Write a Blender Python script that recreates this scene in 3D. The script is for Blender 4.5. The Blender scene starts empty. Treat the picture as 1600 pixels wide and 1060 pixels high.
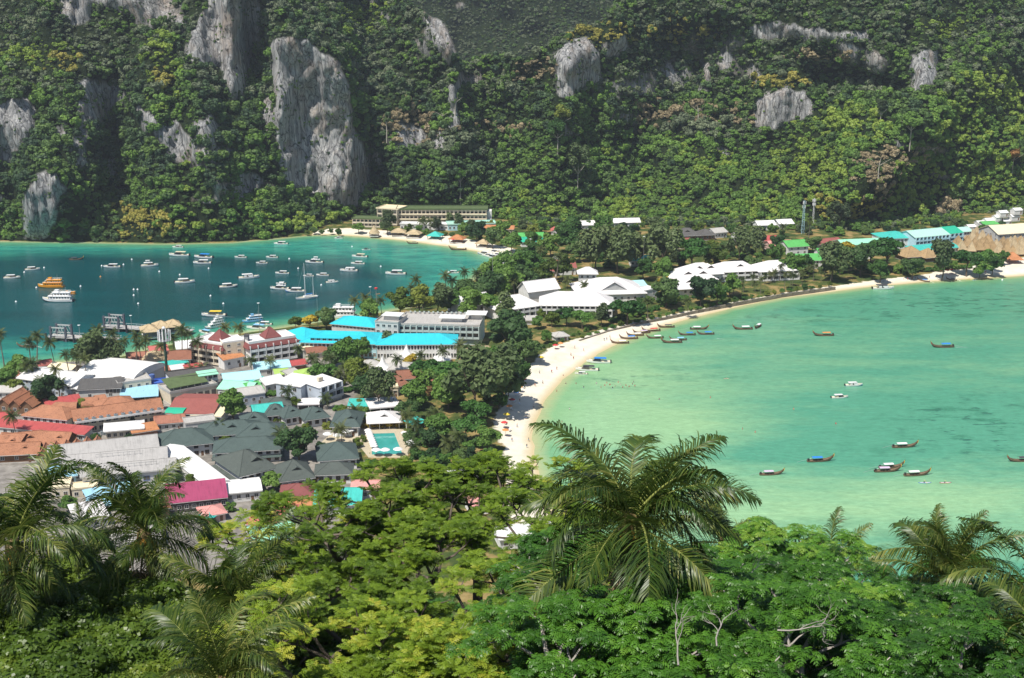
import bpy, math, random
import numpy as np
from mathutils import Vector, Matrix, Euler

rng = np.random.default_rng(7)
random.seed(7)
SC = bpy.context.scene
COL = SC.collection
R = math.radians

# ------------------------------------------------------------------ camera
H = 180.0
FPX = 2000.0                      # focal length in pixels of a 1600 px wide frame
PITCH = math.atan(550 / FPX)      # camera looks down from the viewpoint
cam_data = bpy.data.cameras.new('camera')
cam_data.sensor_width = 36
cam_data.lens = 36 * FPX / 1600
cam_data.clip_start = 0.5
cam_data.clip_end = 9000
cam = bpy.data.objects.new('camera', cam_data)
COL.objects.link(cam)
cam.location = (0, 0, H)
cam.rotation_euler = (math.pi / 2 - PITCH, 0, 0)
SC.camera = cam

# ------------------------------------------------------------------ sky, sun, exposure
SUN_EL, SUN_AZ = R(60), R(-140)   # azimuth from +Y (view direction), negative = left
world = bpy.data.worlds.new('World')
SC.world = world
world.use_nodes = True
wn = world.node_tree
bg = wn.nodes['Background']
sky = wn.nodes.new('ShaderNodeTexSky')
sky.sky_type = 'NISHITA'
sky.sun_disc = False
sky.sun_elevation = SUN_EL
sky.sun_rotation = SUN_AZ
sky.air_density = 1.0
sky.dust_density = 0.6
wn.links.new(sky.outputs[0], bg.inputs[0])
bg.inputs[1].default_value = 0.092
sun_d = bpy.data.lights.new('sun', 'SUN')
sun_d.energy = 5.0
sun_d.angle = R(0.53)
sun_d.color = (1.0, 0.95, 0.86)
sun = bpy.data.objects.new('sun', sun_d)
COL.objects.link(sun)
sdir = Vector((math.sin(SUN_AZ) * math.cos(SUN_EL), math.cos(SUN_AZ) * math.cos(SUN_EL), math.sin(SUN_EL)))
sun.rotation_euler = (-sdir).to_track_quat('-Z', 'Y').to_euler()
sun.location = sdir * 500
SC.view_settings.view_transform = 'Standard'
SC.view_settings.look = 'None'
SC.view_settings.gamma = 1
SC.view_settings.exposure = 0.2
SC.view_settings.use_curve_mapping = False
SC.cycles.max_bounces = 5
SC.cycles.diffuse_bounces = 2
SC.cycles.glossy_bounces = 2
SC.cycles.transmission_bounces = 3
SC.cycles.transparent_max_bounces = 6
SC.cycles.volume_bounces = 0
SC.cycles.use_denoising = True

# ------------------------------------------------------------------ pixel <-> world
CP, SP = math.cos(PITCH), math.sin(PITCH)
def ray(px, py):
    x = (px - 800) / FPX; v = -(py - 530) / FPX
    return np.array([x, CP + v * SP, -SP + v * CP])
def at(px, py, z=0.0):
    """point of height z seen at photo pixel (px,py)"""
    d = ray(px, py); t = (z - H) / d[2]
    return Vector((d[0] * t, d[1] * t, z))
def atd(px, py, dist):
    d = ray(px, py); t = dist / d[1]
    return Vector((d[0] * t, d[1] * t, H + d[2] * t))
def proj(X, Y, Z):
    """numpy: world -> photo pixel"""
    dz = Z - H
    depth = Y * CP - dz * SP
    up = Y * SP + dz * CP
    depth = np.where(np.abs(depth) < 1e-3, 1e-3, depth)
    return 800 + FPX * X / depth, 530 - FPX * up / depth

# ------------------------------------------------------------------ numpy noise
_perm = np.random.default_rng(3).random((256, 256))
def vnoise(x, y):
    x = np.asarray(x, float); y = np.asarray(y, float)
    xi = np.floor(x).astype(int); yi = np.floor(y).astype(int)
    fx = x - xi; fy = y - yi
    fx = fx * fx * (3 - 2 * fx); fy = fy * fy * (3 - 2 * fy)
    a = _perm[xi % 256, yi % 256]; b = _perm[(xi + 1) % 256, yi % 256]
    c = _perm[xi % 256, (yi + 1) % 256]; d = _perm[(xi + 1) % 256, (yi + 1) % 256]
    return (a * (1 - fx) + b * fx) * (1 - fy) + (c * (1 - fx) + d * fx) * fy
def fbm(x, y, o=4):
    s = 0; a = 0.5; t = 0
    for i in range(o):
        s = s + a * vnoise(x * 2 ** i + 17 * i, y * 2 ** i + 31 * i); t += a; a *= 0.5
    return s / t * 2 - 1            # about -1..1
def sdist(P, poly):
    """signed distance of points (n,2) to polygon, positive inside"""
    P = np.asarray(P, float); poly = np.asarray(poly, float)
    d = np.full(len(P), 1e18); ins = np.zeros(len(P), bool)
    n = len(poly)
    for i in range(n):
        a = poly[i]; b = poly[(i + 1) % n]; ab = b - a
        t = np.clip(((P - a) @ ab) / max(ab @ ab, 1e-9), 0, 1)
        q = a + t[:, None] * ab
        d = np.minimum(d, ((P - q) ** 2).sum(1))
        c = (a[1] > P[:, 1]) != (b[1] > P[:, 1])
        with np.errstate(divide='ignore', invalid='ignore'):
            xx = (b[0] - a[0]) * (P[:, 1] - a[1]) / (b[1] - a[1]) + a[0]
        ins ^= c & (P[:, 0] < xx)
    d = np.sqrt(d)
    return np.where(ins, d, -d)

# ------------------------------------------------------------------ mesh helpers
def mesh_np(name, V, F, mat=None, smooth=False, uv=None):
    """V (n,3), F (m,k) all faces of k corners -> mesh"""
    V = np.ascontiguousarray(V, np.float32); F = np.ascontiguousarray(F, np.int32)
    me = bpy.data.meshes.new(name)
    me.vertices.add(len(V)); me.vertices.foreach_set('co', V.ravel())
    k = F.shape[1]
    me.loops.add(F.size); me.loops.foreach_set('vertex_index', F.ravel())
    me.polygons.add(len(F))
    me.polygons.foreach_set('loop_start', np.arange(len(F), dtype=np.int32) * k)
    if smooth: me.polygons.foreach_set('use_smooth', np.ones(len(F), bool))
    me.update(calc_edges=True)
    if mat is not None: me.materials.append(mat)
    return me
def attr(me, name, vals, domain='POINT'):
    a = me.attributes.new(name, 'FLOAT', domain)
    a.data.foreach_set('value', np.ascontiguousarray(vals, np.float32))
def grid_faces(nu, nv):
    i, j = np.meshgrid(np.arange(nu - 1), np.arange(nv - 1), indexing='ij')
    a = (i * nv + j).ravel()
    return np.stack([a, a + nv, a + nv + 1, a + 1], 1)

class MB:
    """collects polygons for one mesh; several materials"""
    def __init__(s): s.v = []; s.f = []; s.m = []
    def face(s, pts, m=0):
        b = len(s.v); s.v += [tuple(p) for p in pts]; s.f.append(tuple(range(b, b + len(pts)))); s.m.append(m); return s
    def box(s, x0, x1, y0, y1, z0, z1, m=0, skip=''):
        b = len(s.v)
        s.v += [(x0, y0, z0), (x1, y0, z0), (x1, y1, z0), (x0, y1, z0), (x0, y0, z1), (x1, y0, z1), (x1, y1, z1), (x0, y1, z1)]
        for k, q in (('b', (0, 3, 2, 1)), ('t', (4, 5, 6, 7)), ('f', (0, 1, 5, 4)), ('r', (1, 2, 6, 5)), ('k', (2, 3, 7, 6)), ('l', (3, 0, 4, 7))):
            if k not in skip: s.f.append(tuple(b + i for i in q)); s.m.append(m)
        return s
    def tube(s, pts, rad, n=6, m=0, cap=True):
        pts = [Vector(p) for p in pts]
        if not hasattr(rad, '__len__'): rad = [rad] * len(pts)
        b = len(s.v); up = Vector((0, 0, 1)); prev = None
        for i, p in enumerate(pts):
            t = (pts[min(i + 1, len(pts) - 1)] - pts[max(i - 1, 0)]).normalized()
            if prev is None:
                a = t.cross(up)
                if a.length < 1e-3: a = t.cross(Vector((1, 0, 0)))
            else:
                a = prev - t * prev.dot(t)
                if a.length < 1e-4: a = t.cross(up)
            a.normalize(); prev = a; c = t.cross(a)
            for k in range(n):
                th = 2 * math.pi * k / n
                s.v.append(tuple(p + (a * math.cos(th) + c * math.sin(th)) * rad[i]))
        for i in range(len(pts) - 1):
            for k in range(n):
                k2 = (k + 1) % n
                s.f.append((b + i * n + k, b + i * n + k2, b + (i + 1) * n + k2, b + (i + 1) * n + k)); s.m.append(m)
        if cap:
            s.f.append(tuple(b + k for k in reversed(range(n)))); s.m.append(m)
            e = b + (len(pts) - 1) * n
            s.f.append(tuple(e + k for k in range(n))); s.m.append(m)
        return s
    def lathe(s, prof, n=12, m=0, c=(0, 0), a0=0.0):
        """prof = [(r,z)...] bottom to top"""
        b = len(s.v)
        for r, z in prof:
            for k in range(n):
                th = 2 * math.pi * k / n + a0
                s.v.append((c[0] + r * math.cos(th), c[1] + r * math.sin(th), z))
        for i in range(len(prof) - 1):
            for k in range(n):
                k2 = (k + 1) % n
                s.f.append((b + i * n + k, b + i * n + k2, b + (i + 1) * n + k2, b + (i + 1) * n + k)); s.m.append(m)
        return s
    def slab(s, pts, th, m=0):
        """a flat or bent polygon given thickness th downwards"""
        n = len(pts); b = len(s.v)
        s.v += [tuple(p) for p in pts] + [(p[0], p[1], p[2] - th) for p in pts]
        s.f.append(tuple(b + i for i in range(n))); s.m.append(m)
        s.f.append(tuple(b + n + i for i in reversed(range(n)))); s.m.append(m)
        for i in range(n):
            j = (i + 1) % n
            s.f.append((b + i, b + n + i, b + n + j, b + j)); s.m.append(m)
        return s
    def mesh(s, name, mats, smooth=False):
        me = bpy.data.meshes.new(name)
        me.from_pydata(s.v, [], s.f)
        if not isinstance(mats, (list, tuple)): mats = [mats]
        for m in mats: me.materials.append(m)
        me.polygons.foreach_set('material_index', s.m)
        if smooth: me.polygons.foreach_set('use_smooth', [True] * len(s.f))
        me.update()
        return me
    def build(s, name, mats, parent=None, smooth=False):
        return obj(name, s.mesh(name, mats, smooth), parent)

def obj(name, me, parent=None, loc=None, rz=None, kind=None):
    o = bpy.data.objects.new(name, me); COL.objects.link(o)
    if parent is not None: o.parent = parent
    if loc is not None: o.location = loc
    if rz is not None: o.rotation_euler = (0, 0, rz)
    if kind: o['kind'] = kind
    return o
def tag(o, label, cat, group=None):
    o['label'] = label; o['category'] = cat
    if group: o['group'] = group
    return o
def thing(name, label, cat, loc=(0, 0, 0), rz=0.0, group=None):
    o = bpy.data.objects.new(name, None); COL.objects.link(o)
    o.location = loc; o.rotation_euler = (0, 0, rz)
    o.empty_display_size = 0.2
    return tag(o, label, cat, group)
def copy_tree(o, parent=None):
    c = o.copy(); COL.objects.link(c); c.parent = parent
    for ch in list(o.children): copy_tree(ch, c)
    return c

# ------------------------------------------------------------------ materials
MATS = {}
def newmat(name):
    m = bpy.data.materials.new(name); m.use_nodes = True
    n = m.node_tree.nodes; n.clear()
    out = n.new('ShaderNodeOutputMaterial')
    return m, n, m.node_tree.links, out
def N(nodes, t, **kw):
    x = nodes.new(t)
    for k, v in kw.items(): setattr(x, k, v)
    return x
def ramp(nodes, stops, interp='LINEAR'):
    r = nodes.new('ShaderNodeValToRGB'); r.color_ramp.interpolation = interp
    el = r.color_ramp.elements
    while len(el) < len(stops): el.new(0.5)
    for e, (p, c) in zip(el, stops):
        e.position = p; e.color = (c[0], c[1], c[2], 1) if hasattr(c, '__len__') else (c, c, c, 1)
    return r
def paint(name, col, rough=0.6, var=0.12, scale=0.6, metal=0.0, spec=0.3, bump=0.0, bscale=3.0, obvar=0.0):
    """weathered plain surface: base colour with blotchy wear"""
    if name in MATS: return MATS[name]
    m, n, l, out = newmat(name)
    p = N(n, 'ShaderNodeBsdfPrincipled'); l.new(p.outputs[0], out.inputs[0])
    tc = N(n, 'ShaderNodeTexCoord')
    no = N(n, 'ShaderNodeTexNoise'); no.inputs['Scale'].default_value = scale; no.inputs['Detail'].default_value = 6; no.inputs['Roughness'].default_value = 0.65
    l.new(tc.outputs['Object'], no.inputs['Vector'])
    r = ramp(n, [(0.3, tuple(c * (1 - 1.6 * var) for c in col)), (0.5, col), (0.75, tuple(min(c * (1 + var), 0.9) for c in col))])
    l.new(no.outputs['Fac'], r.inputs[0])
    src = r.outputs[0]
    if obvar:
        oi = N(n, 'ShaderNodeObjectInfo'); mp = N(n, 'ShaderNodeMapRange')
        mp.inputs[3].default_value = 1 - obvar; mp.inputs[4].default_value = 1 + obvar
        l.new(oi.outputs['Random'], mp.inputs[0])
        mx = N(n, 'ShaderNodeMix', data_type='RGBA', blend_type='MULTIPLY'); mx.inputs[0].default_value = 1
        l.new(src, mx.inputs[6]); l.new(mp.outputs[0], mx.inputs[7]); src = mx.outputs[2]
    l.new(src, p.inputs['Base Color'])
    p.inputs['Roughness'].default_value = rough; p.inputs['Metallic'].default_value = metal
    p.inputs['Specular IOR Level'].default_value = spec
    if bump:
        b = N(n, 'ShaderNodeBump'); b.inputs['Strength'].default_value = bump; b.inputs['Distance'].default_value = 0.05
        n2 = N(n, 'ShaderNodeTexNoise'); n2.inputs['Scale'].default_value = bscale
        l.new(tc.outputs['Object'], n2.inputs['Vector']); l.new(n2.outputs['Fac'], b.inputs['Height']); l.new(b.outputs[0], p.inputs['Normal'])
    MATS[name] = m
    return m
def roofing(name, col, style='tile', var=0.15):
    """pitched roofing: sheet ribs or tile courses run with the roof's local axes (x along the ridge)"""
    if name in MATS: return MATS[name]
    m, n, l, out = newmat(name)
    p = N(n, 'ShaderNodeBsdfPrincipled'); l.new(p.outputs[0], out.inputs[0])
    tc = N(n, 'ShaderNodeTexCoord')
    no = N(n, 'ShaderNodeTexNoise'); no.inputs['Scale'].default_value = 0.35; no.inputs['Detail'].default_value = 8; no.inputs['Roughness'].default_value = 0.7
    l.new(tc.outputs['Object'], no.inputs['Vector'])
    st = N(n, 'ShaderNodeMapping'); st.inputs['Scale'].default_value = (2.2, 0.12, 0.12) if style == 'sheet' else (0.9, 0.9, 1.6)
    l.new(tc.outputs['Object'], st.inputs[0])
    n2 = N(n, 'ShaderNodeTexNoise'); n2.inputs['Scale'].default_value = 1.0 if style == 'sheet' else 2.2; n2.inputs['Detail'].default_value = 4
    l.new(st.outputs[0], n2.inputs['Vector'])
    ad = N(n, 'ShaderNodeMath', operation='ADD'); l.new(no.outputs['Fac'], ad.inputs[0]); l.new(n2.outputs['Fac'], ad.inputs[1])
    hf = N(n, 'ShaderNodeMath', operation='MULTIPLY'); hf.inputs[1].default_value = 0.5; l.new(ad.outputs[0], hf.inputs[0])
    r = ramp(n, [(0.33, tuple(c * (1 - 1.9 * var) for c in col)), (0.48, col), (0.66, tuple(min(c * (1 + var), 0.88) for c in col))])
    l.new(hf.outputs[0], r.inputs[0]); l.new(r.outputs[0], p.inputs['Base Color'])
    p.inputs['Roughness'].default_value = 0.55 if style == 'sheet' else 0.8
    p.inputs['Specular IOR Level'].default_value = 0.25
    wv = N(n, 'ShaderNodeTexWave'); wv.bands_direction = 'X' if style == 'sheet' else 'Z'
    wv.inputs['Scale'].default_value = 0.9 if style == 'sheet' else 1.4; wv.inputs['Distortion'].default_value = 0.3
    l.new(tc.outputs['Object'], wv.inputs['Vector'])
    b = N(n, 'ShaderNodeBump'); b.inputs['Strength'].default_value = 0.35; b.inputs['Distance'].default_value = 0.06
    l.new(wv.outputs['Fac'], b.inputs['Height']); l.new(b.outputs[0], p.inputs['Normal'])
    MATS[name] = m
    return m
def leafmat(name, stops, transl=0.3, rough=0.55, inst=False, nscale=0.25, spec=0.25, tintamt=0.55, lrw=0.2):
    """foliage: colour by plant (or by instance tint) and by clump, some light passes through"""
    if name in MATS: return MATS[name]
    m, n, l, out = newmat(name)
    p = N(n, 'ShaderNodeBsdfPrincipled'); p.inputs['Roughness'].default_value = rough
    p.inputs['Specular IOR Level'].default_value = spec
    tr = N(n, 'ShaderNodeBsdfTranslucent'); mx = N(n, 'ShaderNodeMixShader'); mx.inputs[0].default_value = transl
    l.new(p.outputs[0], mx.inputs[1]); l.new(tr.outputs[0], mx.inputs[2]); l.new(mx.outputs[0], out.inputs[0])
    tc = N(n, 'ShaderNodeTexCoord')
    no = N(n, 'ShaderNodeTexNoise'); no.inputs['Scale'].default_value = nscale * 4; no.inputs['Detail'].default_value = 3
    l.new(tc.outputs['Object'], no.inputs['Vector'])
    at_ = N(n, 'ShaderNodeAttribute', attribute_name='leafrand')
    if inst:
        src = N(n, 'ShaderNodeAttribute', attribute_name='tint'); src.attribute_type = 'INSTANCER'; s0 = src.outputs['Fac']
    else:
        src = N(n, 'ShaderNodeObjectInfo'); s0 = src.outputs['Random']
    a = N(n, 'ShaderNodeMath', operation='MULTIPLY_ADD'); a.inputs[1].default_value = tintamt; a.inputs[2].default_value = (1 - tintamt) / 2 - 0.1 - lrw / 2
    l.new(s0, a.inputs[0])
    b = N(n, 'ShaderNodeMath', operation='MULTIPLY_ADD'); b.inputs[1].default_value = 0.2
    l.new(no.outputs['Fac'], b.inputs[0]); l.new(a.outputs[0], b.inputs[2])
    c = N(n, 'ShaderNodeMath', operation='MULTIPLY_ADD'); c.inputs[1].default_value = lrw
    l.new(at_.outputs['Fac'], c.inputs[0]); l.new(b.outputs[0], c.inputs[2])
    r = ramp(n, stops); l.new(c.outputs[0], r.inputs[0])
    l.new(r.outputs[0], p.inputs['Base Color']); l.new(r.outputs[0], tr.inputs['Color'])
    MATS[name] = m
    return m
# ================================================================== THE SETTING
LBAY = [(-500, 380), (-300, 378), (0, 377), (150, 379), (260, 381), (360, 379), (430, 373), (480, 368), (520, 367), (580, 371), (640, 377), (700, 385), (745, 393), (775, 402), (800, 409), (806, 414),
        (785, 420), (757, 427), (735, 441), (715, 456), (700, 468), (660, 478), (620, 485), (570, 493), (500, 504), (440, 513), (380, 521), (330, 530), (290, 535), (235, 545), (200, 556), (160, 563), (100, 566), (60, 571), (0, 580), (-300, 600), (-600, 620)]
RBAY = [(870, 830), (845, 760), (835, 715), (832, 685), (838, 655), (852, 625), (880, 592), (910, 568), (935, 552), (965, 538), (1000, 523), (1030, 512), (1070, 501), (1100, 493), (1150, 480), (1220, 466), (1300, 456), (1370, 447), (1440, 441),
        (1520, 436), (1600, 431), (1700, 424), (1900, 412), (2500, 380), (2900, 700), (2600, 1300), (1500, 1060), (1150, 960), (950, 900)]
RSAND = [(790, 860), (796, 735), (772, 668), (785, 630), (815, 590), (838, 565), (860, 548), (905, 533), (950, 518), (1000, 505), (1040, 497), (1090, 486), (1150, 474), (1220, 461), (1300, 450), (1370, 440), (1440, 434),
         (1480, 425), (1520, 420), (1560, 411), (1600, 406), (1700, 398), (1900, 390), (1900, 440), (1600, 460), (1300, 490), (1050, 560), (960, 620), (930, 700), (960, 860)]
LSAND = [(495, 363), (540, 360), (590, 363), (650, 368), (700, 372), (745, 380), (795, 391), (824, 399), (826, 412), (790, 425), (740, 410), (640, 392), (520, 378), (480, 372)]
def wpoly(pp): return np.array([at(x, y)[:2] for x, y in pp])
WL, WR, WRS, WLS = wpoly(LBAY), wpoly(RBAY), wpoly(RSAND), wpoly(LSAND)

def hill_z(X, Y):
    """the hillside that drops away under the viewpoint"""
    X = np.asarray(X, float); Y = np.asarray(Y, float)
    z = np.where(Y < 50, 171 - 0.40 * Y, 151 - 0.60 * (Y - 50))
    z = z + 1.5 * fbm(X / 25, Y / 25, 3) - 0.0006 * (X - 5) ** 2 + 5.6 * np.exp(-((X + 22) / 18) ** 2 - ((Y - 54) / 15) ** 2)
    return z
def water_d(P):
    return np.maximum(sdist(P, WL), sdist(P, WR))

# ---- ground sheet: flat sandbar town, beaches dipping into the water, out to the horizon
gx = np.concatenate([np.linspace(-2500, -760, 12), np.arange(-720, 900, 4.0), np.linspace(940, 2500, 12)])
gy = np.concatenate([np.linspace(-300, 250, 8), np.arange(270, 1120, 4.0), np.linspace(1140, 3500, 14)])
GX, GY = np.meshgrid(gx, gy, indexing='ij')
P = np.stack([GX.ravel(), GY.ravel()], 1)
wd = water_d(P)
gz = np.where(wd > 0, np.maximum(-0.09 * wd, -6), np.minimum(-wd * 0.11, 1.7)) + 0.12 * fbm(P[:, 0] / 14, P[:, 1] / 14, 3)
V = np.column_stack([P, gz])
sandd = np.maximum(sdist(P, WRS), sdist(P, WLS))
PXg, PYg = proj(P[:, 0], P[:, 1], gz)
paved = ((PXg < 560) & (PYg > 560) & (PYg < 900)).astype(float)
def mat_ground():
    m, n, l, out = newmat('ground_soil')
    p = N(n, 'ShaderNodeBsdfPrincipled'); l.new(p.outputs[0], out.inputs[0]); p.inputs['Roughness'].default_value = 0.9; p.inputs['Specular IOR Level'].default_value = 0.1
    tc = N(n, 'ShaderNodeTexCoord')
    def noise(sc, det=6):
        x = N(n, 'ShaderNodeTexNoise'); x.inputs['Scale'].default_value = sc; x.inputs['Detail'].default_value = det; x.inputs['Roughness'].default_value = 0.65
        l.new(tc.outputs['Object'], x.inputs['Vector']); return x.outputs['Fac']
    gr = ramp(n, [(0.36, (0.035, 0.065, 0.018)), (0.5, (0.09, 0.11, 0.03)), (0.58, (0.26, 0.19, 0.075)), (0.72, (0.36, 0.27, 0.12))]); l.new(noise(0.09), gr.inputs[0])
    pv = ramp(n, [(0.35, (0.16, 0.145, 0.13)), (0.55, (0.27, 0.25, 0.225)), (0.7, (0.36, 0.335, 0.3))]); l.new(noise(0.2), pv.inputs[0])
    ap = N(n, 'ShaderNodeAttribute', attribute_name='paved')
    m1 = N(n, 'ShaderNodeMix', data_type='RGBA'); l.new(ap.outputs['Fac'], m1.inputs[0]); l.new(gr.outputs[0], m1.inputs[6]); l.new(pv.outputs[0], m1.inputs[7])
    sa = ramp(n, [(0.3, (0.64, 0.57, 0.45)), (0.5, (0.74, 0.68, 0.56)), (0.7, (0.80, 0.75, 0.64))]); l.new(noise(0.12, 8), sa.inputs[0])
    # wet sand where the ground nears the water level
    ge = N(n, 'ShaderNodeSeparateXYZ'); l.new(tc.outputs['Object'], ge.inputs[0])
    we = N(n, 'ShaderNodeMapRange'); we.inputs[1].default_value = 0.05; we.inputs[2].default_value = 0.55; we.inputs[3].default_value = 1; we.inputs[4].default_value = 0
    l.new(ge.outputs['Z'], we.inputs[0])
    m2 = N(n, 'ShaderNodeMix', data_type='RGBA'); l.new(we.outputs[0], m2.inputs[0]); l.new(sa.outputs[0], m2.inputs[6]); m2.inputs[7].default_value = (0.56, 0.46, 0.27, 1)
    asd = N(n, 'ShaderNodeAttribute', attribute_name='sandd')
    ad = N(n, 'ShaderNodeMath', operation='MULTIPLY_ADD'); ad.inputs[1].default_value = 9; l.new(noise(0.16), ad.inputs[0]); ad.inputs[2].default_value = -4.5
    a2 = N(n, 'ShaderNodeMath', operation='ADD'); l.new(asd.outputs['Fac'], a2.inputs[0]); l.new(ad.outputs[0], a2.inputs[1])
    sm = N(n, 'ShaderNodeMapRange'); sm.inputs[1].default_value = -0.6; sm.inputs[2].default_value = 0.6; l.new(a2.outputs[0], sm.inputs[0])
    m3 = N(n, 'ShaderNodeMix', data_type='RGBA'); l.new(sm.outputs[0], m3.inputs[0]); l.new(m1.outputs[2], m3.inputs[6]); l.new(m2.outputs[2], m3.inputs[7])
    l.new(m3.outputs[2], p.inputs['Base Color'])
    b = N(n, 'ShaderNodeBump'); b.inputs['Strength'].default_value = 0.4; b.inputs['Distance'].default_value = 0.25
    l.new(noise(1.1), b.inputs['Height']); l.new(b.outputs[0], p.inputs['Normal'])
    return m
me = mesh_np('ground', V, grid_faces(len(gx), len(gy)), mat_ground(), True)
attr(me, 'sandd', sandd); attr(me, 'paved', paved)
obj('ground', me, kind='structure')

# ---- water
gx = np.concatenate([np.linspace(-900, -620, 8), np.arange(-600, 640, 5.0), np.linspace(660, 1400, 20)])
gy = np.concatenate([np.arange(300, 1010, 5.0)])
GX, GY = np.meshgrid(gx, gy, indexing='ij')
P = np.stack([GX.ravel(), GY.ravel()], 1)
PXw, PYw = proj(P[:, 0], P[:, 1], np.zeros(len(P)))
dl, dr = sdist(P, WL), sdist(P, WR)
DEEP = [(-600, 392), (0, 391), (200, 390), (330, 389), (440, 391), (510, 394), (570, 398), (630, 408), (680, 424), (690, 440), (660, 462), (600, 475), (540, 485), (470, 502), (400, 512), (320, 520), (200, 540), (100, 545), (0, 548), (-600, 560)]
deep = np.clip(sdist(P, wpoly(DEEP)) / 62 + 0.32 + 0.22 * fbm(P[:, 0] / 60, P[:, 1] / 40, 3), 0, 1)
left = (dl > dr).astype(float)
def blob(cx, cy, rx, ry, w): return w * np.exp(-(((PXw - cx) / rx) ** 2 + ((PYw - cy) / ry) ** 2))
shal = (blob(960, 640, 170, 70, 0.8) + blob(1060, 668, 170, 20, 0.55) + blob(1250, 800, 420, 55, 0.75) + blob(950, 560, 110, 40, 0.35) + blob(1000, 740, 120, 60, 0.4)
        + blob(1450, 770, 160, 30, 0.3) - blob(1480, 660, 190, 55, 0.35) - blob(1250, 700, 160, 26, 0.25) - blob(1450, 470, 260, 26, 0.4) + blob(1200, 560, 160, 50, 0.15))
weed = blob(1530, 665, 130, 50, 1.1) + blob(965, 598, 60, 12, 0.8) + blob(1500, 475, 230, 28, 0.9) + blob(1250, 495, 150, 16, 0.6) + blob(1300, 850, 150, 40, 0.5) + blob(1080, 585, 130, 14, 0.5) + blob(1280, 715, 170, 16, 0.55) + 0.12
def mat_water():
    m, n, l, out = newmat('sea_water')
    p = N(n, 'ShaderNodeBsdfPrincipled'); l.new(p.outputs[0], out.inputs[0])
    p.inputs['Roughness'].default_value = 0.16; p.inputs['IOR'].default_value = 1.33; p.inputs['Specular IOR Level'].default_value = 0.5
    tc = N(n, 'ShaderNodeTexCoord')
    def A(nm): return N(n, 'ShaderNodeAttribute', attribute_name=nm).outputs['Fac']
    def noise(scale, sc=1.0, det=5, rough=0.6):
        mp = N(n, 'ShaderNodeMapping'); mp.inputs['Scale'].default_value = scale; l.new(tc.outputs['Object'], mp.inputs[0])
        x = N(n, 'ShaderNodeTexNoise'); x.inputs['Scale'].default_value = sc; x.inputs['Detail'].default_value = det; x.inputs['Roughness'].default_value = rough
        l.new(mp.outputs[0], x.inputs['Vector']); return x.outputs['Fac']
    def mix(f, a, b):
        x = N(n, 'ShaderNodeMix', data_type='RGBA')
        for s, v in ((0, f), (6, a), (7, b)):
            if isinstance(v, tuple): x.inputs[s].default_value = (*v, 1)
            elif isinstance(v, float): x.inputs[s].default_value = v
            else: l.new(v, x.inputs[s])
        return x.outputs[2]
    def mr(v, a, b, c=0.0, d=1.0):
        x = N(n, 'ShaderNodeMapRange'); l.new(v, x.inputs[0])
        for i, q in enumerate((a, b, c, d)): x.inputs[i + 1].default_value = q
        return x.outputs[0]
    def mad(v, k, c):
        x = N(n, 'ShaderNodeMath', operation='MULTIPLY_ADD'); l.new(v, x.inputs[0]); x.inputs[1].default_value = k
        if isinstance(c, float): x.inputs[2].default_value = c
        else: l.new(c, x.inputs[2])
        return x.outputs[0]
    streak = noise((0.012, 0.034, 1), 1, 8, 0.68)
    fine = noise((0.05, 0.14, 1), 1, 5, 0.7)
    sh = mad(streak, 1.7, mad(fine, 0.45, mad(A('shal'), 1.15, -0.97)))
    right = mix(mr(sh, 0.0, 1.0), (0.092, 0.330, 0.212), (0.290, 0.505, 0.270))
    # weed patches and coral heads on the sandy floor
    wn_ = noise((0.045, 0.10, 1), 1, 6, 0.72)
    wf = N(n, 'ShaderNodeMath', operation='MULTIPLY'); l.new(mr(wn_, 0.50, 0.62), wf.inputs[0]); l.new(A('weed'), wf.inputs[1])
    right = mix(mad(wf.outputs[0], 0.6, 0.0), right, (0.022, 0.150, 0.085))
    w2 = noise((0.10, 0.20, 1), 1, 4, 0.6)
    w2f = N(n, 'ShaderNodeMath', operation='MULTIPLY'); l.new(mr(w2, 0.585, 0.63), w2f.inputs[0]); l.new(mr(A('weed'), 0.3, 0.9), w2f.inputs[1])
    right = mix(mad(w2f.outputs[0], 0.6, 0.0), right, (0.02, 0.10, 0.075))
    leftc = mix(mr(fine, 0.35, 0.65), (0.012, 0.20, 0.175), (0.05, 0.36, 0.26))
    leftc = mix(mr(noise((0.02, 0.09, 1), 1, 5, 0.7), 0.5, 0.7, 0, 0.6), leftc, (0.015, 0.13, 0.13))
    chop = noise((0.3, 0.55, 1), 1, 4, 0.75)
    dcol = mix(mr(chop, 0.3, 0.72), (0.0012, 0.034, 0.043), (0.006, 0.092, 0.104))
    dcol = mix(mr(noise((0.004, 0.02, 1), 1, 3), 0.45, 0.65, 0, 0.5), dcol, (0.005, 0.108, 0.120))
    leftc = mix(mr(A('deep'), 0.22, 0.85), leftc, dcol)
    rip = noise((0.22, 0.5, 1), 1, 5, 0.75)
    dk = N(n, 'ShaderNodeMix', data_type='RGBA', blend_type='MULTIPLY'); dk.inputs[0].default_value = 1; l.new(right, dk.inputs[6]); l.new(mr(rip, 0.3, 0.7, 0.80, 1.14), dk.inputs[7]); right = dk.outputs[2]  # light and dark of the ripples painted into the right bay's colour
    c = mix(A('left'), right, leftc)
    sd = mad(fine, 7.0, mad(A('wdist'), 1.0, -3.5))
    c = mix(mr(sd, 0.0, 22.0, 0.65, 0.0), c, (0.20, 0.42, 0.16))
    c = mix(mr(sd, -1.0, 7.0, 0.9, 0.0), c, (0.50, 0.47, 0.24))
    l.new(c, p.inputs['Base Color'])
    # ripples
    r1 = noise((0.35, 0.9, 1), 1, 4, 0.65); r2 = noise((1.3, 2.2, 1), 1, 2, 0.5)
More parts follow.
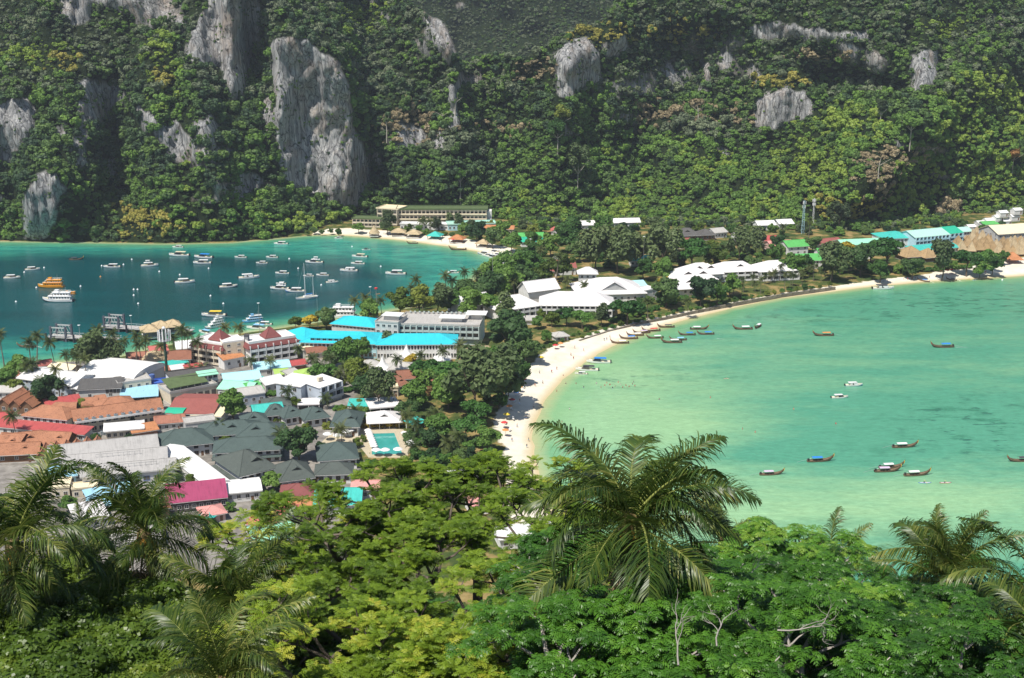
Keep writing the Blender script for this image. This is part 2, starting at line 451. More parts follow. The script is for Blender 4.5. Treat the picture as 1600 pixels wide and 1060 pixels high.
    b1 = N(n, 'ShaderNodeBump'); b1.inputs['Strength'].default_value = 0.5; b1.inputs['Distance'].default_value = 0.35; l.new(r1, b1.inputs['Height'])
    b2 = N(n, 'ShaderNodeBump'); b2.inputs['Strength'].default_value = 0.35; b2.inputs['Distance'].default_value = 0.08; l.new(r2, b2.inputs['Height']); l.new(b1.outputs[0], b2.inputs['Normal'])
    l.new(b2.outputs[0], p.inputs['Normal'])
    return m
me = mesh_np('sea', np.column_stack([P, np.zeros(len(P))]), grid_faces(len(gx), len(gy)), mat_water(), True)
attr(me, 'deep', deep); attr(me, 'left', left); attr(me, 'shal', shal); attr(me, 'weed', weed); attr(me, 'wdist', np.maximum(dl, dr))
obj('sea', me, kind='structure')

# ---- the hillside under the viewpoint
gx = np.arange(-260, 262, 4.0); gy = np.concatenate([np.arange(-60, 90, 2.5), np.arange(92, 345, 5.0)])
GX, GY = np.meshgrid(gx, gy, indexing='ij')
hz = hill_z(GX, GY)
def mat_soil():
    m, n, l, out = newmat('hill_soil')
    p = N(n, 'ShaderNodeBsdfPrincipled'); l.new(p.outputs[0], out.inputs[0]); p.inputs['Roughness'].default_value = 0.95; p.inputs['Specular IOR Level'].default_value = 0.1
    tc = N(n, 'ShaderNodeTexCoord'); x = N(n, 'ShaderNodeTexNoise'); x.inputs['Scale'].default_value = 0.5; x.inputs['Detail'].default_value = 8
    l.new(tc.outputs['Object'], x.inputs['Vector'])
    r = ramp(n, [(0.35, (0.02, 0.03, 0.01)), (0.5, (0.04, 0.05, 0.017)), (0.7, (0.11, 0.085, 0.045))]); l.new(x.outputs['Fac'], r.inputs[0]); l.new(r.outputs[0], p.inputs['Base Color'])
    return m
HILLSOIL = mat_soil()
obj('hillside', mesh_np('hillside', np.stack([GX.ravel(), GY.ravel(), hz.ravel()], 1), grid_faces(len(gx), len(gy)), HILLSOIL, True), kind='structure')

# ---- the limestone mountains behind the isthmus
ROCKS = [
    [(421, 72), (440, 62), (480, 62), (500, 80), (530, 95), (545, 130), (552, 190), (575, 250), (578, 292), (562, 320), (535, 324), (500, 312), (470, 297), (442, 282), (432, 240), (428, 200), (425, 130)],
    [(290, 82), (300, 50), (325, 12), (342, -60), (402, -60), (408, 20), (398, 70), (391, 112), (380, 150), (366, 165), (352, 140), (346, 104), (325, 108), (300, 98)],
    [(38, 300), (60, 268), (85, 260), (100, 280), (88, 312), (75, 366), (60, 374), (40, 372), (36, 340)],
    [(-40, 175), (25, 146), (48, 150), (52, 200), (40, 222), (15, 247), (-40, 260)],
    [(252, 215), (272, 190), (298, 212), (312, 255), (290, 252), (262, 246)],
    [(302, 190), (330, 180), (342, 205), (335, 226), (310, 222)],
    [(868, 88), (885, 66), (915, 60), (932, 78), (938, 130), (922, 134), (905, 128), (892, 147), (872, 142)],
    [(940, 70), (975, 60), (980, 80), (950, 92)],
    [(1179, 168), (1195, 150), (1230, 142), (1260, 150), (1268, 186), (1240, 192), (1210, 202), (1181, 200)],
    [(1425, 95), (1440, 78), (1465, 80), (1462, 120), (1445, 140), (1428, 138)],
    [(700, 132), (712, 130), (712, 190), (702, 192)],
    [(655, 20), (690, 35), (712, 85), (700, 95), (670, 50)],
    [(408, 160), (424, 150), (427, 212), (410, 215)],
    [(205, -30), (250, -30), (255, 35), (215, 45)],
    [(1170, 44), (1220, 38), (1300, 50), (1360, 52), (1355, 62), (1240, 62), (1180, 66)],
    [(1101, 110), (1108, 104), (1109, 132), (1102, 134)],
    [(95, 20), (120, -20), (150, -20), (140, 30), (110, 40)],
    [(120, 130), (150, 125), (160, 150), (135, 160)],
    [(160, 255), (180, 245), (186, 285), (165, 290)],
]
FOOT = [(-400, 376), (0, 376), (150, 378), (260, 380), (380, 377), (440, 371), (490, 362), (520, 354), (560, 344), (620, 338), (700, 340), (780, 346), (860, 350), (950, 349), (1050, 346), (1150, 349), (1250, 352), (1330, 352), (1420, 346), (1500, 338), (1600, 328), (1750, 318), (2000, 300)]
SIL = [(-400, -400), (560, -400), (610, -70), (640, 2), (670, 30), (705, 70), (728, 112), (748, 100), (775, 88), (810, 92), (850, 80), (875, 58), (900, 46), (935, 36), (955, 12), (985, -60), (1050, -400), (2000, -400)]
SPURS = [(48, -42, [(1620, 40), (1430, 200), (1320, 335)]), (40, -26, [(1190, 170), (1130, 330)]), (36, -30, [(965, 30), (900, 95), (885, 220)]), (32, -32, [(690, 70), (722, 170), (690, 300)]), (46, -26, [(60, 30), (120, 200), (90, 340)]), (38, -24, [(235, 90), (258, 250), (300, 360)]), (34, -24, [(590, 60), (606, 200), (640, 300)]),
         (36, 48, [(745, 110), (772, 190), (800, 300)]), (42, 32, [(1045, 90), (1010, 250), (980, 340)]), (24, 30, [(1280, 118), (1405, 142)]), (30, 26, [(180, 140), (192, 300)]), (12, 26, [(408, 0), (412, 200)]), (30, 26, [(1490, 160), (1420, 330)]), (30, 22, [(1120, 60), (1080, 160)]), (26, 22, [(560, 0), (580, 120), (590, 260)]), (26, 20, [(340, 170), (390, 300)])]
def massif(name, px0, px1, dpx, foot, sil, y_extra, base_z, nstep, ds, seed, slope_fn):
    px = np.arange(px0, px1 + 0.1, dpx); y_extra_k = 1.0 if y_extra == 0 else 0.0
    fpy = np.interp(px, [a for a, b in foot], [b for a, b in foot])
    spy = np.interp(px, [a for a, b in sil], [b for a, b in sil])
    D = np.stack([ray(a, b) for a, b in zip(px, fpy)])
    Y = D[:, 1] * (-H / D[:, 2]) + y_extra
    # azimuth kept per column: x = Y * tan(az) taken at mid height
    tan_az = D[:, 0] / D[:, 1]
    z = np.full(len(px), float(base_z)); amb = Y.copy(); crest = np.zeros(len(px), bool)
    rows = []
    for k in range(nstep):
        X = Y * tan_az
        qx, qy = proj(X, Y, z)
        q = np.stack([qx, qy], 1)
        rk = np.full(len(px), -99.0)
        for poly in ROCKS: rk = np.maximum(rk, sdist(q, poly))
        rk = rk + 7.0 * fbm(qx / 14 + seed, qy / 24, 4)
        rows.append((X, Y.copy(), z.copy(), rk, crest.copy()))
        s = slope_fn(qx, qy, z, seed)
        amb_s = R(58)
        w = np.clip((rk + 3) / 6, 0, 1)
        s = s * (1 - w) + 84 * w
        s = np.clip(s, 14, 86)
        lag = np.clip((Y - amb) / 40, -1, 1)       # catch up behind a tower, hold back on a bench
        s = np.where(w < 0.5, np.clip(s + 34 * np.clip(lag, -0.8, 0.9), 15, 85), s)
        crest |= qy < spy
        s = np.where(crest, -32, s)
        Y = Y + ds * np.cos(np.radians(s)) ; z = z + ds * np.sin(np.radians(s))
        amb = amb + ds * np.sin(R(58)) / np.tan(amb_s)
        # keep neighbouring columns coherent
        kern = np.array([0, 1, 10, 1, 0.0]) / 12
        Yp = np.pad(Y, 2, mode='edge'); Y = np.convolve(Yp, kern, 'valid')
        zp = np.pad(z, 2, mode='edge'); z = np.convolve(zp, kern, 'valid')
    Xa = np.stack([r[0] for r in rows], 1); Ya = np.stack([r[1] for r in rows], 1); Za = np.stack([r[2] for r in rows], 1); Rk = np.stack([r[3] for r in rows], 1); Cr = np.stack([r[4] for r in rows], 1)
    # buttresses and gullies, cracks in the rock
    U = np.repeat(px[:, None], nstep, 1)
    env = np.clip(Za / 40, 0, 1)
    g = np.abs(fbm(U / 105 + seed + 0.25 * fbm(U / 50, Za / 60), Za / 260 + seed, 3))
    g2 = np.abs(fbm(U / 230 + seed * 2 + Za / 190, Za / 420 - U / 900, 2))
    off = env * (34 * g - 11) + env * (72 * g2 - 22)
    off += env * 8 * fbm(U / 36 + seed, Za / 24, 3)
    off += np.where((U > 380) & (U < 430), 18 * np.exp(-((U - 407) / 10) ** 2) * np.clip((Za - 90) / 30, 0, 1), 0)
    # spurs and ravines of the massif
    QX, QY = proj(Xa, Ya, Za)
    for w, dep, line in SPURS:
        best = np.full(QX.shape, 1e9)
        for (ax, ay), (bx, by) in zip(line[:-1], line[1:]):
            dx, dy = bx - ax, by - ay; tt = np.clip(((QX - ax) * dx + (QY - ay) * dy) / (dx * dx + dy * dy), 0, 1)
            best = np.minimum(best, (QX - ax - tt * dx) ** 2 + (QY - ay - tt * dy) ** 2)
        off += y_extra_k * 0.8 * dep * np.exp(-best / (w * w)) * np.clip(Za / 25, 0, 1)
    # bare limestone also shows where the slope is sheerest
    dY = np.gradient(Ya, axis=1); dZ = np.gradient(Za, axis=1)
    steep = np.degrees(np.arctan2(dZ, np.maximum(dY, 1e-3)))
    lw = np.clip((820 - U) / 200, 0.0, 1)
    bare = (steep - 76) * 0.55 - 4.5 + (4.2 + 3.5 * lw) * fbm(U / 16 + 40, Za / 30, 4) + 2.4 * lw - 1.6 * (1 - lw) + np.clip((Za - 95) / 60, 0, 1) * 1.2
    Rk = np.maximum(Rk, np.minimum(bare, 2.5))
    rw = np.clip((Rk + 2) / 5, 0, 1)
    crack = fbm(U / 7.5 + 5 * fbm(U / 40, Za / 40), Za / 55, 4)
    off += rw * (3.0 * crack + 3.4 * np.abs(fbm(U / 13 + 9 + Za / 120, Za / 70, 3)) + 2.0 * fbm(U / 9, Za / 9, 3) - 3.0)
    off += 1.2 * fbm(U / 6, Za / 5, 2)
    t = np.repeat((D[:, 0] / D[:, 1])[:, None], nstep, 1)
    Ya = Ya + off; Xa = Xa + off * t
    return px, Xa, Ya, Za, Rk, Cr
def slope_front(qx, qy, z, seed):
    leftside = np.clip((760 - qx) / 120, 0, 1)
    lo = 30 + 24 * np.clip(z / 60, 0, 1) + 14 * np.clip((z - 70) / 40, 0, 1)
    ls = np.where(z < 26, 38, 62)
    s = lo * (1 - leftside) + ls * leftside
    return s + 46 * fbm(qx / 110 + seed + z / 90, z / 24 + seed + qx / 300, 3)
def slope_back(qx, qy, z, seed):
    return 54 + 40 * fbm(qx / 90 + seed, z / 26, 3)

def mat_rock():
    m, n, l, out = newmat('mountain_rock')
    p = N(n, 'ShaderNodeBsdfPrincipled'); l.new(p.outputs[0], out.inputs[0]); p.inputs['Roughness'].default_value = 0.95; p.inputs['Specular IOR Level'].default_value = 0.08
    tc = N(n, 'ShaderNodeTexCoord')
    def noise(scale, sc, det=6, rough=0.65, dist=0.0):
        mp = N(n, 'ShaderNodeMapping'); mp.inputs['Scale'].default_value = scale; l.new(tc.outputs['Object'], mp.inputs[0])
        x = N(n, 'ShaderNodeTexNoise'); x.inputs['Scale'].default_value = sc; x.inputs['Detail'].default_value = det; x.inputs['Roughness'].default_value = rough; x.inputs['Distortion'].default_value = dist
        l.new(mp.outputs[0], x.inputs['Vector']); return x.outputs['Fac']
    st = noise((0.42, 0.42, 0.032), 1, 9, 0.8, 0.6)      # vertical run-off streaks
    bl = noise((0.05, 0.05, 0.03), 1, 6)
    r1 = ramp(n, [(0.36, (0.10, 0.10, 0.105)), (0.44, (0.26, 0.26, 0.265)), (0.51, (0.43, 0.43, 0.43)), (0.62, (0.70, 0.68, 0.64))]); l.new(st, r1.inputs[0])
    r2 = ramp(n, [(0.49, 0.0), (0.66, 0.7)]); l.new(bl, r2.inputs[0])
    mx = N(n, 'ShaderNodeMix', data_type='RGBA', blend_type='MIX'); l.new(r2.outputs[0], mx.inputs[0]); l.new(r1.outputs[0], mx.inputs[6])
    st2 = noise((0.4, 0.4, 0.05), 1, 6, 0.7); r3 = ramp(n, [(0.35, (0.17, 0.125, 0.10)), (0.6, (0.52, 0.40, 0.30))]); l.new(st2, r3.inputs[0]); l.new(r3.outputs[0], mx.inputs[7])
    mpv = N(n, 'ShaderNodeMapping'); mpv.inputs['Scale'].default_value = (0.16, 0.16, 0.022); l.new(tc.outputs['Object'], mpv.inputs[0])
    wob = N(n, 'ShaderNodeTexNoise'); wob.inputs['Scale'].default_value = 0.2; l.new(tc.outputs['Object'], wob.inputs['Vector'])
    mxv = N(n, 'ShaderNodeMix', data_type='VECTOR'); mxv.inputs[0].default_value = 0.25; l.new(mpv.outputs[0], mxv.inputs[4]); l.new(wob.outputs['Color'], mxv.inputs[5])
    vo = N(n, 'ShaderNodeTexVoronoi', feature='DISTANCE_TO_EDGE'); vo.inputs['Scale'].default_value = 1.6; l.new(mxv.outputs[1], vo.inputs['Vector'])
    cr = ramp(n, [(0.0, 0.22), (0.035, 0.75), (0.10, 1.0)]); l.new(vo.outputs['Distance'], cr.inputs[0])
    mxc = N(n, 'ShaderNodeMix', data_type='RGBA', blend_type='MULTIPLY'); mxc.inputs[0].default_value = 1; l.new(mx.outputs[2], mxc.inputs[6]); l.new(cr.outputs[0], mxc.inputs[7]); mx = mxc
    fo = ramp(n, [(0.4, (0.012, 0.022, 0.010)), (0.6, (0.03, 0.045, 0.016)), (0.75, (0.07, 0.075, 0.035))]); l.new(noise((1, 1, 1), 0.15), fo.inputs[0])
    a = N(n, 'ShaderNodeAttribute', attribute_name='rock'); mr = N(n, 'ShaderNodeMapRange'); mr.inputs[1].default_value = -4; mr.inputs[2].default_value = 0.5; l.new(a.outputs['Fac'], mr.inputs[0])
    m2 = N(n, 'ShaderNodeMix', data_type='RGBA'); l.new(mr.outputs[0], m2.inputs[0]); l.new(fo.outputs[0], m2.inputs[6]); l.new(mx.outputs[2], m2.inputs[7])
    l.new(m2.outputs[2], p.inputs['Base Color'])
    b = N(n, 'ShaderNodeBump'); b.inputs['Strength'].default_value = 1.0; b.inputs['Distance'].default_value = 3.2
    l.new(noise((0.55, 0.55, 0.09), 1, 8, 0.75, 0.3), b.inputs['Height']); l.new(b.outputs[0], p.inputs['Normal'])
    return m
ROCKM = mat_rock()
def mountain(name, args):
    px, X, Y, Z, Rk, Cr = massif(name, *args)
    V = np.stack([X.ravel(), Y.ravel(), Z.ravel()], 1)
    me = mesh_np(name, V, grid_faces(*X.shape)[:, ::-1], ROCKM, True)
    attr(me, 'rock', Rk.ravel())
    obj(name, me, kind='structure')
    return X, Y, Z, Rk, Cr
m1 = mountain('mountain', (-330, 1930, 3.2, FOOT, SIL, 0.0, 0.5, 150, 2.2, 3.3, slope_front))
m2 = mountain('mountain_ridge', (430, 1120, 4.5, [(-400, 345), (2000, 345)], [(-400, -400), (2000, -400)], 620, 40.0, 100, 2.8, 11.7, slope_back))

# ---- forest on the mountains: one far-off mass of crowns
def blob_crown(n_clump, n_leaf, size, flat=0.75, seed=0, lumps=7, lump_r=0.45, droop=0.0, shell=0.55, asp=1.0, spread=0.62):
    """leaf faces spread through lumpy volumes inside a unit crown (radius 1), base at z=0"""
    r = np.random.default_rng(seed)
    C = r.normal(size=(lumps, 3)); C /= np.linalg.norm(C, axis=1)[:, None]
    C *= (r.random(lumps) ** 0.5 * spread)[:, None]; C[:, 2] = C[:, 2] * flat * 0.8
    C[0] = (0, 0, 0.25 * flat)
    rad = lump_r * (0.7 + 0.6 * r.random(lumps))
    li = r.integers(0, lumps, n_leaf)
    d = r.normal(size=(n_leaf, 3)); d /= np.linalg.norm(d, axis=1)[:, None]
    d[:, 2] = np.where(d[:, 2] < -0.35, -d[:, 2], d[:, 2])
    rr = shell + (1 - shell) * r.random(n_leaf) ** 0.6
    pos = C[li] + d * (rad[li] * rr)[:, None] * np.array([1, 1, flat])
    nrm = d * 0.8 + r.normal(size=d.shape) * 0.55 + np.array([0, 0, 0.45])
    nrm /= np.linalg.norm(nrm, axis=1)[:, None]
    t = np.cross(nrm, r.normal(size=d.shape)); t /= np.linalg.norm(t, axis=1)[:, None]
    b = np.cross(nrm, t)
    s = size * (0.6 + 0.8 * r.random(n_leaf))[:, None]
    b = b * asp
    # bent leaf clump: a quad folded along its middle
    dn = nrm * s * 0.25
    q = np.stack([pos - t * s - b * s * 0.6 - dn, pos + t * s - b * s * 0.6 - dn, pos + t * s * 0.7 + b * s * 0.75 , pos - t * s * 0.7 + b * s * 0.75], 1)
    V = q.reshape(-1, 3); V[:, 2] += 0.78 * flat - droop * (V[:, 0] ** 2 + V[:, 1] ** 2)
    F = np.arange(len(V)).reshape(-1, 4)
    return V, F, np.repeat(r.random(n_leaf) * 0.6 + 0.4 * rad[li] / rad.max() * r.random(lumps)[li], 4)
BARK = paint('bark', (0.14, 0.105, 0.075), 0.9, 0.3, 3.0, bump=0.6, bscale=8)
PALEBARK = paint('pale_bark', (0.42, 0.38, 0.32), 0.9, 0.25, 1.5)
def ico(sub=1):
    t = (1 + 5 ** 0.5) / 2
    v = [(-1, t, 0), (1, t, 0), (-1, -t, 0), (1, -t, 0), (0, -1, t), (0, 1, t), (0, -1, -t), (0, 1, -t), (t, 0, -1), (t, 0, 1), (-t, 0, -1), (-t, 0, 1)]
    f = [(0, 11, 5), (0, 5, 1), (0, 1, 7), (0, 7, 10), (0, 10, 11), (1, 5, 9), (5, 11, 4), (11, 10, 2), (10, 7, 6), (7, 1, 8), (3, 9, 4), (3, 4, 2), (3, 2, 6), (3, 6, 8), (3, 8, 9), (4, 9, 5), (2, 4, 11), (6, 2, 10), (8, 6, 7), (9, 8, 1)]
    v = [np.array(p) / np.linalg.norm(p) for p in v]
    for _ in range(sub):
        c = {}; nf = []
        def mid(i, j):
            k = (min(i, j), max(i, j))
            if k not in c:
                p = v[i] + v[j]; v.append(p / np.linalg.norm(p)); c[k] = len(v) - 1
            return c[k]
        for i, j, k in f:
            a, b, d = mid(i, j), mid(j, k), mid(k, i); nf += [(i, a, d), (j, b, a), (k, d, b), (a, b, d)]
        f = nf
    return np.array(v), np.array(f)
ICO1 = ico(1)
protos = []
SHAPES = 8
# kinds of growth, from dark evergreen to dry and leafless
TINTS = [((0.039, 0.073, 0.040), (0.084, 0.146, 0.056)), ((0.062, 0.118, 0.038), (0.134, 0.218, 0.050)), ((0.090, 0.179, 0.036), (0.185, 0.314, 0.054)), ((0.157, 0.252, 0.038), (0.302, 0.392, 0.067)),
         ((0.258, 0.252, 0.050), (0.448, 0.392, 0.095)), ((0.246, 0.202, 0.118), (0.414, 0.336, 0.202)), ((0.112, 0.146, 0.084), (0.207, 0.246, 0.140))]
FMATS = [leafmat('forest_leaves_%d' % i, [(0.1, a), (0.5, tuple((x + y) / 2 for x, y in zip(a, b))), (0.9, b)], transl=0.15, tintamt=0.6) for i, (a, b) in enumerate(TINTS)]
for ti in range(len(TINTS)):
    for i in range(SHAPES):
        sd = 20 + i
        V, F, lr = blob_crown(0, 460, 0.105, flat=(0.8, 1.0, 0.65, 0.9, 1.15, 0.75, 0.55, 1.3)[i], seed=sd, lumps=(9, 12, 13, 8, 11, 14, 12, 9)[i], lump_r=(0.5, 0.42, 0.42, 0.55, 0.45, 0.38, 0.4, 0.4)[i] * 0.78, shell=0.75, spread=0.76)
        # solid leafy hearts of the clumps
        flat = (0.8, 1.0, 0.65, 0.9, 1.15, 0.75, 0.55, 1.3)[i]; nl = (9, 12, 13, 8, 11, 14, 12, 9)[i]; lr_ = (0.5, 0.42, 0.42, 0.55, 0.45, 0.38, 0.4, 0.4)[i] * 0.78
        r = np.random.default_rng(sd)
        C = r.normal(size=(nl, 3)); C /= np.linalg.norm(C, axis=1)[:, None]
        C *= (r.random(nl) ** 0.5 * 0.76)[:, None]; C[:, 2] = C[:, 2] * flat * 0.8; C[0] = (0, 0, 0.25 * flat)
        rad = lr_ * (0.7 + 0.6 * r.random(nl))
        TV = []; TF = []; base = 0
        for c, q in zip(C, rad):
            vv = ICO1[0] * q * 0.82 * (0.82 + 0.36 * r.random((len(ICO1[0]), 1))) * np.array([1, 1, flat]) + c + np.array([0, 0, 0.78 * flat])
            TV.append(vv); TF.append(ICO1[1] + base); base += len(vv)
        TV = np.concatenate(TV); TF = np.concatenate(TF)
        q3 = np.concatenate([F[:, [0, 1, 2]], F[:, [0, 2, 3]]]) + len(TV)
        me = mesh_np('forest_crown', np.concatenate([TV, V]), np.concatenate([TF, q3]), FMATS[ti])
        attr(me, 'leafrand', np.concatenate([r.random(len(TV)) * 0.3, lr]))  # cores take low tones: the crown's inner shade is put into the colour
        protos.append(bpy.data.objects.new('forest_crown', me))

def scatter(me_name, pts, scl, tint, label, objname, protos=protos, cat='forest'):
    me = bpy.data.meshes.new(me_name)
    me.vertices.add(len(pts)); me.vertices.foreach_set('co', np.ascontiguousarray(pts, np.float32).ravel())
    attr(me, 'scl', scl); attr(me, 'rot', rng.random(len(pts)) * 6.283)
    ia = me.attributes.new('var', 'INT', 'POINT'); ia.data.foreach_set('value', (rng.integers(0, SHAPES, len(pts)) + SHAPES * tint.astype(int)).astype(np.int32))
    o = obj(objname, me, kind='stuff'); tag(o, label, cat)
    ng = bpy.data.node_groups.new(objname, 'GeometryNodeTree')
    ng.interface.new_socket('Geometry', in_out='INPUT', socket_type='NodeSocketGeometry'); ng.interface.new_socket('Geometry', in_out='OUTPUT', socket_type='NodeSocketGeometry')
    nn, ll = ng.nodes, ng.links
    gi = nn.new('NodeGroupInput'); go = nn.new('NodeGroupOutput')
    jn = nn.new('GeometryNodeJoinGeometry')
    for po in reversed(protos):
        oi = nn.new('GeometryNodeObjectInfo'); oi.inputs[0].default_value = po; oi.inputs['As Instance'].default_value = False
        g2 = nn.new('GeometryNodeGeometryToInstance'); ll.new(oi.outputs['Geometry'], g2.inputs[0]); ll.new(g2.outputs[0], jn.inputs[0])
    ip = nn.new('GeometryNodeInstanceOnPoints'); ip.inputs['Pick Instance'].default_value = True
    def na(nm, t='FLOAT'):
        x = nn.new('GeometryNodeInputNamedAttribute'); x.data_type = t; x.inputs[0].default_value = nm; return x.outputs[0]
    ll.new(gi.outputs[0], ip.inputs['Points']); ll.new(jn.outputs[0], ip.inputs['Instance'])
    ll.new(na('var', 'INT'), ip.inputs['Instance Index'])
    cx = nn.new('ShaderNodeCombineXYZ'); ll.new(na('rot'), cx.inputs[2]); ll.new(cx.outputs[0], ip.inputs['Rotation'])
    ll.new(na('scl'), ip.inputs['Scale']); ll.new(ip.outputs[0], go.inputs[0])
    md = o.modifiers.new('trees', 'NODES'); md.node_group = ng
    return o
def forest_on(sheet, dens, seed, rmin, rmax):
    X, Y, Z, Rk, Cr = sheet
    r = np.random.default_rng(seed)
    Pn = np.stack([X, Y, Z], -1)
    a = Pn[:-1, :-1]; b = Pn[1:, :-1]; c = Pn[1:, 1:]; d = Pn[:-1, 1:]
    area = 0.5 * np.linalg.norm(np.cross(c - a, d - b), axis=-1)
    rk = Rk[:-1, :-1]
    ledge = fbm(X[:-1, :-1] / 9 + 3, Z[:-1, :-1] / 5, 3)
    prob = area * dens * np.where(rk > 0.5, np.where(ledge > 0.22, 0.75, 0.06), 1.0)
    prob[Cr[:-1, :-1] & (Z[:-1, :-1] < Z.max(1)[:-1, None] - 25)] *= 0.0
    cnt = r.poisson(prob)
    ii, jj = np.nonzero(cnt)
    rep = cnt[ii, jj]; ii = np.repeat(ii, rep); jj = np.repeat(jj, rep)
    u = r.random(len(ii))[:, None]; v = r.random(len(ii))[:, None]
    pts = a[ii, jj] * (1 - u) * (1 - v) + b[ii, jj] * u * (1 - v) + c[ii, jj] * u * v + d[ii, jj] * (1 - u) * v
    rockp = Rk[ii, jj]
    qx, qy = proj(pts[:, 0], pts[:, 1], pts[:, 2])
    scl = rmin + (rmax - rmin) * r.random(len(ii)) ** 2.4
    scl *= 0.85 + 0.3 * fbm(qx / 60, qy / 60, 2)
    small = r.random(len(ii)) < 0.35; scl = np.where(small, scl * 0.5, scl)
    scl = np.where(rockp > -1, np.minimum(scl * 0.45, 1.7), scl)
    scl = np.where(qy < 130, scl * 0.85, scl)
    pts[:, 2] -= 0.25 * scl
    # kind of the growth: leafy green on the right, greyer and drier high on the left, named dry patches
    keep = (qx > -260) & (qx < 1860) & (qy > -170)
    val = 0.9 + 0.9 * np.clip((qx - 640) / 300, 0, 1) * np.clip((qy - 120) / 90, 0, 1) + 1.5 * fbm(qx / 42, qy / 42, 3) + 1.7 * (r.random(len(ii)) - 0.5) + 0.5 * np.clip((qy - 280) / 60, 0, 1)
    t = np.clip(np.round(val), 0, 3)
    t = np.where((qy < 150) & (r.random(len(ii)) < 0.35), 6, t)
    for cx, cy, rx, ry, kind in ((225, 345, 55, 24, 4), (300, 350, 40, 16, 3), (60, 90, 60, 25, 3), (95, 100, 30, 14, 4), (250, 110, 25, 45, 3), (255, 120, 12, 25, 4), (780, 203, 66, 9, 5), (700, 225, 60, 20, 6), (1030, 185, 45, 20, 5), (1130, 185, 50, 18, 5), (1100, 200, 80, 12, 6), (1390, 250, 60, 20, 5), (1370, 290, 30, 28, 5),
                                 (940, 55, 60, 16, 4), (840, 110, 40, 16, 5), (1060, 50, 30, 20, 4), (1100, 52, 20, 8, 4), (1215, 130, 40, 12, 4), (1320, 190, 60, 20, 3), (1260, 260, 50, 40, 3), (1480, 45, 40, 15, 3), (1560, 150, 60, 40, 3), (1330, 330, 60, 16, 4), (1290, 90, 50, 8, 5), (480, 350, 60, 10, 3), (1490, 330, 26, 14, 5), (560, 30, 40, 20, 3), (1450, 290, 60, 30, 3), (640, 200, 40, 30, 5), (150, 60, 60, 20, 6), (700, 40, 60, 30, 6)):
        w = np.exp(-(((qx - cx) / rx) ** 2 + ((qy - cy) / ry) ** 2))
        t = np.where(r.random(len(ii)) < 1.15 * w - 0.1, kind, t)
    return pts[keep], scl[keep], t[keep]
p1_, s1_, t1_ = forest_on(m1, 0.095, 5, 2.0, 8.0)
p2_, s2_, t2_ = forest_on(m2, 0.06, 6, 2.4, 5.6)
t2_ = np.where(t2_ >= 2, 6, t2_)  # distance tone put into the back ridge's colour as darker, greyer growth
r_ = np.random.default_rng(77); fx = r_.uniform(600, 1680, 1500); fy = np.interp(fx, [a for a, b in FOOT], [b for a, b in FOOT]) + r_.uniform(-4, 9, 1500)
fp = np.array([list(at(a, b, 1.2)) for a, b in zip(fx, fy)]); keep = ~((fx < 800) & (fy > 338)) & ~((fx > 1500) & (fy > 335)); fp = fp[keep]; n_ = len(fp)
scatter('forest_pts', np.concatenate([p1_, p2_, fp]), np.concatenate([s1_, s2_, r_.uniform(1.4, 3.4, n_)]), np.concatenate([t1_, t2_, r_.choice([0, 1, 1, 2, 2, 3, 6], n_)]), 'dense jungle covering the mountain slopes around the grey cliffs', 'jungle_forest')
print('FOREST', len(p1_), len(p2_))
# ================================================================== BUILDINGS
ROOF = {k: roofing('roof_' + k, c, st, v) for k, (c, st, v) in {
    'white': ((0.78, 0.77, 0.75), 'sheet', 0.09), 'whitetile': ((0.72, 0.69, 0.68), 'tile', 0.11), 'turquoise': ((0.035, 0.52, 0.62), 'sheet', 0.09), 'terracotta': ((0.36, 0.165, 0.095), 'tile', 0.28),
    'darkgreen': ((0.075, 0.105, 0.098), 'tile', 0.18), 'slate': ((0.085, 0.10, 0.09), 'tile', 0.18), 'grey': ((0.40, 0.385, 0.37), 'sheet', 0.16), 'brownred': ((0.30, 0.10, 0.085), 'tile', 0.15), 'maroon': ((0.22, 0.075, 0.07), 'tile', 0.15),
    'red': ((0.42, 0.085, 0.08), 'sheet', 0.22), 'magenta': ((0.34, 0.06, 0.13), 'sheet', 0.16), 'mint': ((0.33, 0.70, 0.50), 'sheet', 0.08), 'palemint': ((0.42, 0.68, 0.58), 'sheet', 0.06), 'green': ((0.11, 0.42, 0.11), 'sheet', 0.16), 'jade': ((0.03, 0.42, 0.26), 'sheet', 0.1), 'teal': ((0.06, 0.46, 0.40), 'sheet', 0.16),
    'lightblue': ((0.33, 0.58, 0.72), 'sheet', 0.08), 'skyblue': ((0.42, 0.72, 0.78), 'sheet', 0.06), 'cream': ((0.78, 0.68, 0.48), 'sheet', 0.08), 'thatch': ((0.36, 0.25, 0.13), 'tile', 0.3), 'palethatch': ((0.46, 0.36, 0.22), 'tile', 0.3), 'brown': ((0.26, 0.115, 0.075), 'tile', 0.2), 'orange': ((0.46, 0.20, 0.09), 'tile', 0.25),
    'coral': ((0.50, 0.15, 0.13), 'sheet', 0.18), 'lime': ((0.36, 0.52, 0.13), 'sheet', 0.1), 'concrete': ((0.46, 0.44, 0.41), 'sheet', 0.16), 'dark': ((0.11, 0.105, 0.10), 'sheet', 0.2), 'mossy': ((0.10, 0.14, 0.06), 'tile', 0.25), 'rust': ((0.34, 0.15, 0.10), 'sheet', 0.3), 'pink': ((0.60, 0.28, 0.25), 'tile', 0.15), 'blue': ((0.06, 0.14, 0.50), 'sheet', 0.1)}.items()}
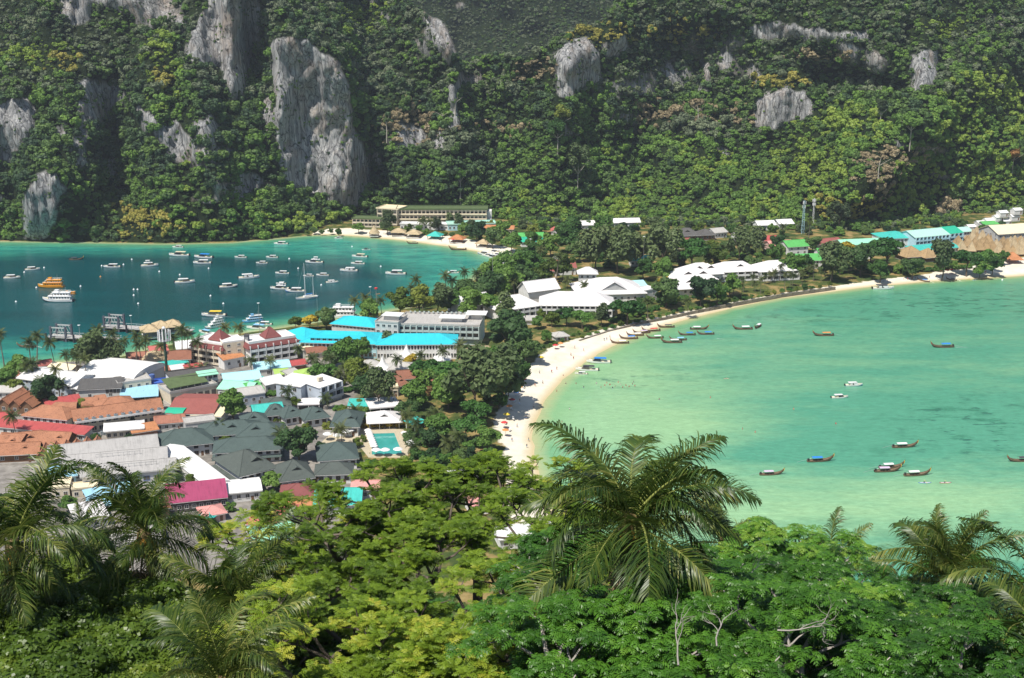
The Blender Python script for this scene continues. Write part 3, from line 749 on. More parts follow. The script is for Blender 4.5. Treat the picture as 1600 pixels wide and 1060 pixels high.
WALL = {k: paint('wall_' + k, c, 0.85, v, 0.5, spec=0.15, bump=0.15, bscale=2.5) for k, (c, v) in {
    'white': ((0.72, 0.71, 0.69), 0.10), 'cream': ((0.66, 0.58, 0.45), 0.12), 'grey': ((0.46, 0.46, 0.45), 0.12), 'bluegrey': ((0.42, 0.47, 0.53), 0.08), 'pale': ((0.58, 0.57, 0.54), 0.12), 'brick': ((0.32, 0.17, 0.12), 0.2), 'wood': ((0.20, 0.115, 0.07), 0.25), 'sage': ((0.46, 0.53, 0.50), 0.1), 'pink': ((0.60, 0.42, 0.36), 0.12), 'blue': ((0.12, 0.22, 0.50), 0.1), 'sky': ((0.45, 0.68, 0.75), 0.08), 'dark': ((0.12, 0.11, 0.10), 0.2), 'tower': ((0.10, 0.105, 0.13), 0.15)}.items()}
def mat_glass():
    m, n, l, out = newmat('window_glass')
    p = N(n, 'ShaderNodeBsdfPrincipled'); l.new(p.outputs[0], out.inputs[0]); p.inputs['Roughness'].default_value = 0.08; p.inputs['Specular IOR Level'].default_value = 0.6
    oi = N(n, 'ShaderNodeObjectInfo'); r = ramp(n, [(0.0, (0.012, 0.016, 0.02)), (0.6, (0.035, 0.042, 0.05)), (1.0, (0.13, 0.12, 0.10))]); l.new(oi.outputs['Random'], r.inputs[0]); l.new(r.outputs[0], p.inputs['Base Color'])
    return m
GLASS = mat_glass()
METAL = paint('steel', (0.5, 0.5, 0.5), 0.4, 0.1, 2, metal=0.6)
WOOD = paint('plank_wood', (0.20, 0.14, 0.09), 0.8, 0.25, 2)
GZ = 1.55
_wm = {}
def window_meshes(w, h, fm):
    k = (round(w, 1), round(h, 1), fm.name)
    if k not in _wm:
        w, h = k[0], k[1]
        pane = MB().box(-w / 2, w / 2, -0.02, 0.1, 0, h).mesh('pane', GLASS)
        f = MB(); t = 0.09
        f.box(-w / 2 - t, w / 2 + t, -0.09, 0.06, h, h + t); f.box(-w / 2 - t, w / 2 + t, -0.14, 0.06, -t, 0)
        f.box(-w / 2 - t, -w / 2, -0.09, 0.06, 0, h); f.box(w / 2, w / 2 + t, -0.09, 0.06, 0, h)
        if w > 0.9: f.box(-0.035, 0.035, -0.06, 0.03, 0, h)
        _wm[k] = (pane, f.mesh('frame', fm))
    return _wm[k]
def add_window(parent, x, y, z, w, h, rz, fm, name='window'):
    a, b = window_meshes(w, h, fm)
    o = obj(name, a, parent, (x, y, z), rz); obj('frame', b, o)
    return o
def roof_mesh(kind, L, W, rise, over, mat, th=0.22):
    """roof over a plan centred on x, y from 0 to W, eave at z=0"""
    b = MB(); x0, x1, y0, y1 = -L / 2 - over, L / 2 + over, -over, W + over; ym = (y0 + y1) / 2
    e = -over * rise / (W / 2 + over) * 0.6
    if kind == 'gable':
        b.slab([(x0, y0, e), (x1, y0, e), (x1, ym, rise), (x0, ym, rise)], th); b.slab([(x1, y1, e), (x0, y1, e), (x0, ym, rise), (x1, ym, rise)], th)
        b.box(x0 - 0.03, x1 + 0.03, ym - 0.16, ym + 0.16, rise - 0.04, rise + 0.1)
    elif kind == 'hip':
        hl = min((y1 - y0) / 2, (x1 - x0) / 2 * 0.96); rx0, rx1 = x0 + hl, x1 - hl
        b.slab([(x0, y0, e), (x1, y0, e), (rx1, ym, rise), (rx0, ym, rise)], th); b.slab([(x1, y1, e), (x0, y1, e), (rx0, ym, rise), (rx1, ym, rise)], th)
        b.slab([(x1, y0, e), (x1, y1, e), (rx1, ym, rise)], th); b.slab([(x0, y1, e), (x0, y0, e), (rx0, ym, rise)], th)
        for cx, cy, rx in ((x0, y0, rx0), (x0, y1, rx0), (x1, y0, rx1), (x1, y1, rx1)): b.tube([(cx, cy, e + 0.02), (rx, ym, rise + 0.02)], 0.13, 4)
        b.tube([(rx0 - 0.01, ym, rise + 0.02), (rx1 + 0.01, ym, rise + 0.02)], 0.15, 4)
    elif kind == 'shed':
        b.slab([(x0, y0, e), (x1, y0, e), (x1, y1, rise), (x0, y1, rise)], th)
    elif kind == 'barrel':
        n = 10; pr = []
        for i in range(n + 1):
            a = math.pi * i / n; pr.append((ym - (y1 - y0) / 2 * math.cos(a), rise * math.sin(a)))
        for (ya, za), (yb, zb) in zip(pr[:-1], pr[1:]): b.slab([(x0, ya, za), (x1, ya, za), (x1, yb, zb), (x0, yb, zb)], th)
        for x in (x0 + 0.3, x1 - 0.3): b.face([(x, y, z - 0.1) for y, z in pr])
    elif kind == 'flat':
        b.box(x0, x1, y0, y1, 0, 0.25)
        p = 0.25; hh = 0.25 + max(rise, 0.05)
        if rise > 0:
            b.box(x0, x1, y0, y0 + p, 0.25, hh); b.box(x0, x1, y1 - p, y1, 0.25, hh); b.box(x0, x0 + p, y0 + p, y1 - p, 0.25, hh); b.box(x1 - p, x1, y0 + p, y1 - p, 0.25, hh)
    elif kind == 'tent':       # stretched peak canopy
        n = 12; cxm = 0.0; pr = [(1.0, 0), (0.72, 0.10), (0.5, 0.22), (0.3, 0.42), (0.16, 0.66), (0.06, 0.9), (0.012, 1.0)]
        bi = len(b.v)
        for rr, zz in pr:
            for k in range(n):
                th_ = 2 * math.pi * k / n + math.pi / 4; sq = 1 / max(abs(math.cos(th_ - math.pi / 4)), abs(math.sin(th_ - math.pi / 4)))
                sq = 1 + (sq - 1) * rr
                b.v.append((L / 2 * rr * sq * math.cos(th_ - math.pi / 4), W / 2 + W / 2 * rr * sq * math.sin(th_ - math.pi / 4), rise * zz))
        for i in range(len(pr) - 1):
            for k in range(n):
                k2 = (k + 1) % n; b.f.append((bi + i * n + k, bi + i * n + k2, bi + (i + 1) * n + k2, bi + (i + 1) * n + k)); b.m.append(0)
    elif kind == 'cone':
        n = 14
        b.lathe([(L / 2 + over, e), (L / 2 * 0.55, rise * 0.5), (0.25, rise), (0.05, rise + 0.5)], n, c=(0, W / 2)); b.lathe([(L / 2 + over - 0.2, e - 0.25), (L / 2 + over, e)], n, c=(0, W / 2))
    return b.mesh('roof', mat, smooth=kind in ('tent',))
class Bld: pass
def bld(name, label, A, B, depth, h, roof='gable', rise=2.5, wall='white', rc='white', over=0.7, wins=None, ridge='x', cat='building', group=None, gablets=None, skirt=0, frame='white', posts=False, zb=None, base=None, balc=None, door=True, ww=1.3, wh=1.4):
    """A,B: photo pixels of the two ends of the front eave (at height h above the ground)"""
    zb = GZ if zb is None else zb
    a, b = at(A[0], A[1], zb + h), at(B[0], B[1], zb + h)
    d = b - a; L = d.length; rz = math.atan2(d.y, d.x); mid = (a + b) / 2
    t = thing(name, label, cat, (mid.x, mid.y, zb), rz, group)
    W = depth; wm = WALL[wall]
    wb = MB()
    if posts:
        for i in range(max(2, int(L / 4) + 1)):
            for yy in (0.15, W - 0.15):
                x = -L / 2 + 0.15 + (L - 0.3) * i / max(1, int(L / 4))
                p = MB(); p.box(-0.12, 0.12, -0.12, 0.12, -0.6, h + 0.1); o = p.build('post', wm, t); o.location = (x, yy, 0)
        fl = MB().box(-L / 2, L / 2, 0, W, -0.5, 0.12).build('floor_slab', WALL['pale'], t)
    else:
        wb.box(-L / 2, L / 2, 0, W, -0.8, h, skip='t')
        if roof == 'gable' or roof == 'shed':
            if roof == 'shed':
                for x in (-L / 2, L / 2): wb.face([(x, 0, h), (x, W, h), (x, W, h + rise * 0.92)])
                wb.face([(-L / 2, W, h), (L / 2, W, h), (L / 2, W, h + rise * 0.92), (-L / 2, W, h + rise * 0.92)])
            elif ridge == 'x':
                for x in (-L / 2, L / 2): wb.face([(x, 0, h), (x, W, h), (x, W / 2, h + rise * 0.93)])
            else:
                for y in (0, W): wb.face([(-L / 2, y, h), (L / 2, y, h), (0, y, h + rise * 0.93)])
        else: wb.face([(-L / 2, 0, h), (L / 2, 0, h), (L / 2, W, h), (-L / 2, W, h)])
        wb.build('wall', wm, t)
        # plinth and cornice bands give the wall its edges
        MB().box(-L / 2 - 0.06, L / 2 + 0.06, -0.06, W + 0.06, -0.7, 0.35).build('plinth', WALL['pale' if wall != 'pale' else 'grey'], t)
    if ridge == 'x':
        ro = obj('roof', roof_mesh(roof, L, W, rise, over, ROOF[rc]), t, (0, 0, h))
    else:
        ro = obj('roof', roof_mesh(roof, W, L, rise, over, ROOF[rc]), t, (-L / 2, W / 2, h), -math.pi / 2)
    if roof in ('gable', 'hip', 'shed') and not posts and L > 7:
        g = MB(); g.box(-L / 2 - over * 0.9, L / 2 + over * 0.9, -over - 0.02, -over + 0.12, -0.35 - over * 0.25, -0.18 - over * 0.25); o = obj('fascia', g.mesh('fascia', WALL['white']), t, (0, 0, h))
    for gx_ in (gablets or ()):          # small gables set into the roof slope
        s = min(L, W) * 0.20; yb = W * 0.20; zb_ = h + rise * (yb + over) / (W / 2 + over) - 0.3
        q = MB(); hh = s * 0.62
        q.slab([(-s, 0, 0), (-s, s * 1.9, 0.05), (0, s * 1.9, hh), (0, -0.4, hh)], 0.18); q.slab([(s, s * 1.9, 0.05), (s, 0, 0), (0, -0.4, hh), (0, s * 1.9, hh)], 0.18)
        o = obj('gablet', q.mesh('gablet', ROOF[rc]), t, (gx_ * L, yb, zb_))
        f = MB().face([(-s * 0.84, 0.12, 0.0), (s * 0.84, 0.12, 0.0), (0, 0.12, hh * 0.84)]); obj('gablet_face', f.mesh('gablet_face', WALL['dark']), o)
    if skirt:
        q = MB(); zs = h * 0.55 if h > 5 else h - 1.2; k = skirt
        q.slab([(-L / 2 - k, -k, zs - k * .5), (L / 2 + k, -k, zs - k * .5), (L / 2 + .02, -.02, zs), (-L / 2 - .02, -.02, zs)], 0.15)
        q.slab([(L / 2 + k, -k, zs - k * .5), (L / 2 + k, W + k, zs - k * .5), (L / 2 + .02, W, zs), (L / 2 + .02, -.02, zs)], 0.15)
        q.slab([(-L / 2 - k, W + k, zs - k * .5), (-L / 2 - k, -k, zs - k * .5), (-L / 2 - .02, -.02, zs), (-L / 2 - .02, W, zs)], 0.15)
        q.build('lower_roof', ROOF[rc], t)
    fm = WALL[frame]
    for spec in (wins or ()):
        face, n, rows = spec[0], spec[1], spec[2]
        w_ = spec[3] if len(spec) > 3 else ww; h_ = spec[4] if len(spec) > 4 else wh
        S = L if face == 'f' else W
        for rr in range(rows):
            z = h * (rr + 0.5) / rows - h_ / 2 + 0.1
            for i in range(n):
                u = (i + 0.5) / n
                if face == 'f': add_window(t, -L / 2 + L * u, 0, z, w_, h_, 0, fm)
                elif face == 'r': add_window(t, L / 2, W * u, z, w_, h_, math.pi / 2, fm)
                else: add_window(t, -L / 2, W * u, z, w_, h_, -math.pi / 2, fm)
    if door and not posts and h > 2.5 and not balc:
        q = MB().box(-0.5, 0.5, -0.05, 0.05, 0.02, 2.1); o = q.build('door', WALL['wood'], t); o.location = (L * 0.31, -0.02, 0)
        obj('handle', MB().box(0.32, 0.40, -0.12, -0.05, 1.0, 1.08).mesh('handle', METAL), o)
    if balc:                            # (bays, floors, z0, floor height, face)
        nb, nf, z0, fh, face = balc
        S = L if face == 'f' else W
        hold = bpy.data.objects.new('balcony_front', None); COL.objects.link(hold); hold.parent = t
        if face == 'f': hold.location = (0, 0, 0)
        elif face == 'r': hold.location = (L / 2, W / 2, 0); hold.rotation_euler = (0, 0, math.pi / 2)
        else: hold.location = (-L / 2, W / 2, 0); hold.rotation_euler = (0, 0, -math.pi / 2)
        bw = S / nb; dp = 1.3
        colm = MB().box(-0.2, 0.2, -dp - 0.05, 0.0, z0, z0 + nf * fh - 0.02).mesh('column', wm)
        for i in range(nb + 1): obj('column', colm, hold, (-S / 2 + 0.2 + (S - 0.4) * i / nb, 0, 0))
        slab = MB().box(-S / 2, S / 2, -dp, 0, 0, 0.28).mesh('balcony_slab', wm)
        rail = MB().box(-bw / 2 + 0.22, bw / 2 - 0.22, -dp + 0.04, -dp + 0.14, 0.28, 1.2).mesh('railing', wm)
        dw = MB().box(-bw * 0.36, bw * 0.30, -0.06, 0.05, 0.3, min(2.5, fh - 0.5)).mesh('glass_door', GLASS)
        for k in range(nf):
            obj('balcony_slab', slab, hold, (0, 0, z0 + k * fh))
            for i in range(nb):
                x = -S / 2 + bw * (i + 0.5)
                obj('railing', rail, hold, (x, 0, z0 + k * fh)); obj('glass_door', dw, hold, (x, 0, z0 + k * fh))
    t['L'] = L
    r = Bld(); r.o = t; r.L = L; r.W = W; r.h = h
    return r
def part_box(t, name, x0, x1, y0, y1, z0, z1, mat):
    return MB().box(x0, x1, y0, y1, z0, z1).build(name, mat, t.o)
def part_roof(t, name, kind, x, y, z, L, W, rise, rc, over=0.3):
    return obj(name, roof_mesh(kind, L, W, rise, over, ROOF[rc]), t.o, (x, y, z))

# ---------------- left town
bld('hall', 'long white-roofed hall with blue-grey windowed wall behind the dark round tree', (28, 590), (111, 602), 18, 6.5, 'gable', 2.4, 'bluegrey', 'white', wins=[('f', 9, 2, 1.2, 1.3)])
bld('hall', 'small white lean-to roof against the right end of the windowed white hall', (112, 606), (136, 609), 19, 5.2, 'shed', 1.4, 'grey', 'white', wins=[('f', 3, 1)])
bld('hall', 'white barrel-vaulted hall, the only arched white roof in town', (124, 584), (208, 594), 24, 6.5, 'barrel', 3.4, 'pale', 'white', wins=[('f', 8, 1)])
t = bld('house', 'concrete house with dark sloping roof and open upper terrace beside the blue tarps', (123, 608), (188, 605), 10, 6.8, 'shed', 1.5, 'pale', 'dark', wins=[('f', 2, 1)])
for i in range(4): part_box(t, 'terrace_opening_shade', t.L * (0.14 + 0.09 * i), t.L * (0.14 + 0.09 * i) + 1.4, -0.06, 0.05, 4.1, 6.1, WALL['dark'])  # dark panels on the solid wall paint the shade inside the open terrace
bld('house', 'flat cream block between the arched hall and the blue tower', (184, 601), (236, 594), 10, 7, 'flat', 0.6, 'cream', 'concrete', 0.1, wins=[('f', 4, 2)])
bld('market_shelter', 'light blue sloping canopy at the foot of the blue tower', (189, 622), (245, 618), 12, 3.6, 'shed', 1.3, 'pale', 'lightblue', posts=True, cat='shelter')
bld('house', 'low shed with blue-painted flat roof right of the blue tower', (232, 602), (270, 598), 7, 4.5, 'flat', 0.5, 'pale', 'blue', 0.2)
bld('house', 'tiny grey gabled roof at the left frame edge above terracotta bungalows', (-6, 612), (28, 612), 8, 4, 'gable', 1.6, 'pale', 'concrete', wins=[('f', 3, 1)])
for i, (a, b) in enumerate((((-4, 631), (14, 632)), ((14, 633), (31, 634)), ((31, 634), (50, 635)))):
    bld('bungalow', ('terracotta gable-fronted bungalow touching the left frame edge below the grey shed', 'terracotta gable-fronted bungalow second from the left edge below the grey shed', 'terracotta gable-fronted bungalow left of the dark round tree')[i], a, b, 16, 4.2, 'gable', 2.6, 'wood', 'terracotta', ridge='y', wins=[('f', 1, 1)])
bld('row_house', 'long two-storey terracotta-roofed row house with white eave left of the tanks terrace', (35, 648), (104, 655), 12, 7, 'hip', 3.0, 'white', 'terracotta', wins=[('f', 7, 2, 1.6, 1.5)])
for i, (a, b, d, lb) in enumerate((((80, 641), (103, 642), 8, 'arched terracotta roof nearest the red strip roof'), ((103, 642), (118, 641), 8, 'arched terracotta roof in the middle of the curved trio'), ((128, 635), (152, 633), 9, 'arched terracotta roof right of the leafy courtyard'), ((153, 630), (167, 628), 8, 'smallest arched terracotta roof beside the concrete terrace house'))):
    bld('bungalow', lb, a, b, d, 5, 'barrel', 2.0, 'pink', 'terracotta', 0.4, wins=[('f', 2, 1)])
bld('shed', 'thin bright red roof behind the arched terracotta roofs', (74, 634), (126, 626), 6, 5, 'shed', 1.2, 'pale', 'red', cat='shed')
bld('row_house', 'broad terracotta hip roof behind the terrace of water tanks', (155, 639), (212, 630), 11, 6, 'hip', 2.6, 'pink', 'terracotta', wins=[('f', 6, 1)])
tk = bld('row_house', 'long terracotta-roofed guesthouse with white rooftop ledge carrying water tanks', (117, 657), (253, 638), 10, 6.2, 'gable', 3.2, 'cream', 'terracotta', wins=[('f', 12, 2, 1.9, 1.7)])
part_box(tk, 'ledge', -tk.L / 2, tk.L / 2, -2.4, -0.05, 5.4, 5.75, WALL['white'])
part_box(tk, 'parapet', -tk.L / 2, tk.L / 2, -2.4, -2.2, 5.75, 6.3, WALL['white'])
bld('shed', 'red roof cut by the left frame edge above the long red strip', (-14, 660), (18, 657), 12, 4.5, 'gable', 2, 'brick', 'red', cat='shed')
bld('row_house', 'very long narrow red-roofed row running from the left edge to the rooftop tanks', (-10, 665), (131, 678), 6, 4.2, 'shed', 1.0, 'pale', 'red', wins=[('f', 12, 1, 1.6, 1.4)])
bld('house', 'small white flat-roofed house with terracotta porch below the tanks terrace', (165, 673), (222, 668), 9, 4.6, 'hip', 0.9, 'cream', 'white', 1.0, wins=[('f', 6, 1)])
bld('shed', 'small orange-brown lean-to right of the white flat-roofed house', (208, 676), (246, 670), 6, 3.6, 'shed', 1.2, 'brick', 'orange', cat='shed')
for i, (a, b, d, lb) in enumerate((((-8, 697), (24, 699), 14, 'terracotta bungalow at the left edge above the palm crown'), ((8, 697), (64, 691), 11, 'wide terracotta bungalow with a dark gable mouth, second of the lower rows'), ((62, 691), (102, 693), 9, 'terracotta bungalow at the right end of the middle row'), ((-8, 710), (58, 707), 7, 'low terracotta bungalow row nearest the left palm'))):
    bld('bungalow', lb, a, b, d, 4, 'gable', 3.2, 'wood', 'terracotta', over=1.0, wins=[('f', 3, 1)], gablets=[0.2])
for i in range(6):
    x = 58 + i * 16.5
    bld('bungalow', ('first', 'second', 'third', 'fourth', 'fifth', 'sixth')[i] + ' terracotta gable from the left in the zigzag row above the grey hotel', (x, 712 - i * 2.2), (x + 16, 711 - i * 2.2), 9, 3.4, 'gable', 2.2, 'wood', 'terracotta', ridge='y', over=0.3, wins=[('f', 1, 1)])
t = bld('hotel', 'grey long-roofed hotel wing at the back of the three stepped grey wings', (78, 717), (246, 698), 15, 7, 'gable', 2.6, 'white', 'grey', 0.8, wins=[('f', 12, 2)])
t = bld('hotel', 'middle grey-roofed wing with a railed roof deck of the stepped hotel', (100, 728), (259, 714), 12, 6.6, 'gable', 2.0, 'white', 'grey', 0.8, wins=[('f', 12, 2)])
for k in range(9): part_box(t, 'deck_rail_post', -7 + k * 2, -6.9 + k * 2, 2.6, 2.7, 7.2, 9.0, METAL)
part_box(t, 'deck_rail', -7, 9.2, 2.6, 2.7, 8.95, 9.05, METAL)
t = bld('hotel', 'front grey-roofed hotel wing with blue-framed windows above the palm crown', (128, 744), (273, 731), 11, 6.4, 'gable', 2.0, 'white', 'grey', 0.8, wins=[('f', 8, 1, 2.2, 1.6)], frame='blue')
for k in range(9): part_box(t, 'deck_rail_post', -6 + k * 2, -5.9 + k * 2, 2.4, 2.5, 7.0, 8.7, METAL)
part_box(t, 'deck_rail', -6, 10.2, 2.4, 2.5, 8.65, 8.75, METAL)
bld('house', 'cream flat-roofed house left of the front grey hotel wing', (70, 765), (108, 762), 9, 4.5, 'flat', 0.5, 'cream', 'cream', 0.2, wins=[('f', 3, 1)])
bld('house', 'second cream flat roof tucked against the front grey hotel wing', (112, 766), (152, 762), 6, 3.6, 'flat', 0.4, 'cream', 'cream', 0.2, wins=[('f', 3, 1)])
bld('shed', 'pale blue tin roof left of the palm crown in front of the grey hotel', (140, 781), (180, 773), 7, 3.4, 'shed', 1.2, 'pale', 'lightblue', cat='shed')
bld('shed', 'lower pale blue tin roof directly behind the second palm', (138, 792), (172, 788), 5, 3, 'shed', 1.0, 'pale', 'lightblue', cat='shed')
bld('shed', 'small sky-blue roof right of the pale blue tin roofs', (184, 768), (206, 766), 6, 3.4, 'shed', 1.0, 'pale', 'lightblue', cat='shed')
bld('house', 'blue stepped sheds between left palm and grey hotel', (80, 748), (118, 742), 8, 4, 'shed', 1.4, 'sky', 'lightblue', wins=[('f', 3, 1)])
bld('house', 'white awning house behind the left palms', (120, 815), (168, 806), 12, 3.6, 'shed', 1.6, 'white', 'whitetile', wins=[('f', 4, 1)])
bld('shed', 'pale roof glimpsed between the second and third palms', (175, 850), (250, 842), 12, 3.4, 'gable', 1.6, 'pale', 'concrete', cat='shed')
# long white shed running towards the camera, its lower annexe, magenta and red roofs
bld('hall', 'very long narrow white roof running diagonally between grey hotel and green resort', (322, 758), (357, 750), 46, 5.5, 'gable', 0.9, 'pale', 'white', ridge='y', over=0.4, wins=[('l', 14, 1, 1.5, 1.4)])
bld('hall', 'white roof joining the near end of the long diagonal white roof', (338, 772), (407, 765), 12, 4.2, 'gable', 1.2, 'white', 'white', wins=[('f', 5, 1)])
bld('hall', 'magenta-roofed building with dark verandah above the palm fronds', (262, 786), (354, 776), 10, 4.6, 'shed', 3.0, 'dark', 'magenta', 0.5, wins=[('f', 8, 1)])
bld('shed', 'dull brown shed at the left end of the magenta roof', (226, 800), (264, 792), 8, 4, 'shed', 1.6, 'brick', 'rust', cat='shed')
bld('shed', 'small pink-brown pitched shack below the magenta roof', (318, 806), (352, 800), 8, 3.2, 'hip', 1.6, 'pink', 'pink', cat='shed')
bld('shed', 'tiny teal kiosk roof left of the pink-brown shack', (310, 806), (330, 809), 4, 2.8, 'hip', 0.8, 'wood', 'teal', cat='shed')
bld('house', 'bright coral-red roof facing up beside the feathery tree', (384, 818), (428, 824), 20, 4.4, 'gable', 1.8, 'pale', 'coral', 0.4, wins=[('f', 3, 1)])
bld('house', 'mint-roofed house half hidden below the coral-red roof', (395, 846), (462, 836), 12, 4, 'gable', 1.8, 'white', 'mint', wins=[('f', 4, 1)])
bld('house', 'maroon hip-roofed house beneath the dark green gables', (438, 777), (490, 775), 11, 4.4, 'hip', 2.8, 'brick', 'maroon', wins=[('f', 4, 1)])
bld('shed', 'small orange tiled wall house between maroon and teal roofs', (448, 797), (492, 794), 6, 3.6, 'shed', 1.8, 'white', 'orange', cat='shed')
bld('house', 'bright teal-roofed house behind the feathery tree branches', (492, 788), (562, 787), 15, 4.6, 'gable', 3.0, 'white', 'teal', wins=[('f', 4, 1)])
bld('house', 'pink-roofed house seen through the feathery tree', (550, 764), (590, 764), 8, 4.4, 'gable', 1.8, 'white', 'pink', wins=[('f', 3, 1)])
bld('house', 'white flat roof isolated among trees near the beach', (713, 752), (758, 746), 9, 4.2, 'shed', 0.6, 'pink', 'white', wins=[('f', 4, 1)])
bld('house', 'white-roofed beach house glimpsed behind the central coconut palm', (782, 842), (868, 834), 10, 4.2, 'gable', 1.2, 'white', 'white', wins=[('f', 5, 1)])
bld('house', 'second low house with pale pink roof under the isolated white roof', (735, 790), (772, 786), 8, 4, 'gable', 1.6, 'white', 'pink', wins=[('f', 3, 1)])
# restaurant block, brick-red roof, market
t = bld('restaurant', 'cream terrace building with a row of dark openings above the big brick-red roof', (266, 616), (339, 602), 14, 5.2, 'flat', 0.9, 'cream', 'concrete', 0.2)
for i in range(7): part_box(t, 'opening_shade', -t.L / 2 + t.L * (i + 0.12) / 7, -t.L / 2 + t.L * (i + 0.78) / 7, -0.07, 0.05, 0.6, 3.6, WALL['dark'])  # shaded interiors painted as dark boxes on an unbroken wall
part_roof(t, 'awning', 'shed', -1.5, 1.5, 7.4, t.L * 0.8, 9, 2.0, 'mossy', 0.3)
for i in range(6): part_box(t, 'awning_post', -t.L * 0.4 + t.L * 0.15 * i, -t.L * 0.4 + t.L * 0.15 * i + 0.2, 1.6, 1.8, 6.2, 7.4, WALL['white'])
t = bld('restaurant', 'two-tone upper block with mint awning behind the cream terrace building', (268, 593), (340, 583), 11, 8.5, 'flat', 0.5, 'white', 'dark', 0.3, wins=[('f', 9, 3, 1.6, 1.3)])
part_roof(t, 'awning', 'shed', t.L * 0.28, -2.0, 8.8, t.L * 0.42, 5, 0.9, 'mint', 0.2)
bld('warehouse', 'very broad brick-red roof below the terrace building', (262, 645), (332, 646), 26, 4.6, 'gable', 2.4, 'pale', 'brownred', wins=[('f', 7, 1)])
bld('shed', 'small jade barrel roof at the left corner of the brick-red roof', (258, 646), (285, 647), 7, 4.4, 'barrel', 1.2, 'pale', 'jade', 0.2, cat='shed')
bld('house', 'low cream roof with white wall under the brick-red roof', (300, 648), (344, 650), 9, 4, 'shed', 0.8, 'white', 'cream', wins=[('f', 5, 1)])
bld('house', 'grey-brown weathered tin roof below the jade barrel roof', (243, 662), (288, 658), 10, 4, 'gable', 1.6, 'pale', 'rust', wins=[('f', 4, 1)])
bld('house', 'grey house with dark windows among wires beside the weathered tin roof', (290, 664), (338, 658), 8, 4.6, 'flat', 0.5, 'grey', 'concrete', 0.2, wins=[('f', 5, 1)])
bld('shop', 'mint-green gabled shop roof with a darker green half', (340, 607), (390, 611), 13, 4.6, 'gable', 2.0, 'pale', 'mint', 0.4, cat='shop', wins=[('f', 5, 1)])
bld('shop', 'darker green gable joined to the mint shop roof', (390, 611), (412, 607), 12, 4.4, 'gable', 2.0, 'grey', 'green', 0.3, cat='shop', wins=[('f', 2, 1)])
bld('shop', 'large sky-blue shop roof behind the mint gable', (351, 597), (408, 591), 13, 4.6, 'gable', 2.2, 'pale', 'skyblue', 0.4, cat='shop', wins=[('f', 5, 1)])
bld('shop', 'grey-roofed shop house left of the blue-grey apartment block', (366, 620), (414, 613), 12, 5.4, 'gable', 1.6, 'bluegrey', 'concrete', 0.3, cat='shop', wins=[('f', 4, 1), ('r', 3, 1)])
bld('shop', 'white gabled shop roof between blue-grey block and sky-blue roof', (415, 602), (446, 595), 10, 4.4, 'gable', 2.2, 'pale', 'white', 0.3, cat='shop', wins=[('f', 3, 1)])
bld('shop', 'pale aqua market roof right below the second maroon hotel', (398, 578), (454, 573), 13, 4.2, 'gable', 1.6, 'pale', 'skyblue', 0.4, cat='shop', wins=[('f', 4, 1)])
bld('shop', 'lime-green shop roof beside a grey one', (430, 586), (452, 584), 10, 4.4, 'gable', 1.4, 'pale', 'lime', 0.3, cat='shop')
bld('shop', 'grey half-roof joined to the lime-green shop', (452, 587), (470, 582), 10, 4.4, 'gable', 1.4, 'pale', 'concrete', 0.3, cat='shop')
bld('house', 'olive-lime roof hidden behind the dark layered tree', (470, 590), (532, 582), 11, 5, 'hip', 2.4, 'cream', 'lime', wins=[('f', 4, 1)])
bld('shop', 'teal awning shop left of the blue-grey block', (395, 600), (416, 597), 6, 3.6, 'shed', 1.0, 'wood', 'teal', cat='shop')
bld('shop', 'small crimson roof beside the palms below the second maroon hotel', (456, 571), (478, 568), 7, 4, 'gable', 1.4, 'brick', 'red', cat='shop')
bld('shop', 'brown-tiled shop below the turquoise school', (481, 552), (512, 549), 8, 4.2, 'gable', 1.8, 'cream', 'brown', cat='shop', wins=[('f', 3, 1)])
bld('shop', 'pale lime canvas roof joining hotel and turquoise school', (474, 546), (512, 542), 8, 5.2, 'hip', 1.0, 'pale', 'cream', cat='shop')
for i, (a, b, rc, lb) in enumerate((((248, 580), (266, 578), 'rust', 'rust-striped market stall roof left of the lone pylon'), ((268, 578), (290, 575), 'whitetile', 'whitish market stall roof right of the lone pylon'), ((290, 577), (318, 573), 'red', 'red-and-white market stall roof nearest the first maroon hotel'), ((250, 573), (294, 566), 'teal', 'long teal market stall roof behind the lone pylon'), ((200, 578), (226, 577), 'red', 'bright red striped stall roof beside the arched hall'), ((228, 577), (248, 575), 'pink', 'pink stall roof next to the bright red striped one'))):
    bld('market_stall', lb, a, b, 7, 3.2, 'gable', 1.2, 'wood', rc, 0.3, cat='market stall', posts=True)
bld('house', 'brown gabled house left of the first maroon hotel', (264, 562), (297, 560), 10, 4.6, 'gable', 3.0, 'cream', 'brown', wins=[('f', 3, 1)])
bld('house', 'white-roofed hut behind the palms by the first maroon hotel', (277, 545), (300, 543), 9, 4.6, 'shed', 1.4, 'white', 'white')
bld('house', 'wide grey thatched hall near the pier root', (228, 565), (262, 561), 14, 4, 'hip', 3.0, 'wood', 'palethatch', over=1.2)
bld('house', 'grey-brown shingle roof among palms near the pier', (200, 563), (230, 561), 11, 3.6, 'gable', 2.4, 'wood', 'rust', over=1.0)
bld('house', 'pink-roofed shed among palms behind the pier hall', (236, 550), (262, 547), 9, 3.6, 'gable', 1.8, 'pale', 'coral')
bld('house', 'cream gabled house by the left shore with tan roof', (74, 575), (109, 580), 9, 4.4, 'gable', 1.8, 'cream', 'cream', wins=[('f', 3, 1)])
bld('house', 'brick-red little roof behind the cream shore house', (62, 572), (82, 569), 8, 4, 'gable', 1.6, 'pale', 'brownred')
bld('house', 'weathered red roof at the far left shore', (2, 588), (28, 586), 9, 3.6, 'gable', 1.6, 'brick', 'rust')
bld('house', 'bright green lean-to beneath the dark round tree', (40, 622), (56, 621), 5, 3, 'shed', 0.9, 'pale', 'green')
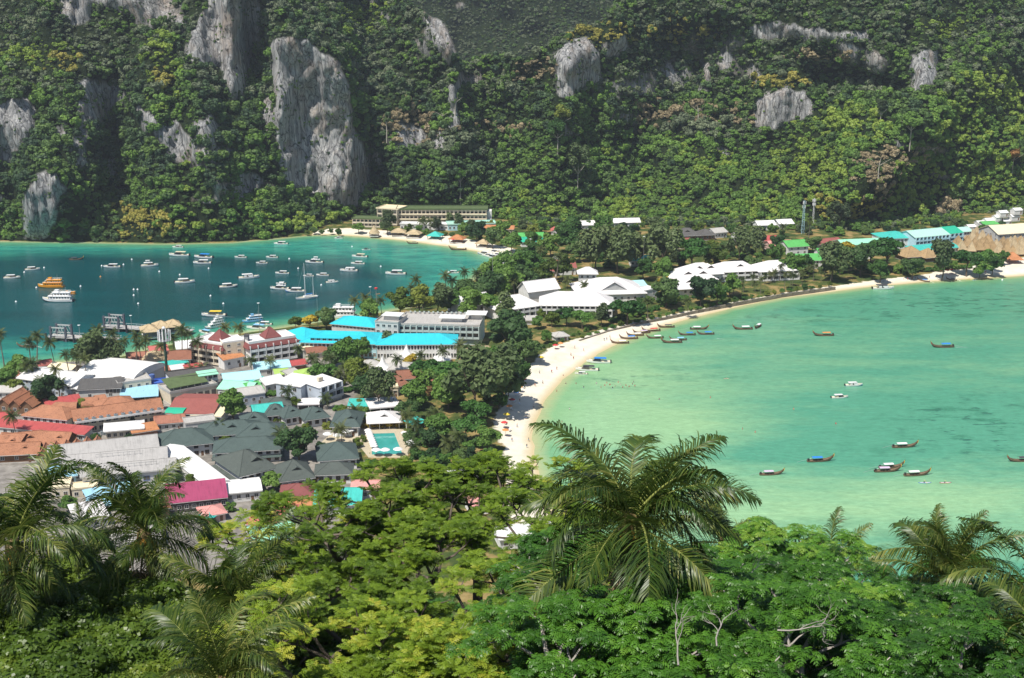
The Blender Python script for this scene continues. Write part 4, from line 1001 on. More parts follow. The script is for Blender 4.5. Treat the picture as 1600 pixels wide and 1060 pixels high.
# pier pavilions
for a, b, lb in (((223, 519), (246, 517), 'nearest khaki-roofed pier pavilion'), ((245, 513), (264, 511), 'middle khaki-roofed pier pavilion'), ((264, 511), (283, 509), 'khaki-roofed pier pavilion furthest right')):
    bld('pavilion', lb, a, b, 11, 3.6, 'hip', 2.6, 'wood', 'palethatch', over=1.0, posts=True, cat='pavilion')
# maroon-roofed hotels
def mansard(t, rc='maroon', pyramid=None):
    L, W, h = t.L, t.W, t.h; q = MB(); k = 1.2
    q.slab([(-L / 2 - k, -k, h - 2.3), (L / 2 + k, -k, h - 2.3), (L / 2 + .05, .1, h + .05), (-L / 2 - .05, .1, h + .05)], 0.25)
    q.slab([(L / 2 + k, -k, h - 2.3), (L / 2 + k, W + k, h - 2.3), (L / 2 + .05, W, h + .05), (L / 2 + .05, .1, h + .05)], 0.25)
    q.slab([(-L / 2 - k, W + k, h - 2.3), (-L / 2 - k, -k, h - 2.3), (-L / 2 - .05, .1, h + .05), (-L / 2 - .05, W, h + .05)], 0.25)
    q.build('skirt_roof', ROOF[rc], t.o)
    if pyramid is not None:
        part_box(t, 'stair_tower', pyramid - 3, pyramid + 3, W * 0.5 - 3, W * 0.5 + 3, h, h + 1.2, WALL['cream'])
        part_roof(t, 'pyramid_roof', 'hip', pyramid, W * 0.5 - 3.4, h + 1.2, 7.2, 6.8, 4.2, rc, 0.6)
        part_box(t, 'finial', pyramid - 0.08, pyramid + 0.08, W * 0.5 - 0.08, W * 0.5 + 0.08, h + 5.0, h + 6.8, METAL)
t = bld('hotel', 'left cream hotel with maroon skirt roof, pyramid turret and three balcony rows', (300, 533), (347, 540), 15, 11, 'flat', 0.7, 'cream', 'white', 0.0, balc=(4, 3, 0.9, 3.1, 'f'), wins=[('l', 4, 3)])
mansard(t, 'maroon', 2.0)
t = bld('hotel', 'plain cream stair block between the two maroon-roofed hotels', (349, 537), (381, 533), 11, 12, 'flat', 0.5, 'cream', 'white', 0.0, wins=[('f', 2, 4, 1.5, 1.0)])
bld('house', 'low orange-tiled annexe in front of the cream stair block', (350, 562), (380, 556), 6, 5.4, 'shed', 1.8, 'white', 'orange', wins=[('f', 2, 1)])
t = bld('hotel', 'right white hotel with maroon skirt roof and three balcony rows beside the turquoise school', (389, 538), (462, 527), 13, 11.5, 'flat', 0.8, 'white', 'white', 0.0, balc=(6, 3, 1.2, 3.1, 'f'), wins=[('r', 3, 3)])
mansard(t, 'maroon', 1.5)
t = bld('lift_tower', 'dark grey lift tower standing between the two maroon-roofed hotels', (381, 525), (388, 525), 2.4, 14.5, 'flat', 0.3, 'tower', 'dark', 0.05, cat='tower', door=True)
for k in range(5): part_box(t, 'grille', -t.L / 2 + 0.2, t.L / 2 - 0.2, -0.08, 0.02, 1 + k * 2.7, 3 + k * 2.7, METAL)
# turquoise school and grey hotel
t = bld('school', 'longest turquoise-roofed school block with a band of clerestory windows', (470, 534), (588, 537), 20, 8, 'hip', 3.2, 'sky', 'turquoise', 0.8, wins=[('f', 18, 2, 1.3, 1.8)], cat='school')
q = part_box(t, 'clerestory', -t.L * 0.38, t.L * 0.33, 1.3, 3.6, 8.3, 9.9, WALL['sky'])
for i in range(9): add_window(t.o, -t.L * 0.35 + i * t.L * 0.078, 1.3, 8.5, 1.7, 1.1, 0, WALL['white'])
part_roof(t, 'clerestory_roof', 'shed', -t.L * 0.025, 1.0, 9.95, t.L * 0.72, 4.6, 0.5, 'turquoise', 0.3)
bld('school', 'right turquoise-roofed school block with tall white lattice facade', (589, 538), (713, 537), 17, 8.2, 'hip', 3.0, 'white', 'turquoise', 0.8, wins=[('f', 26, 2, 0.9, 2.0)], cat='school')
bld('school', 'left turquoise-roofed school wing meeting the maroon hotel', (436, 521), (476, 531), 16, 8, 'hip', 2.8, 'sky', 'turquoise', 0.8, cat='school', wins=[('f', 6, 1)])
bld('school', 'rear turquoise-roofed block nearest the moored white ferry', (518, 505), (585, 511), 15, 6.5, 'hip', 2.8, 'pale', 'turquoise', 0.8, wins=[('f', 12, 2, 1.1, 1.0)], cat='school')
t = bld('hotel', 'sage-grey flat-roofed hotel with a row of balconies behind the turquoise school', (622, 508), (749, 511), 24, 11, 'flat', 0.8, 'sage', 'concrete', 0.2, balc=(13, 2, 4.6, 3.2, 'f'))
part_box(t, 'roof_room', t.L * 0.02, t.L * 0.26, 8, 12, 11.25, 13.4, WALL['white']); part_roof(t, 'roof_room_slab', 'flat', t.L * 0.14, 6.5, 13.4, t.L * 0.3, 7, 0, 'white', 0.4)
part_box(t, 'roof_room', t.L * 0.36, t.L * 0.5, 14, 19, 11.25, 14, WALL['pale']); part_roof(t, 'roof_room_slab', 'flat', t.L * 0.42, 12.5, 14, t.L * 0.24, 8, 0, 'white', 0.4)
for k in range(16): part_box(t, 'merlon', -t.L * 0.45 + k * t.L * 0.058, -t.L * 0.45 + k * t.L * 0.058 + 0.9, 23.2, 23.6, 11.9, 12.7, WALL['sage'])
t = bld('hotel', 'taller pale end block of the sage-grey hotel beside the lookout mast', (586, 504), (622, 506), 16, 12.5, 'flat', 0.7, 'pale', 'concrete', 0.15, wins=[('f', 4, 4, 1.6, 1.3)])
part_box(t, 'roof_room', -3, 5, 5, 10, 12.75, 15.2, WALL['pale']); part_roof(t, 'roof_room_slab', 'flat', 1, 4, 15.2, 9.5, 7.5, 0, 'white', 0.3)
bld('kiosk', 'low tan-roofed kiosk under the big dark tree at the right end of the school', (725, 549), (764, 548), 9, 3.6, 'hip', 1.6, 'pink', 'palethatch', cat='kiosk', over=0.8, wins=[('f', 4, 1)])
# peaked tents and round roof
for A, B, rise, rc, lb in (((616, 563), (652, 563), 6.5, 'white', 'tallest white peaked canopy beside the grey round roof'), ((676, 565), (704, 565), 5.5, 'white', 'white peaked canopy furthest right, under the school facade'), ((580, 581), (612, 581), 6.5, 'white', 'white peaked canopy nearest, left of the yellow blossoms')):
    bld('canopy', lb, A, B, 11, 2.6, 'tent', rise, 'white', rc, posts=True, cat='canopy')
bld('pavilion', 'round grey-roofed pavilion between two white peaked canopies', (600, 568), (634, 568), 10, 3.0, 'cone', 4.0, 'pale', 'concrete', cat='pavilion', over=0.8, posts=True)
bld('house', 'pale shingled roof under the round grey pavilion', (606, 577), (648, 575), 9, 3.4, 'hip', 1.8, 'pale', 'concrete', wins=[('f', 4, 1)])
bld('house', 'pale grey roof right of the palms below the turquoise school', (566, 576), (600, 570), 10, 3.6, 'hip', 2.2, 'pale', 'concrete', wins=[('f', 3, 1)])
bld('bungalow', 'brown-tiled bungalow with gable ridge below the nearest white canopy', (615, 604), (640, 600), 11, 3.8, 'hip', 3.2, 'white', 'brown', gablets=[0.1], wins=[('f', 3, 1)])
bld('bungalow', 'brown bungalow roof behind the gable-ridged one', (624, 592), (650, 590), 9, 3.8, 'gable', 2.6, 'white', 'brown', wins=[('f', 3, 1)])
bld('bungalow', 'small brown pyramid roof among trees near the feathery dark tree', (697, 589), (716, 588), 8, 3.6, 'hip', 2.6, 'wood', 'brown')
bld('bungalow', 'lower small brown roof left of the feathery dark tree', (688, 601), (706, 598), 8, 3.4, 'hip', 2.2, 'wood', 'brown')
bld('gatehouse', 'cream columned gatehouse in the resort garden', (603, 607), (622, 606), 5, 4.4, 'flat', 0.5, 'cream', 'cream', 0.2, cat='gatehouse', wins=[('f', 2, 1)])
# blue-grey apartment block
t = bld('apartment', 'blue-grey apartment block with white roof and four square windows, left half', (431, 598), (470, 604), 13, 8.5, 'shed', 0.9, 'bluegrey', 'white', 0.4, wins=[('f', 2, 2, 1.7, 1.8)])
t = bld('apartment', 'blue-grey apartment block with white roof and stacked balconies, right half', (499, 606), (533, 595), 12, 8.5, 'shed', 0.8, 'bluegrey', 'white', 0.5, balc=(3, 2, 2.0, 3.1, 'f'), wins=[('l', 1, 2, 0.9, 1.2)])
part_box(t, 'chimney_block', -2, 0.5, 5, 6.5, 9.2, 10.8, WALL['cream'])
bld('pergola', 'white-slatted pergola roof in front of the blue-grey apartments', (465, 634), (499, 633), 9, 3, 'flat', 0.2, 'white', 'whitetile', 0.1, posts=True, cat='pergola')
# dark green resort
RS = dict(wall='white', rc='darkgreen', over=1.1)
for A, B, d, h, roof, rise, gb, sk, nw, lb, rc in (
    ((247, 699), (331, 690), 14, 5.6, 'hip', 4.2, [], 0, 5, 'dark green hip-roofed house right behind the grey stepped hotel', 'darkgreen'),
    ((312, 680), (404, 674), 12, 5.6, 'hip', 3.4, [0.05], 1.4, 7, 'long dark green roof with a gablet, rearmost of the resort', 'darkgreen'),
    ((372, 681), (440, 678), 12, 5.6, 'hip', 3.2, [-0.1], 1.4, 5, 'dark green gablet roof left of the big round garden tree', 'darkgreen'),
    ((336, 706), (438, 700), 12, 5.6, 'hip', 3.2, [], 1.4, 8, 'long dark green roof crossing behind the corner wing', 'darkgreen'),
    ((376, 742), (430, 729), 22, 5.8, 'hip', 5.0, [0.12], 1.4, 5, 'largest slate-green corner wing beside the long white roof', 'slate'),
    ((440, 750), (488, 744), 15, 5.2, 'hip', 4.4, [0.05], 1.3, 4, 'slate-green villa with a wide dark gablet above the maroon roof', 'slate'),
    ((416, 648), (445, 646), 10, 4.2, 'hip', 3.0, [0.0], 0, 3, 'small dark green gablet house next to the teal roof', 'darkgreen'),
    ((446, 652), (474, 647), 10, 4.2, 'hip', 3.0, [0.0], 0, 3, 'small dark green gablet house under the white pergola', 'darkgreen'),
    ((478, 655), (512, 650), 11, 4.2, 'hip', 3.2, [0.15], 0, 3, 'dark green gablet house directly below the apartment balconies', 'darkgreen'),
    ((384, 662), (418, 658), 10, 4.2, 'hip', 3.0, [-0.1], 0, 3, 'dark green gablet house behind the round garden tree, furthest left', 'darkgreen'),
    ((519, 665), (559, 665), 17, 5.0, 'hip', 4.2, [0.2], 0, 4, 'tall dark green hip roof beside the yellow flowering hedge', 'darkgreen'),
    ((500, 718), (557, 714), 15, 5.0, 'hip', 4.0, [], 0, 5, 'dark green villa between the round garden tree and the pool', 'darkgreen'),
    ((495, 740), (548, 738), 9, 4.6, 'hip', 2.6, [], 0, 4, 'grey-green villa roof half hidden behind the feathery tree', 'slate'),
    ((414, 634), (452, 631), 9, 4.4, 'hip', 2.0, [], 0, 4, 'low dark green roof at the foot of the blue-grey apartments', 'slate')):
    bld('resort_villa', lb, A, B, d, h, roof, rise, 'white', rc, 1.1, gablets=gb, skirt=sk, wins=[('f', nw, 2 if h > 5.4 else 1, 1.5, 1.5)], cat='villa', frame='wood')
bld('shop', 'bright teal roof with gables among the dark green villas', (398, 646), (442, 641), 10, 4.2, 'gable', 2.2, 'white', 'teal', cat='shop', wins=[('f', 4, 1)])
t = bld('pool_bar', 'white slatted roof pool bar behind the yellow hedge', (577, 660), (624, 658), 12, 3.6, 'hip', 2.8, 'white', 'whitetile', cat='bar', over=1.2, gablets=[0.0], posts=True)
bld('pergola', 'white lattice roof with teal patches behind the pool bar', (578, 640), (626, 636), 14, 3.6, 'flat', 0.3, 'white', 'whitetile', 0.2, posts=True, cat='pergola')
bld('pergola', 'teal and white shade roof left of the white lattice roof', (545, 634), (578, 634), 7, 3.2, 'shed', 0.8, 'white', 'teal', posts=True, cat='pergola')
bld('shelter', 'small teal awning between the dark trees near the beach', (648, 664), (664, 658), 5, 2.8, 'shed', 0.8, 'white', 'teal', posts=True, cat='shelter')
# white-tiled resort on the isthmus
bld('resort_hall', 'small white temple-like gabled hall left of the long white resort', (718, 479), (767, 472), 14, 5.6, 'gable', 4.4, 'white', 'whitetile', over=0.9, wins=[('f', 5, 1)])
bld('resort_hall', 'angled left wing of the long white arcaded resort', (780, 485), (845, 476), 18, 6.8, 'hip', 5.2, 'white', 'whitetile', 1.2, balc=(7, 2, 0.4, 3.2, 'f'))
bld('resort_hall', 'long white-roofed resort building with dark upper windows and arcade', (845, 476), (957, 477), 19, 7.0, 'hip', 5.4, 'white', 'whitetile', 1.2, balc=(13, 2, 0.4, 3.3, 'f'))
bld('resort_hall', 'white steep gable with black-edged end rising behind the long resort', (826, 456), (873, 450), 12, 8.0, 'gable', 4.8, 'white', 'whitetile', over=0.9)
bld('resort_hall', 'small white tower pavilion with pyramid roof at the left of the big gabled hall', (905, 427), (932, 427), 8, 9.5, 'hip', 3.0, 'white', 'whitetile', over=1.2, wins=[('f', 3, 2)])
t = bld('resort_hall', 'largest white hall with a wide triangular pediment', (905, 460), (1008, 457), 28, 6.4, 'hip', 6.4, 'white', 'whitetile', 1.2, wins=[('f', 10, 1)])
q = MB(); s = 8.5
q.slab([(-s, 0, 0), (-s, 10, 1.5), (0, 10, 5.2), (0, -0.6, 5.2)], 0.2); q.slab([(s, 10, 1.5), (s, 0, 0), (0, -0.6, 5.2), (0, 10, 5.2)], 0.2)
o = obj('pediment_roof', q.mesh('pediment_roof', ROOF['whitetile']), t.o, (1.5, 2.2, 7.4)); obj('pediment', MB().face([(-s * .9, 0.1, 0.0), (s * .9, 0.1, 0.0), (0, 0.1, 4.6)]).mesh('pediment', WALL['grey']), o)
bld('house', 'turquoise-edged roof strip right of the pediment hall', (993, 449), (1012, 448), 10, 5.4, 'shed', 1.8, 'white', 'skyblue')
bld('house', 'white flat house with brown doorway right of the pediment hall', (1006, 456), (1027, 452), 9, 6.5, 'flat', 0.5, 'white', 'white', 0.2, wins=[('f', 2, 2)])
for A, B, h, rise, lb in (((1054, 451), (1122, 447), 5.0, 5, 'lowest of three stacked white hip roofs'), ((1051, 438), (1118, 435), 6.5, 5, 'middle of three stacked white hip roofs'), ((1074, 429), (1127, 426), 7.5, 5, 'rearmost of three stacked white hip roofs')):
    bld('resort_hall', lb, A, B, 17, h, 'hip', rise, 'white', 'whitetile', 1.6, gablets=[-0.1, 0.25], wins=[('f', 6, 1)])
bld('resort_hall', 'left of the paired white two-storey villas above the palm garden', (1119, 425), (1186, 422), 16, 6.8, 'hip', 4.4, 'white', 'whitetile', 1.2, balc=(6, 2, 0.4, 3.2, 'f'), gablets=[0.1])
bld('resort_hall', 'right of the paired white two-storey villas above the palm garden', (1188, 424), (1249, 421), 17, 6.8, 'hip', 4.6, 'white', 'whitetile', 1.2, balc=(6, 2, 0.4, 3.2, 'f'), gablets=[0.1])
bld('house', 'small white porch house at the beach end of the long resort', (937, 487), (957, 484), 7, 3.4, 'hip', 2.0, 'pink', 'whitetile', over=0.9, wins=[('f', 2, 1)])
bld('shed', 'grey garden shed on dry grass by the beach', (868, 526), (888, 524), 7, 3, 'hip', 1.4, 'pale', 'concrete', cat='shed', wins=[('f', 2, 1)])
bld('shed', 'flat grey roof on dry grass behind the big dark tree', (812, 500), (838, 500), 7, 3, 'shed', 0.6, 'pale', 'concrete', cat='shed')
# far village
bld('house', 'brick-red roofed house with white neighbour at the end of the far beach', (872, 419), (900, 418), 14, 5, 'gable', 4.0, 'white', 'brownred', wins=[('f', 3, 1)])
bld('house', 'small white gable beside the brick-red roofed house', (872, 408), (888, 407), 10, 5, 'gable', 2.4, 'white', 'white')
bld('house', 'low reddish roof left of the brick-red house', (848, 424), (870, 423), 10, 4, 'gable', 3.0, 'white', 'brownred')
t = bld('hotel', 'long curved beach hotel with three tiers of cream balconies under the cliff', (621, 328), (760, 328), 14, 12.5, 'flat', 0.9, 'cream', 'mossy', 1.2, balc=(22, 3, 1.0, 3.8, 'f'))
for k in range(3): part_box(t, 'cream_band', -t.L / 2 - 0.3, t.L / 2 + 0.3, -1.7, -1.32, 1.0 + 3.8 * k, 2.0 + 3.8 * k, ROOF['cream'])
part_box(t, 'stair_ramp', t.L / 2 + 0.5, t.L / 2 + 4, 2, 12, 0, 11, WALL['white'])
t = bld('hotel', 'rounded end tower of the long curved beach hotel', (590, 326), (621, 328), 15, 13, 'flat', 0.6, 'cream', 'cream', 1.0, balc=(4, 3, 1.0, 3.9, 'f'))
t = bld('hotel', 'low two-tier cream wing at the beach end of the curved hotel', (551, 342), (594, 343), 11, 6.5, 'flat', 0.5, 'cream', 'mossy', 0.9, balc=(7, 2, 0.3, 3.0, 'f'))
bld('house', 'white podium house below the curved beach hotel', (625, 351), (700, 352), 9, 4.2, 'flat', 0.6, 'white', 'white', 0.3, wins=[('f', 12, 1)])
bld('house', 'teal and white hotel annexe right below the curved hotel', (700, 352), (775, 350), 13, 4.6, 'flat', 0.6, 'sky', 'palemint', 0.4, wins=[('f', 12, 1)])
bld('house', 'long orange-roofed row right of the teal annexe', (757, 357), (802, 358), 8, 3.6, 'gable', 2.0, 'cream', 'orange', wins=[('f', 6, 1)])
bld('beach_hut', 'large conical thatched hut at the left end of the far beach', (577, 364), (591, 364), 7, 2.6, 'cone', 5.0, 'wood', 'palethatch', over=1.0, posts=True, cat='hut')
for A, B, rc, lb in (((612, 363), (632, 363), 'palethatch', 'low thatched roof behind the far beach, first from the left'), ((634, 365), (654, 366), 'palethatch', 'low thatched roof behind the far beach, second from the left'), ((668, 368), (686, 369), 'teal', 'turquoise-roofed bar on the far beach'), ((702, 373), (722, 374), 'orange', 'orange-roofed open bar on the far beach'), ((744, 380), (760, 381), 'palethatch', 'small pale hut at the right end of the far beach')):
    bld('beach_hut', lb, A, B, 8, 2.8, 'hip', 2.4, 'wood', rc, 0.9, posts=True, cat='hut')
for A, B, rc, lb in (((812, 371), (850, 370), 'green', 'green-roofed shed behind the far beach trees'), ((815, 378), (848, 377), 'jade', 'jade-roofed shed in front of the green one'), ((862, 361), (880, 361), 'coral', 'left one of twin coral gables under the mountain'), ((881, 361), (899, 361), 'coral', 'right one of twin coral gables under the mountain'), ((905, 352), (930, 351), 'whitetile', 'pale roof under the mountain right of the twin coral gables'), ((960, 348), (1000, 347), 'whitetile', 'long whitish roof tucked under the forest edge')):
    bld('house', lb, A, B, 10, 4, 'gable', 2.4, 'white', rc, ridge='y' if rc == 'coral' else 'x', wins=[('f', 2, 1)])
bld('temple', 'dark brown tiered-roof hall under the forest edge', (1058, 368), (1093, 367), 12, 4.6, 'hip', 4.2, 'wood', 'dark', 1.2, gablets=[0.0], wins=[('f', 4, 1)], cat='hall')
bld('temple', 'second dark roof to the right of the tiered-roof hall', (1094, 367), (1117, 366), 11, 4.6, 'hip', 3.2, 'wood', 'dark', 1.0, wins=[('f', 3, 1)], cat='hall')
for A, B, rc, wl, lb in (((1117, 364), (1136, 362), 'concrete', 'white', 'small pale house right of the dark roofs'), ((1052, 381), (1082, 379), 'brownred', 'cream', 'brick-red roof glimpsed below the dark tiered hall'), ((996, 388), (1016, 388), 'red', 'white', 'bright red roof between the dark feathery trees'), ((985, 407), (1014, 407), 'teal', 'white', 'teal shed roof between the dark feathery trees'),
                         ((1185, 376), (1223, 375), 'red', 'white', 'white house with long red roof before the forest'), ((1205, 384), (1240, 382), 'pink', 'pink', 'pinkish low house under the long red roof'), ((1150, 371), (1184, 370), 'concrete', 'white', 'pale roofed house left of the long red roof'), ((1185, 352), (1212, 351), 'white', 'white', 'white roof among trees at the forest edge'), ((1218, 350), (1240, 349), 'white', 'white', 'second white roof among trees near the teal mast'),
                         ((1277, 382), (1316, 378), 'brownred', 'cream', 'brown-red roof left of the pale mint warehouse')):
    bld('house', lb, A, B, 11, 4.4, 'gable', 2.4, wl, rc, wins=[('f', 4, 1)])
bld('house', 'white gable house with bright green roof left of the green terrace roofs', (1232, 386), (1263, 384), 14, 6, 'gable', 3.2, 'white', 'green', ridge='x', wins=[('f', 3, 2)])
bld('row_house', 'two-storey row with long bright green roof and white windows', (1242, 407), (1300, 406), 9, 6.2, 'shed', 2.4, 'white', 'green', wins=[('f', 9, 2)])
bld('row_house', 'wide bright green roof behind the yellow-topped tree', (1281, 396), (1360, 394), 11, 5, 'gable', 2.4, 'white', 'green', wins=[('f', 8, 1)])
bld('warehouse', 'pale mint-white warehouse roof between green and teal roofs', (1318, 383), (1386, 380), 16, 5.4, 'gable', 2.2, 'pale', 'mint', wins=[('f', 6, 1)])
bld('hotel', 'white block with teal hip roof right of the mint warehouse', (1384, 373), (1430, 371), 20, 8, 'hip', 3.0, 'white', 'teal', wins=[('f', 8, 2)])
bld('hotel', 'three-storey hotel with pale mint roof and long dark verandahs', (1430, 371), (1483, 366), 18, 9.5, 'gable', 3.2, 'sky', 'palemint', balc=(9, 3, 0.4, 2.9, 'f'))
bld('hotel', 'jade-green roofed hotel wing right of the pale mint one', (1484, 365), (1504, 363), 18, 9.5, 'gable', 3.2, 'sky', 'jade', balc=(3, 3, 0.4, 2.9, 'f'))
bld('hotel', 'small mint-roofed white end block of the hotel row', (1503, 362), (1519, 361), 12, 9.5, 'gable', 2.0, 'white', 'palemint', wins=[('f', 4, 3)])
bld('house', 'low bright teal roof in front of the pale mint hotel', (1428, 392), (1500, 386), 9, 3.6, 'shed', 1.6, 'white', 'teal', wins=[('f', 8, 1)])
bld('warehouse', 'grey-walled warehouse with big cream roof at the right edge', (1560, 366), (1622, 362), 22, 8.5, 'gable', 4.4, 'grey', 'cream', wins=[('f', 8, 2), ('l', 4, 3)])
bld('house', 'little white house with green roof above the cream warehouse', (1538, 351), (1560, 350), 9, 4.5, 'gable', 1.6, 'white', 'green')
for i, (x, y) in enumerate(((1520, 355), (1548, 345), (1563, 340), (1575, 346), (1570, 333), (1588, 339), (1592, 329), (1535, 349))):
    bld('hill_house', ('tiny white house beside the mint end block', 'tiny white house left of the climbing hillside cluster', 'tiny white house in the middle of the hillside cluster', 'tiny white house nearest the cream warehouse ridge', 'tiny white house high in the hillside cluster', 'tiny white house at the right of the hillside cluster', 'tiny white house highest of the hillside cluster', 'tiny white house beside the little green roof')[i], (x - 6, y), (x + 6, y - 0.6), 6, 3, 'gable', 1.4, 'white', 'white', 0.3, zb=GZ + max(0, (352 - y) * 0.5), cat='house')
# thatched resort: brown hall and pointed huts
bld('thatched_hall', 'big brown thatched hall in front of the teal roofs', (1418, 401), (1446, 399), 14, 4, 'hip', 5.5, 'wood', 'thatch', 1.4, cat='hall')
bld('thatched_hall', 'second brown thatched hall right beside the feathery tree', (1447, 402), (1470, 400), 12, 3.6, 'hip', 4.6, 'wood', 'thatch', 1.3, cat='hall')
bld('thatched_hall', 'orange-brown open thatched hall on the beach at the right edge', (1578, 405), (1596, 405), 12, 3.4, 'hip', 3.6, 'wood', 'orange', 1.4, posts=True, cat='hall')
bld('thatched_hall', 'low orange-brown thatch behind the beach trees near the right edge', (1538, 407), (1556, 406), 9, 3, 'hip', 3.0, 'wood', 'orange', 1.2, posts=True, cat='hall')
hutwall = WALL['wood']
hr = roof_mesh('hip', 5.0, 5.0, 6.0, 0.9, ROOF['palethatch']); hr2 = roof_mesh('hip', 5.0, 5.0, 5.2, 0.9, ROOF['thatch'])
hw = MB().box(-2.5, 2.5, 0, 5, -0.6, 2.6).mesh('wall', hutwall); hd = MB().box(-0.5, 0.5, -0.06, 0.04, 0, 2.0).mesh('door', WALL['dark'])
k = 0
for row, (y, x0, x1, st) in enumerate(((374, 1528, 1608, 10), (378, 1494, 1610, 10.5), (383, 1489, 1612, 10.5), (389, 1500, 1614, 11), (395, 1506, 1616, 11.5), (400, 1560, 1616, 12))):
    for x in np.arange(x0, x1, st):
        px, py = x + random.uniform(-2.5, 2.5), y + random.uniform(-1.2, 1.2); p = at(px, py, GZ)
        tt = thing('pointed_hut', 'pointed straw hut in the ' + ('rearmost', 'second rearmost', 'third rearmost', 'third nearest', 'second nearest', 'nearest')[row] + ' row of the hut village', 'hut', (p.x, p.y, GZ), random.uniform(-0.3, 0.3), 'pointed straw huts, row %d' % (row + 1))
        obj('wall', hw, tt); o = obj('roof', hr if random.random() < 0.6 else hr2, tt, (0, 0, 2.6)); obj('door', hd, tt); s = random.uniform(0.85, 1.15); tt.scale = (s, s, s * random.uniform(0.9, 1.15)); k += 1
# ================================================================== BOATS, PIERS
HULLW = paint('boat_white', (0.80, 0.80, 0.80), 0.3, 0.06, 0.5, spec=0.5)
HULLC = paint('boat_cream', (0.74, 0.68, 0.50), 0.35, 0.08, 0.5, spec=0.5)
HULLD = paint('boat_navy', (0.03, 0.04, 0.07), 0.35, 0.1, 0.5, spec=0.5)
HULLB = paint('boat_blue', (0.05, 0.22, 0.62), 0.4, 0.1, 0.5, spec=0.4)
HULLO = paint('boat_orange', (0.72, 0.30, 0.02), 0.45, 0.1, 0.4)
HULLT = paint('boat_lightblue', (0.18, 0.45, 0.72), 0.45, 0.08, 0.4)
TEAKD = paint('boat_dark_wood', (0.055, 0.035, 0.025), 0.6, 0.3, 1.5, spec=0.3)
TEAKL = paint('boat_pale_wood', (0.19, 0.125, 0.08), 0.6, 0.25, 1.5, spec=0.3)
TARP = {k: paint('tarp_' + k, c, 0.7, 0.12, 0.8) for k, c in {'white': (0.75, 0.74, 0.73), 'blue': (0.03, 0.22, 0.62), 'red': (0.55, 0.05, 0.05), 'lilac': (0.56, 0.45, 0.58), 'orange': (0.62, 0.26, 0.08), 'yellow': (0.75, 0.55, 0.06), 'sky': (0.25, 0.50, 0.72), 'dark': (0.06, 0.06, 0.07), 'green': (0.05, 0.35, 0.14)}.items()}
ENG = paint('engine_black', (0.03, 0.03, 0.035), 0.35, 0.1, 2, spec=0.5)
def hull_mesh(secs, mats, deck_in=0.12, stripe=None):
    """secs: (x, halfbeam, keel_z, chine_z, sheer_z)"""
    b = MB(); rows = []
    for x, hb, kz, cz, sz in secs:
        pr = [(0.0, kz), (hb * 0.62, kz + (cz - kz) * 0.45), (hb * 0.92, cz), (hb, sz)]
        ring = [(x, -y, z) for y, z in reversed(pr)] + [(x, y, z) for y, z in pr[1:]]
        i = len(b.v); b.v += ring; rows.append(i)
    n = 7
    for a, c in zip(rows[:-1], rows[1:]):
        for k in range(n - 1):
            b.f.append((a + k, c + k, c + k + 1, a + k + 1)); b.m.append(1 if (k in (0, n - 2) and len(mats) > 1) else 0)
    b.f.append(tuple(rows[0] + k for k in range(n))); b.m.append(0)
    b.f.append(tuple(rows[-1] + k for k in reversed(range(n)))); b.m.append(0)
    return b.mesh('hull', mats, smooth=False)
def deck_mesh(secs, mat, dz, ins):
    b = MB()
    for s, e in zip(secs[:-1], secs[1:]):
        b.face([(s[0], -s[1] + ins, s[4] - dz), (e[0], -max(e[1] - ins, 0.02), e[4] - dz), (e[0], max(e[1] - ins, 0.02), e[4] - dz), (s[0], s[1] - ins, s[4] - dz)])
    return b.mesh('deck', mat)
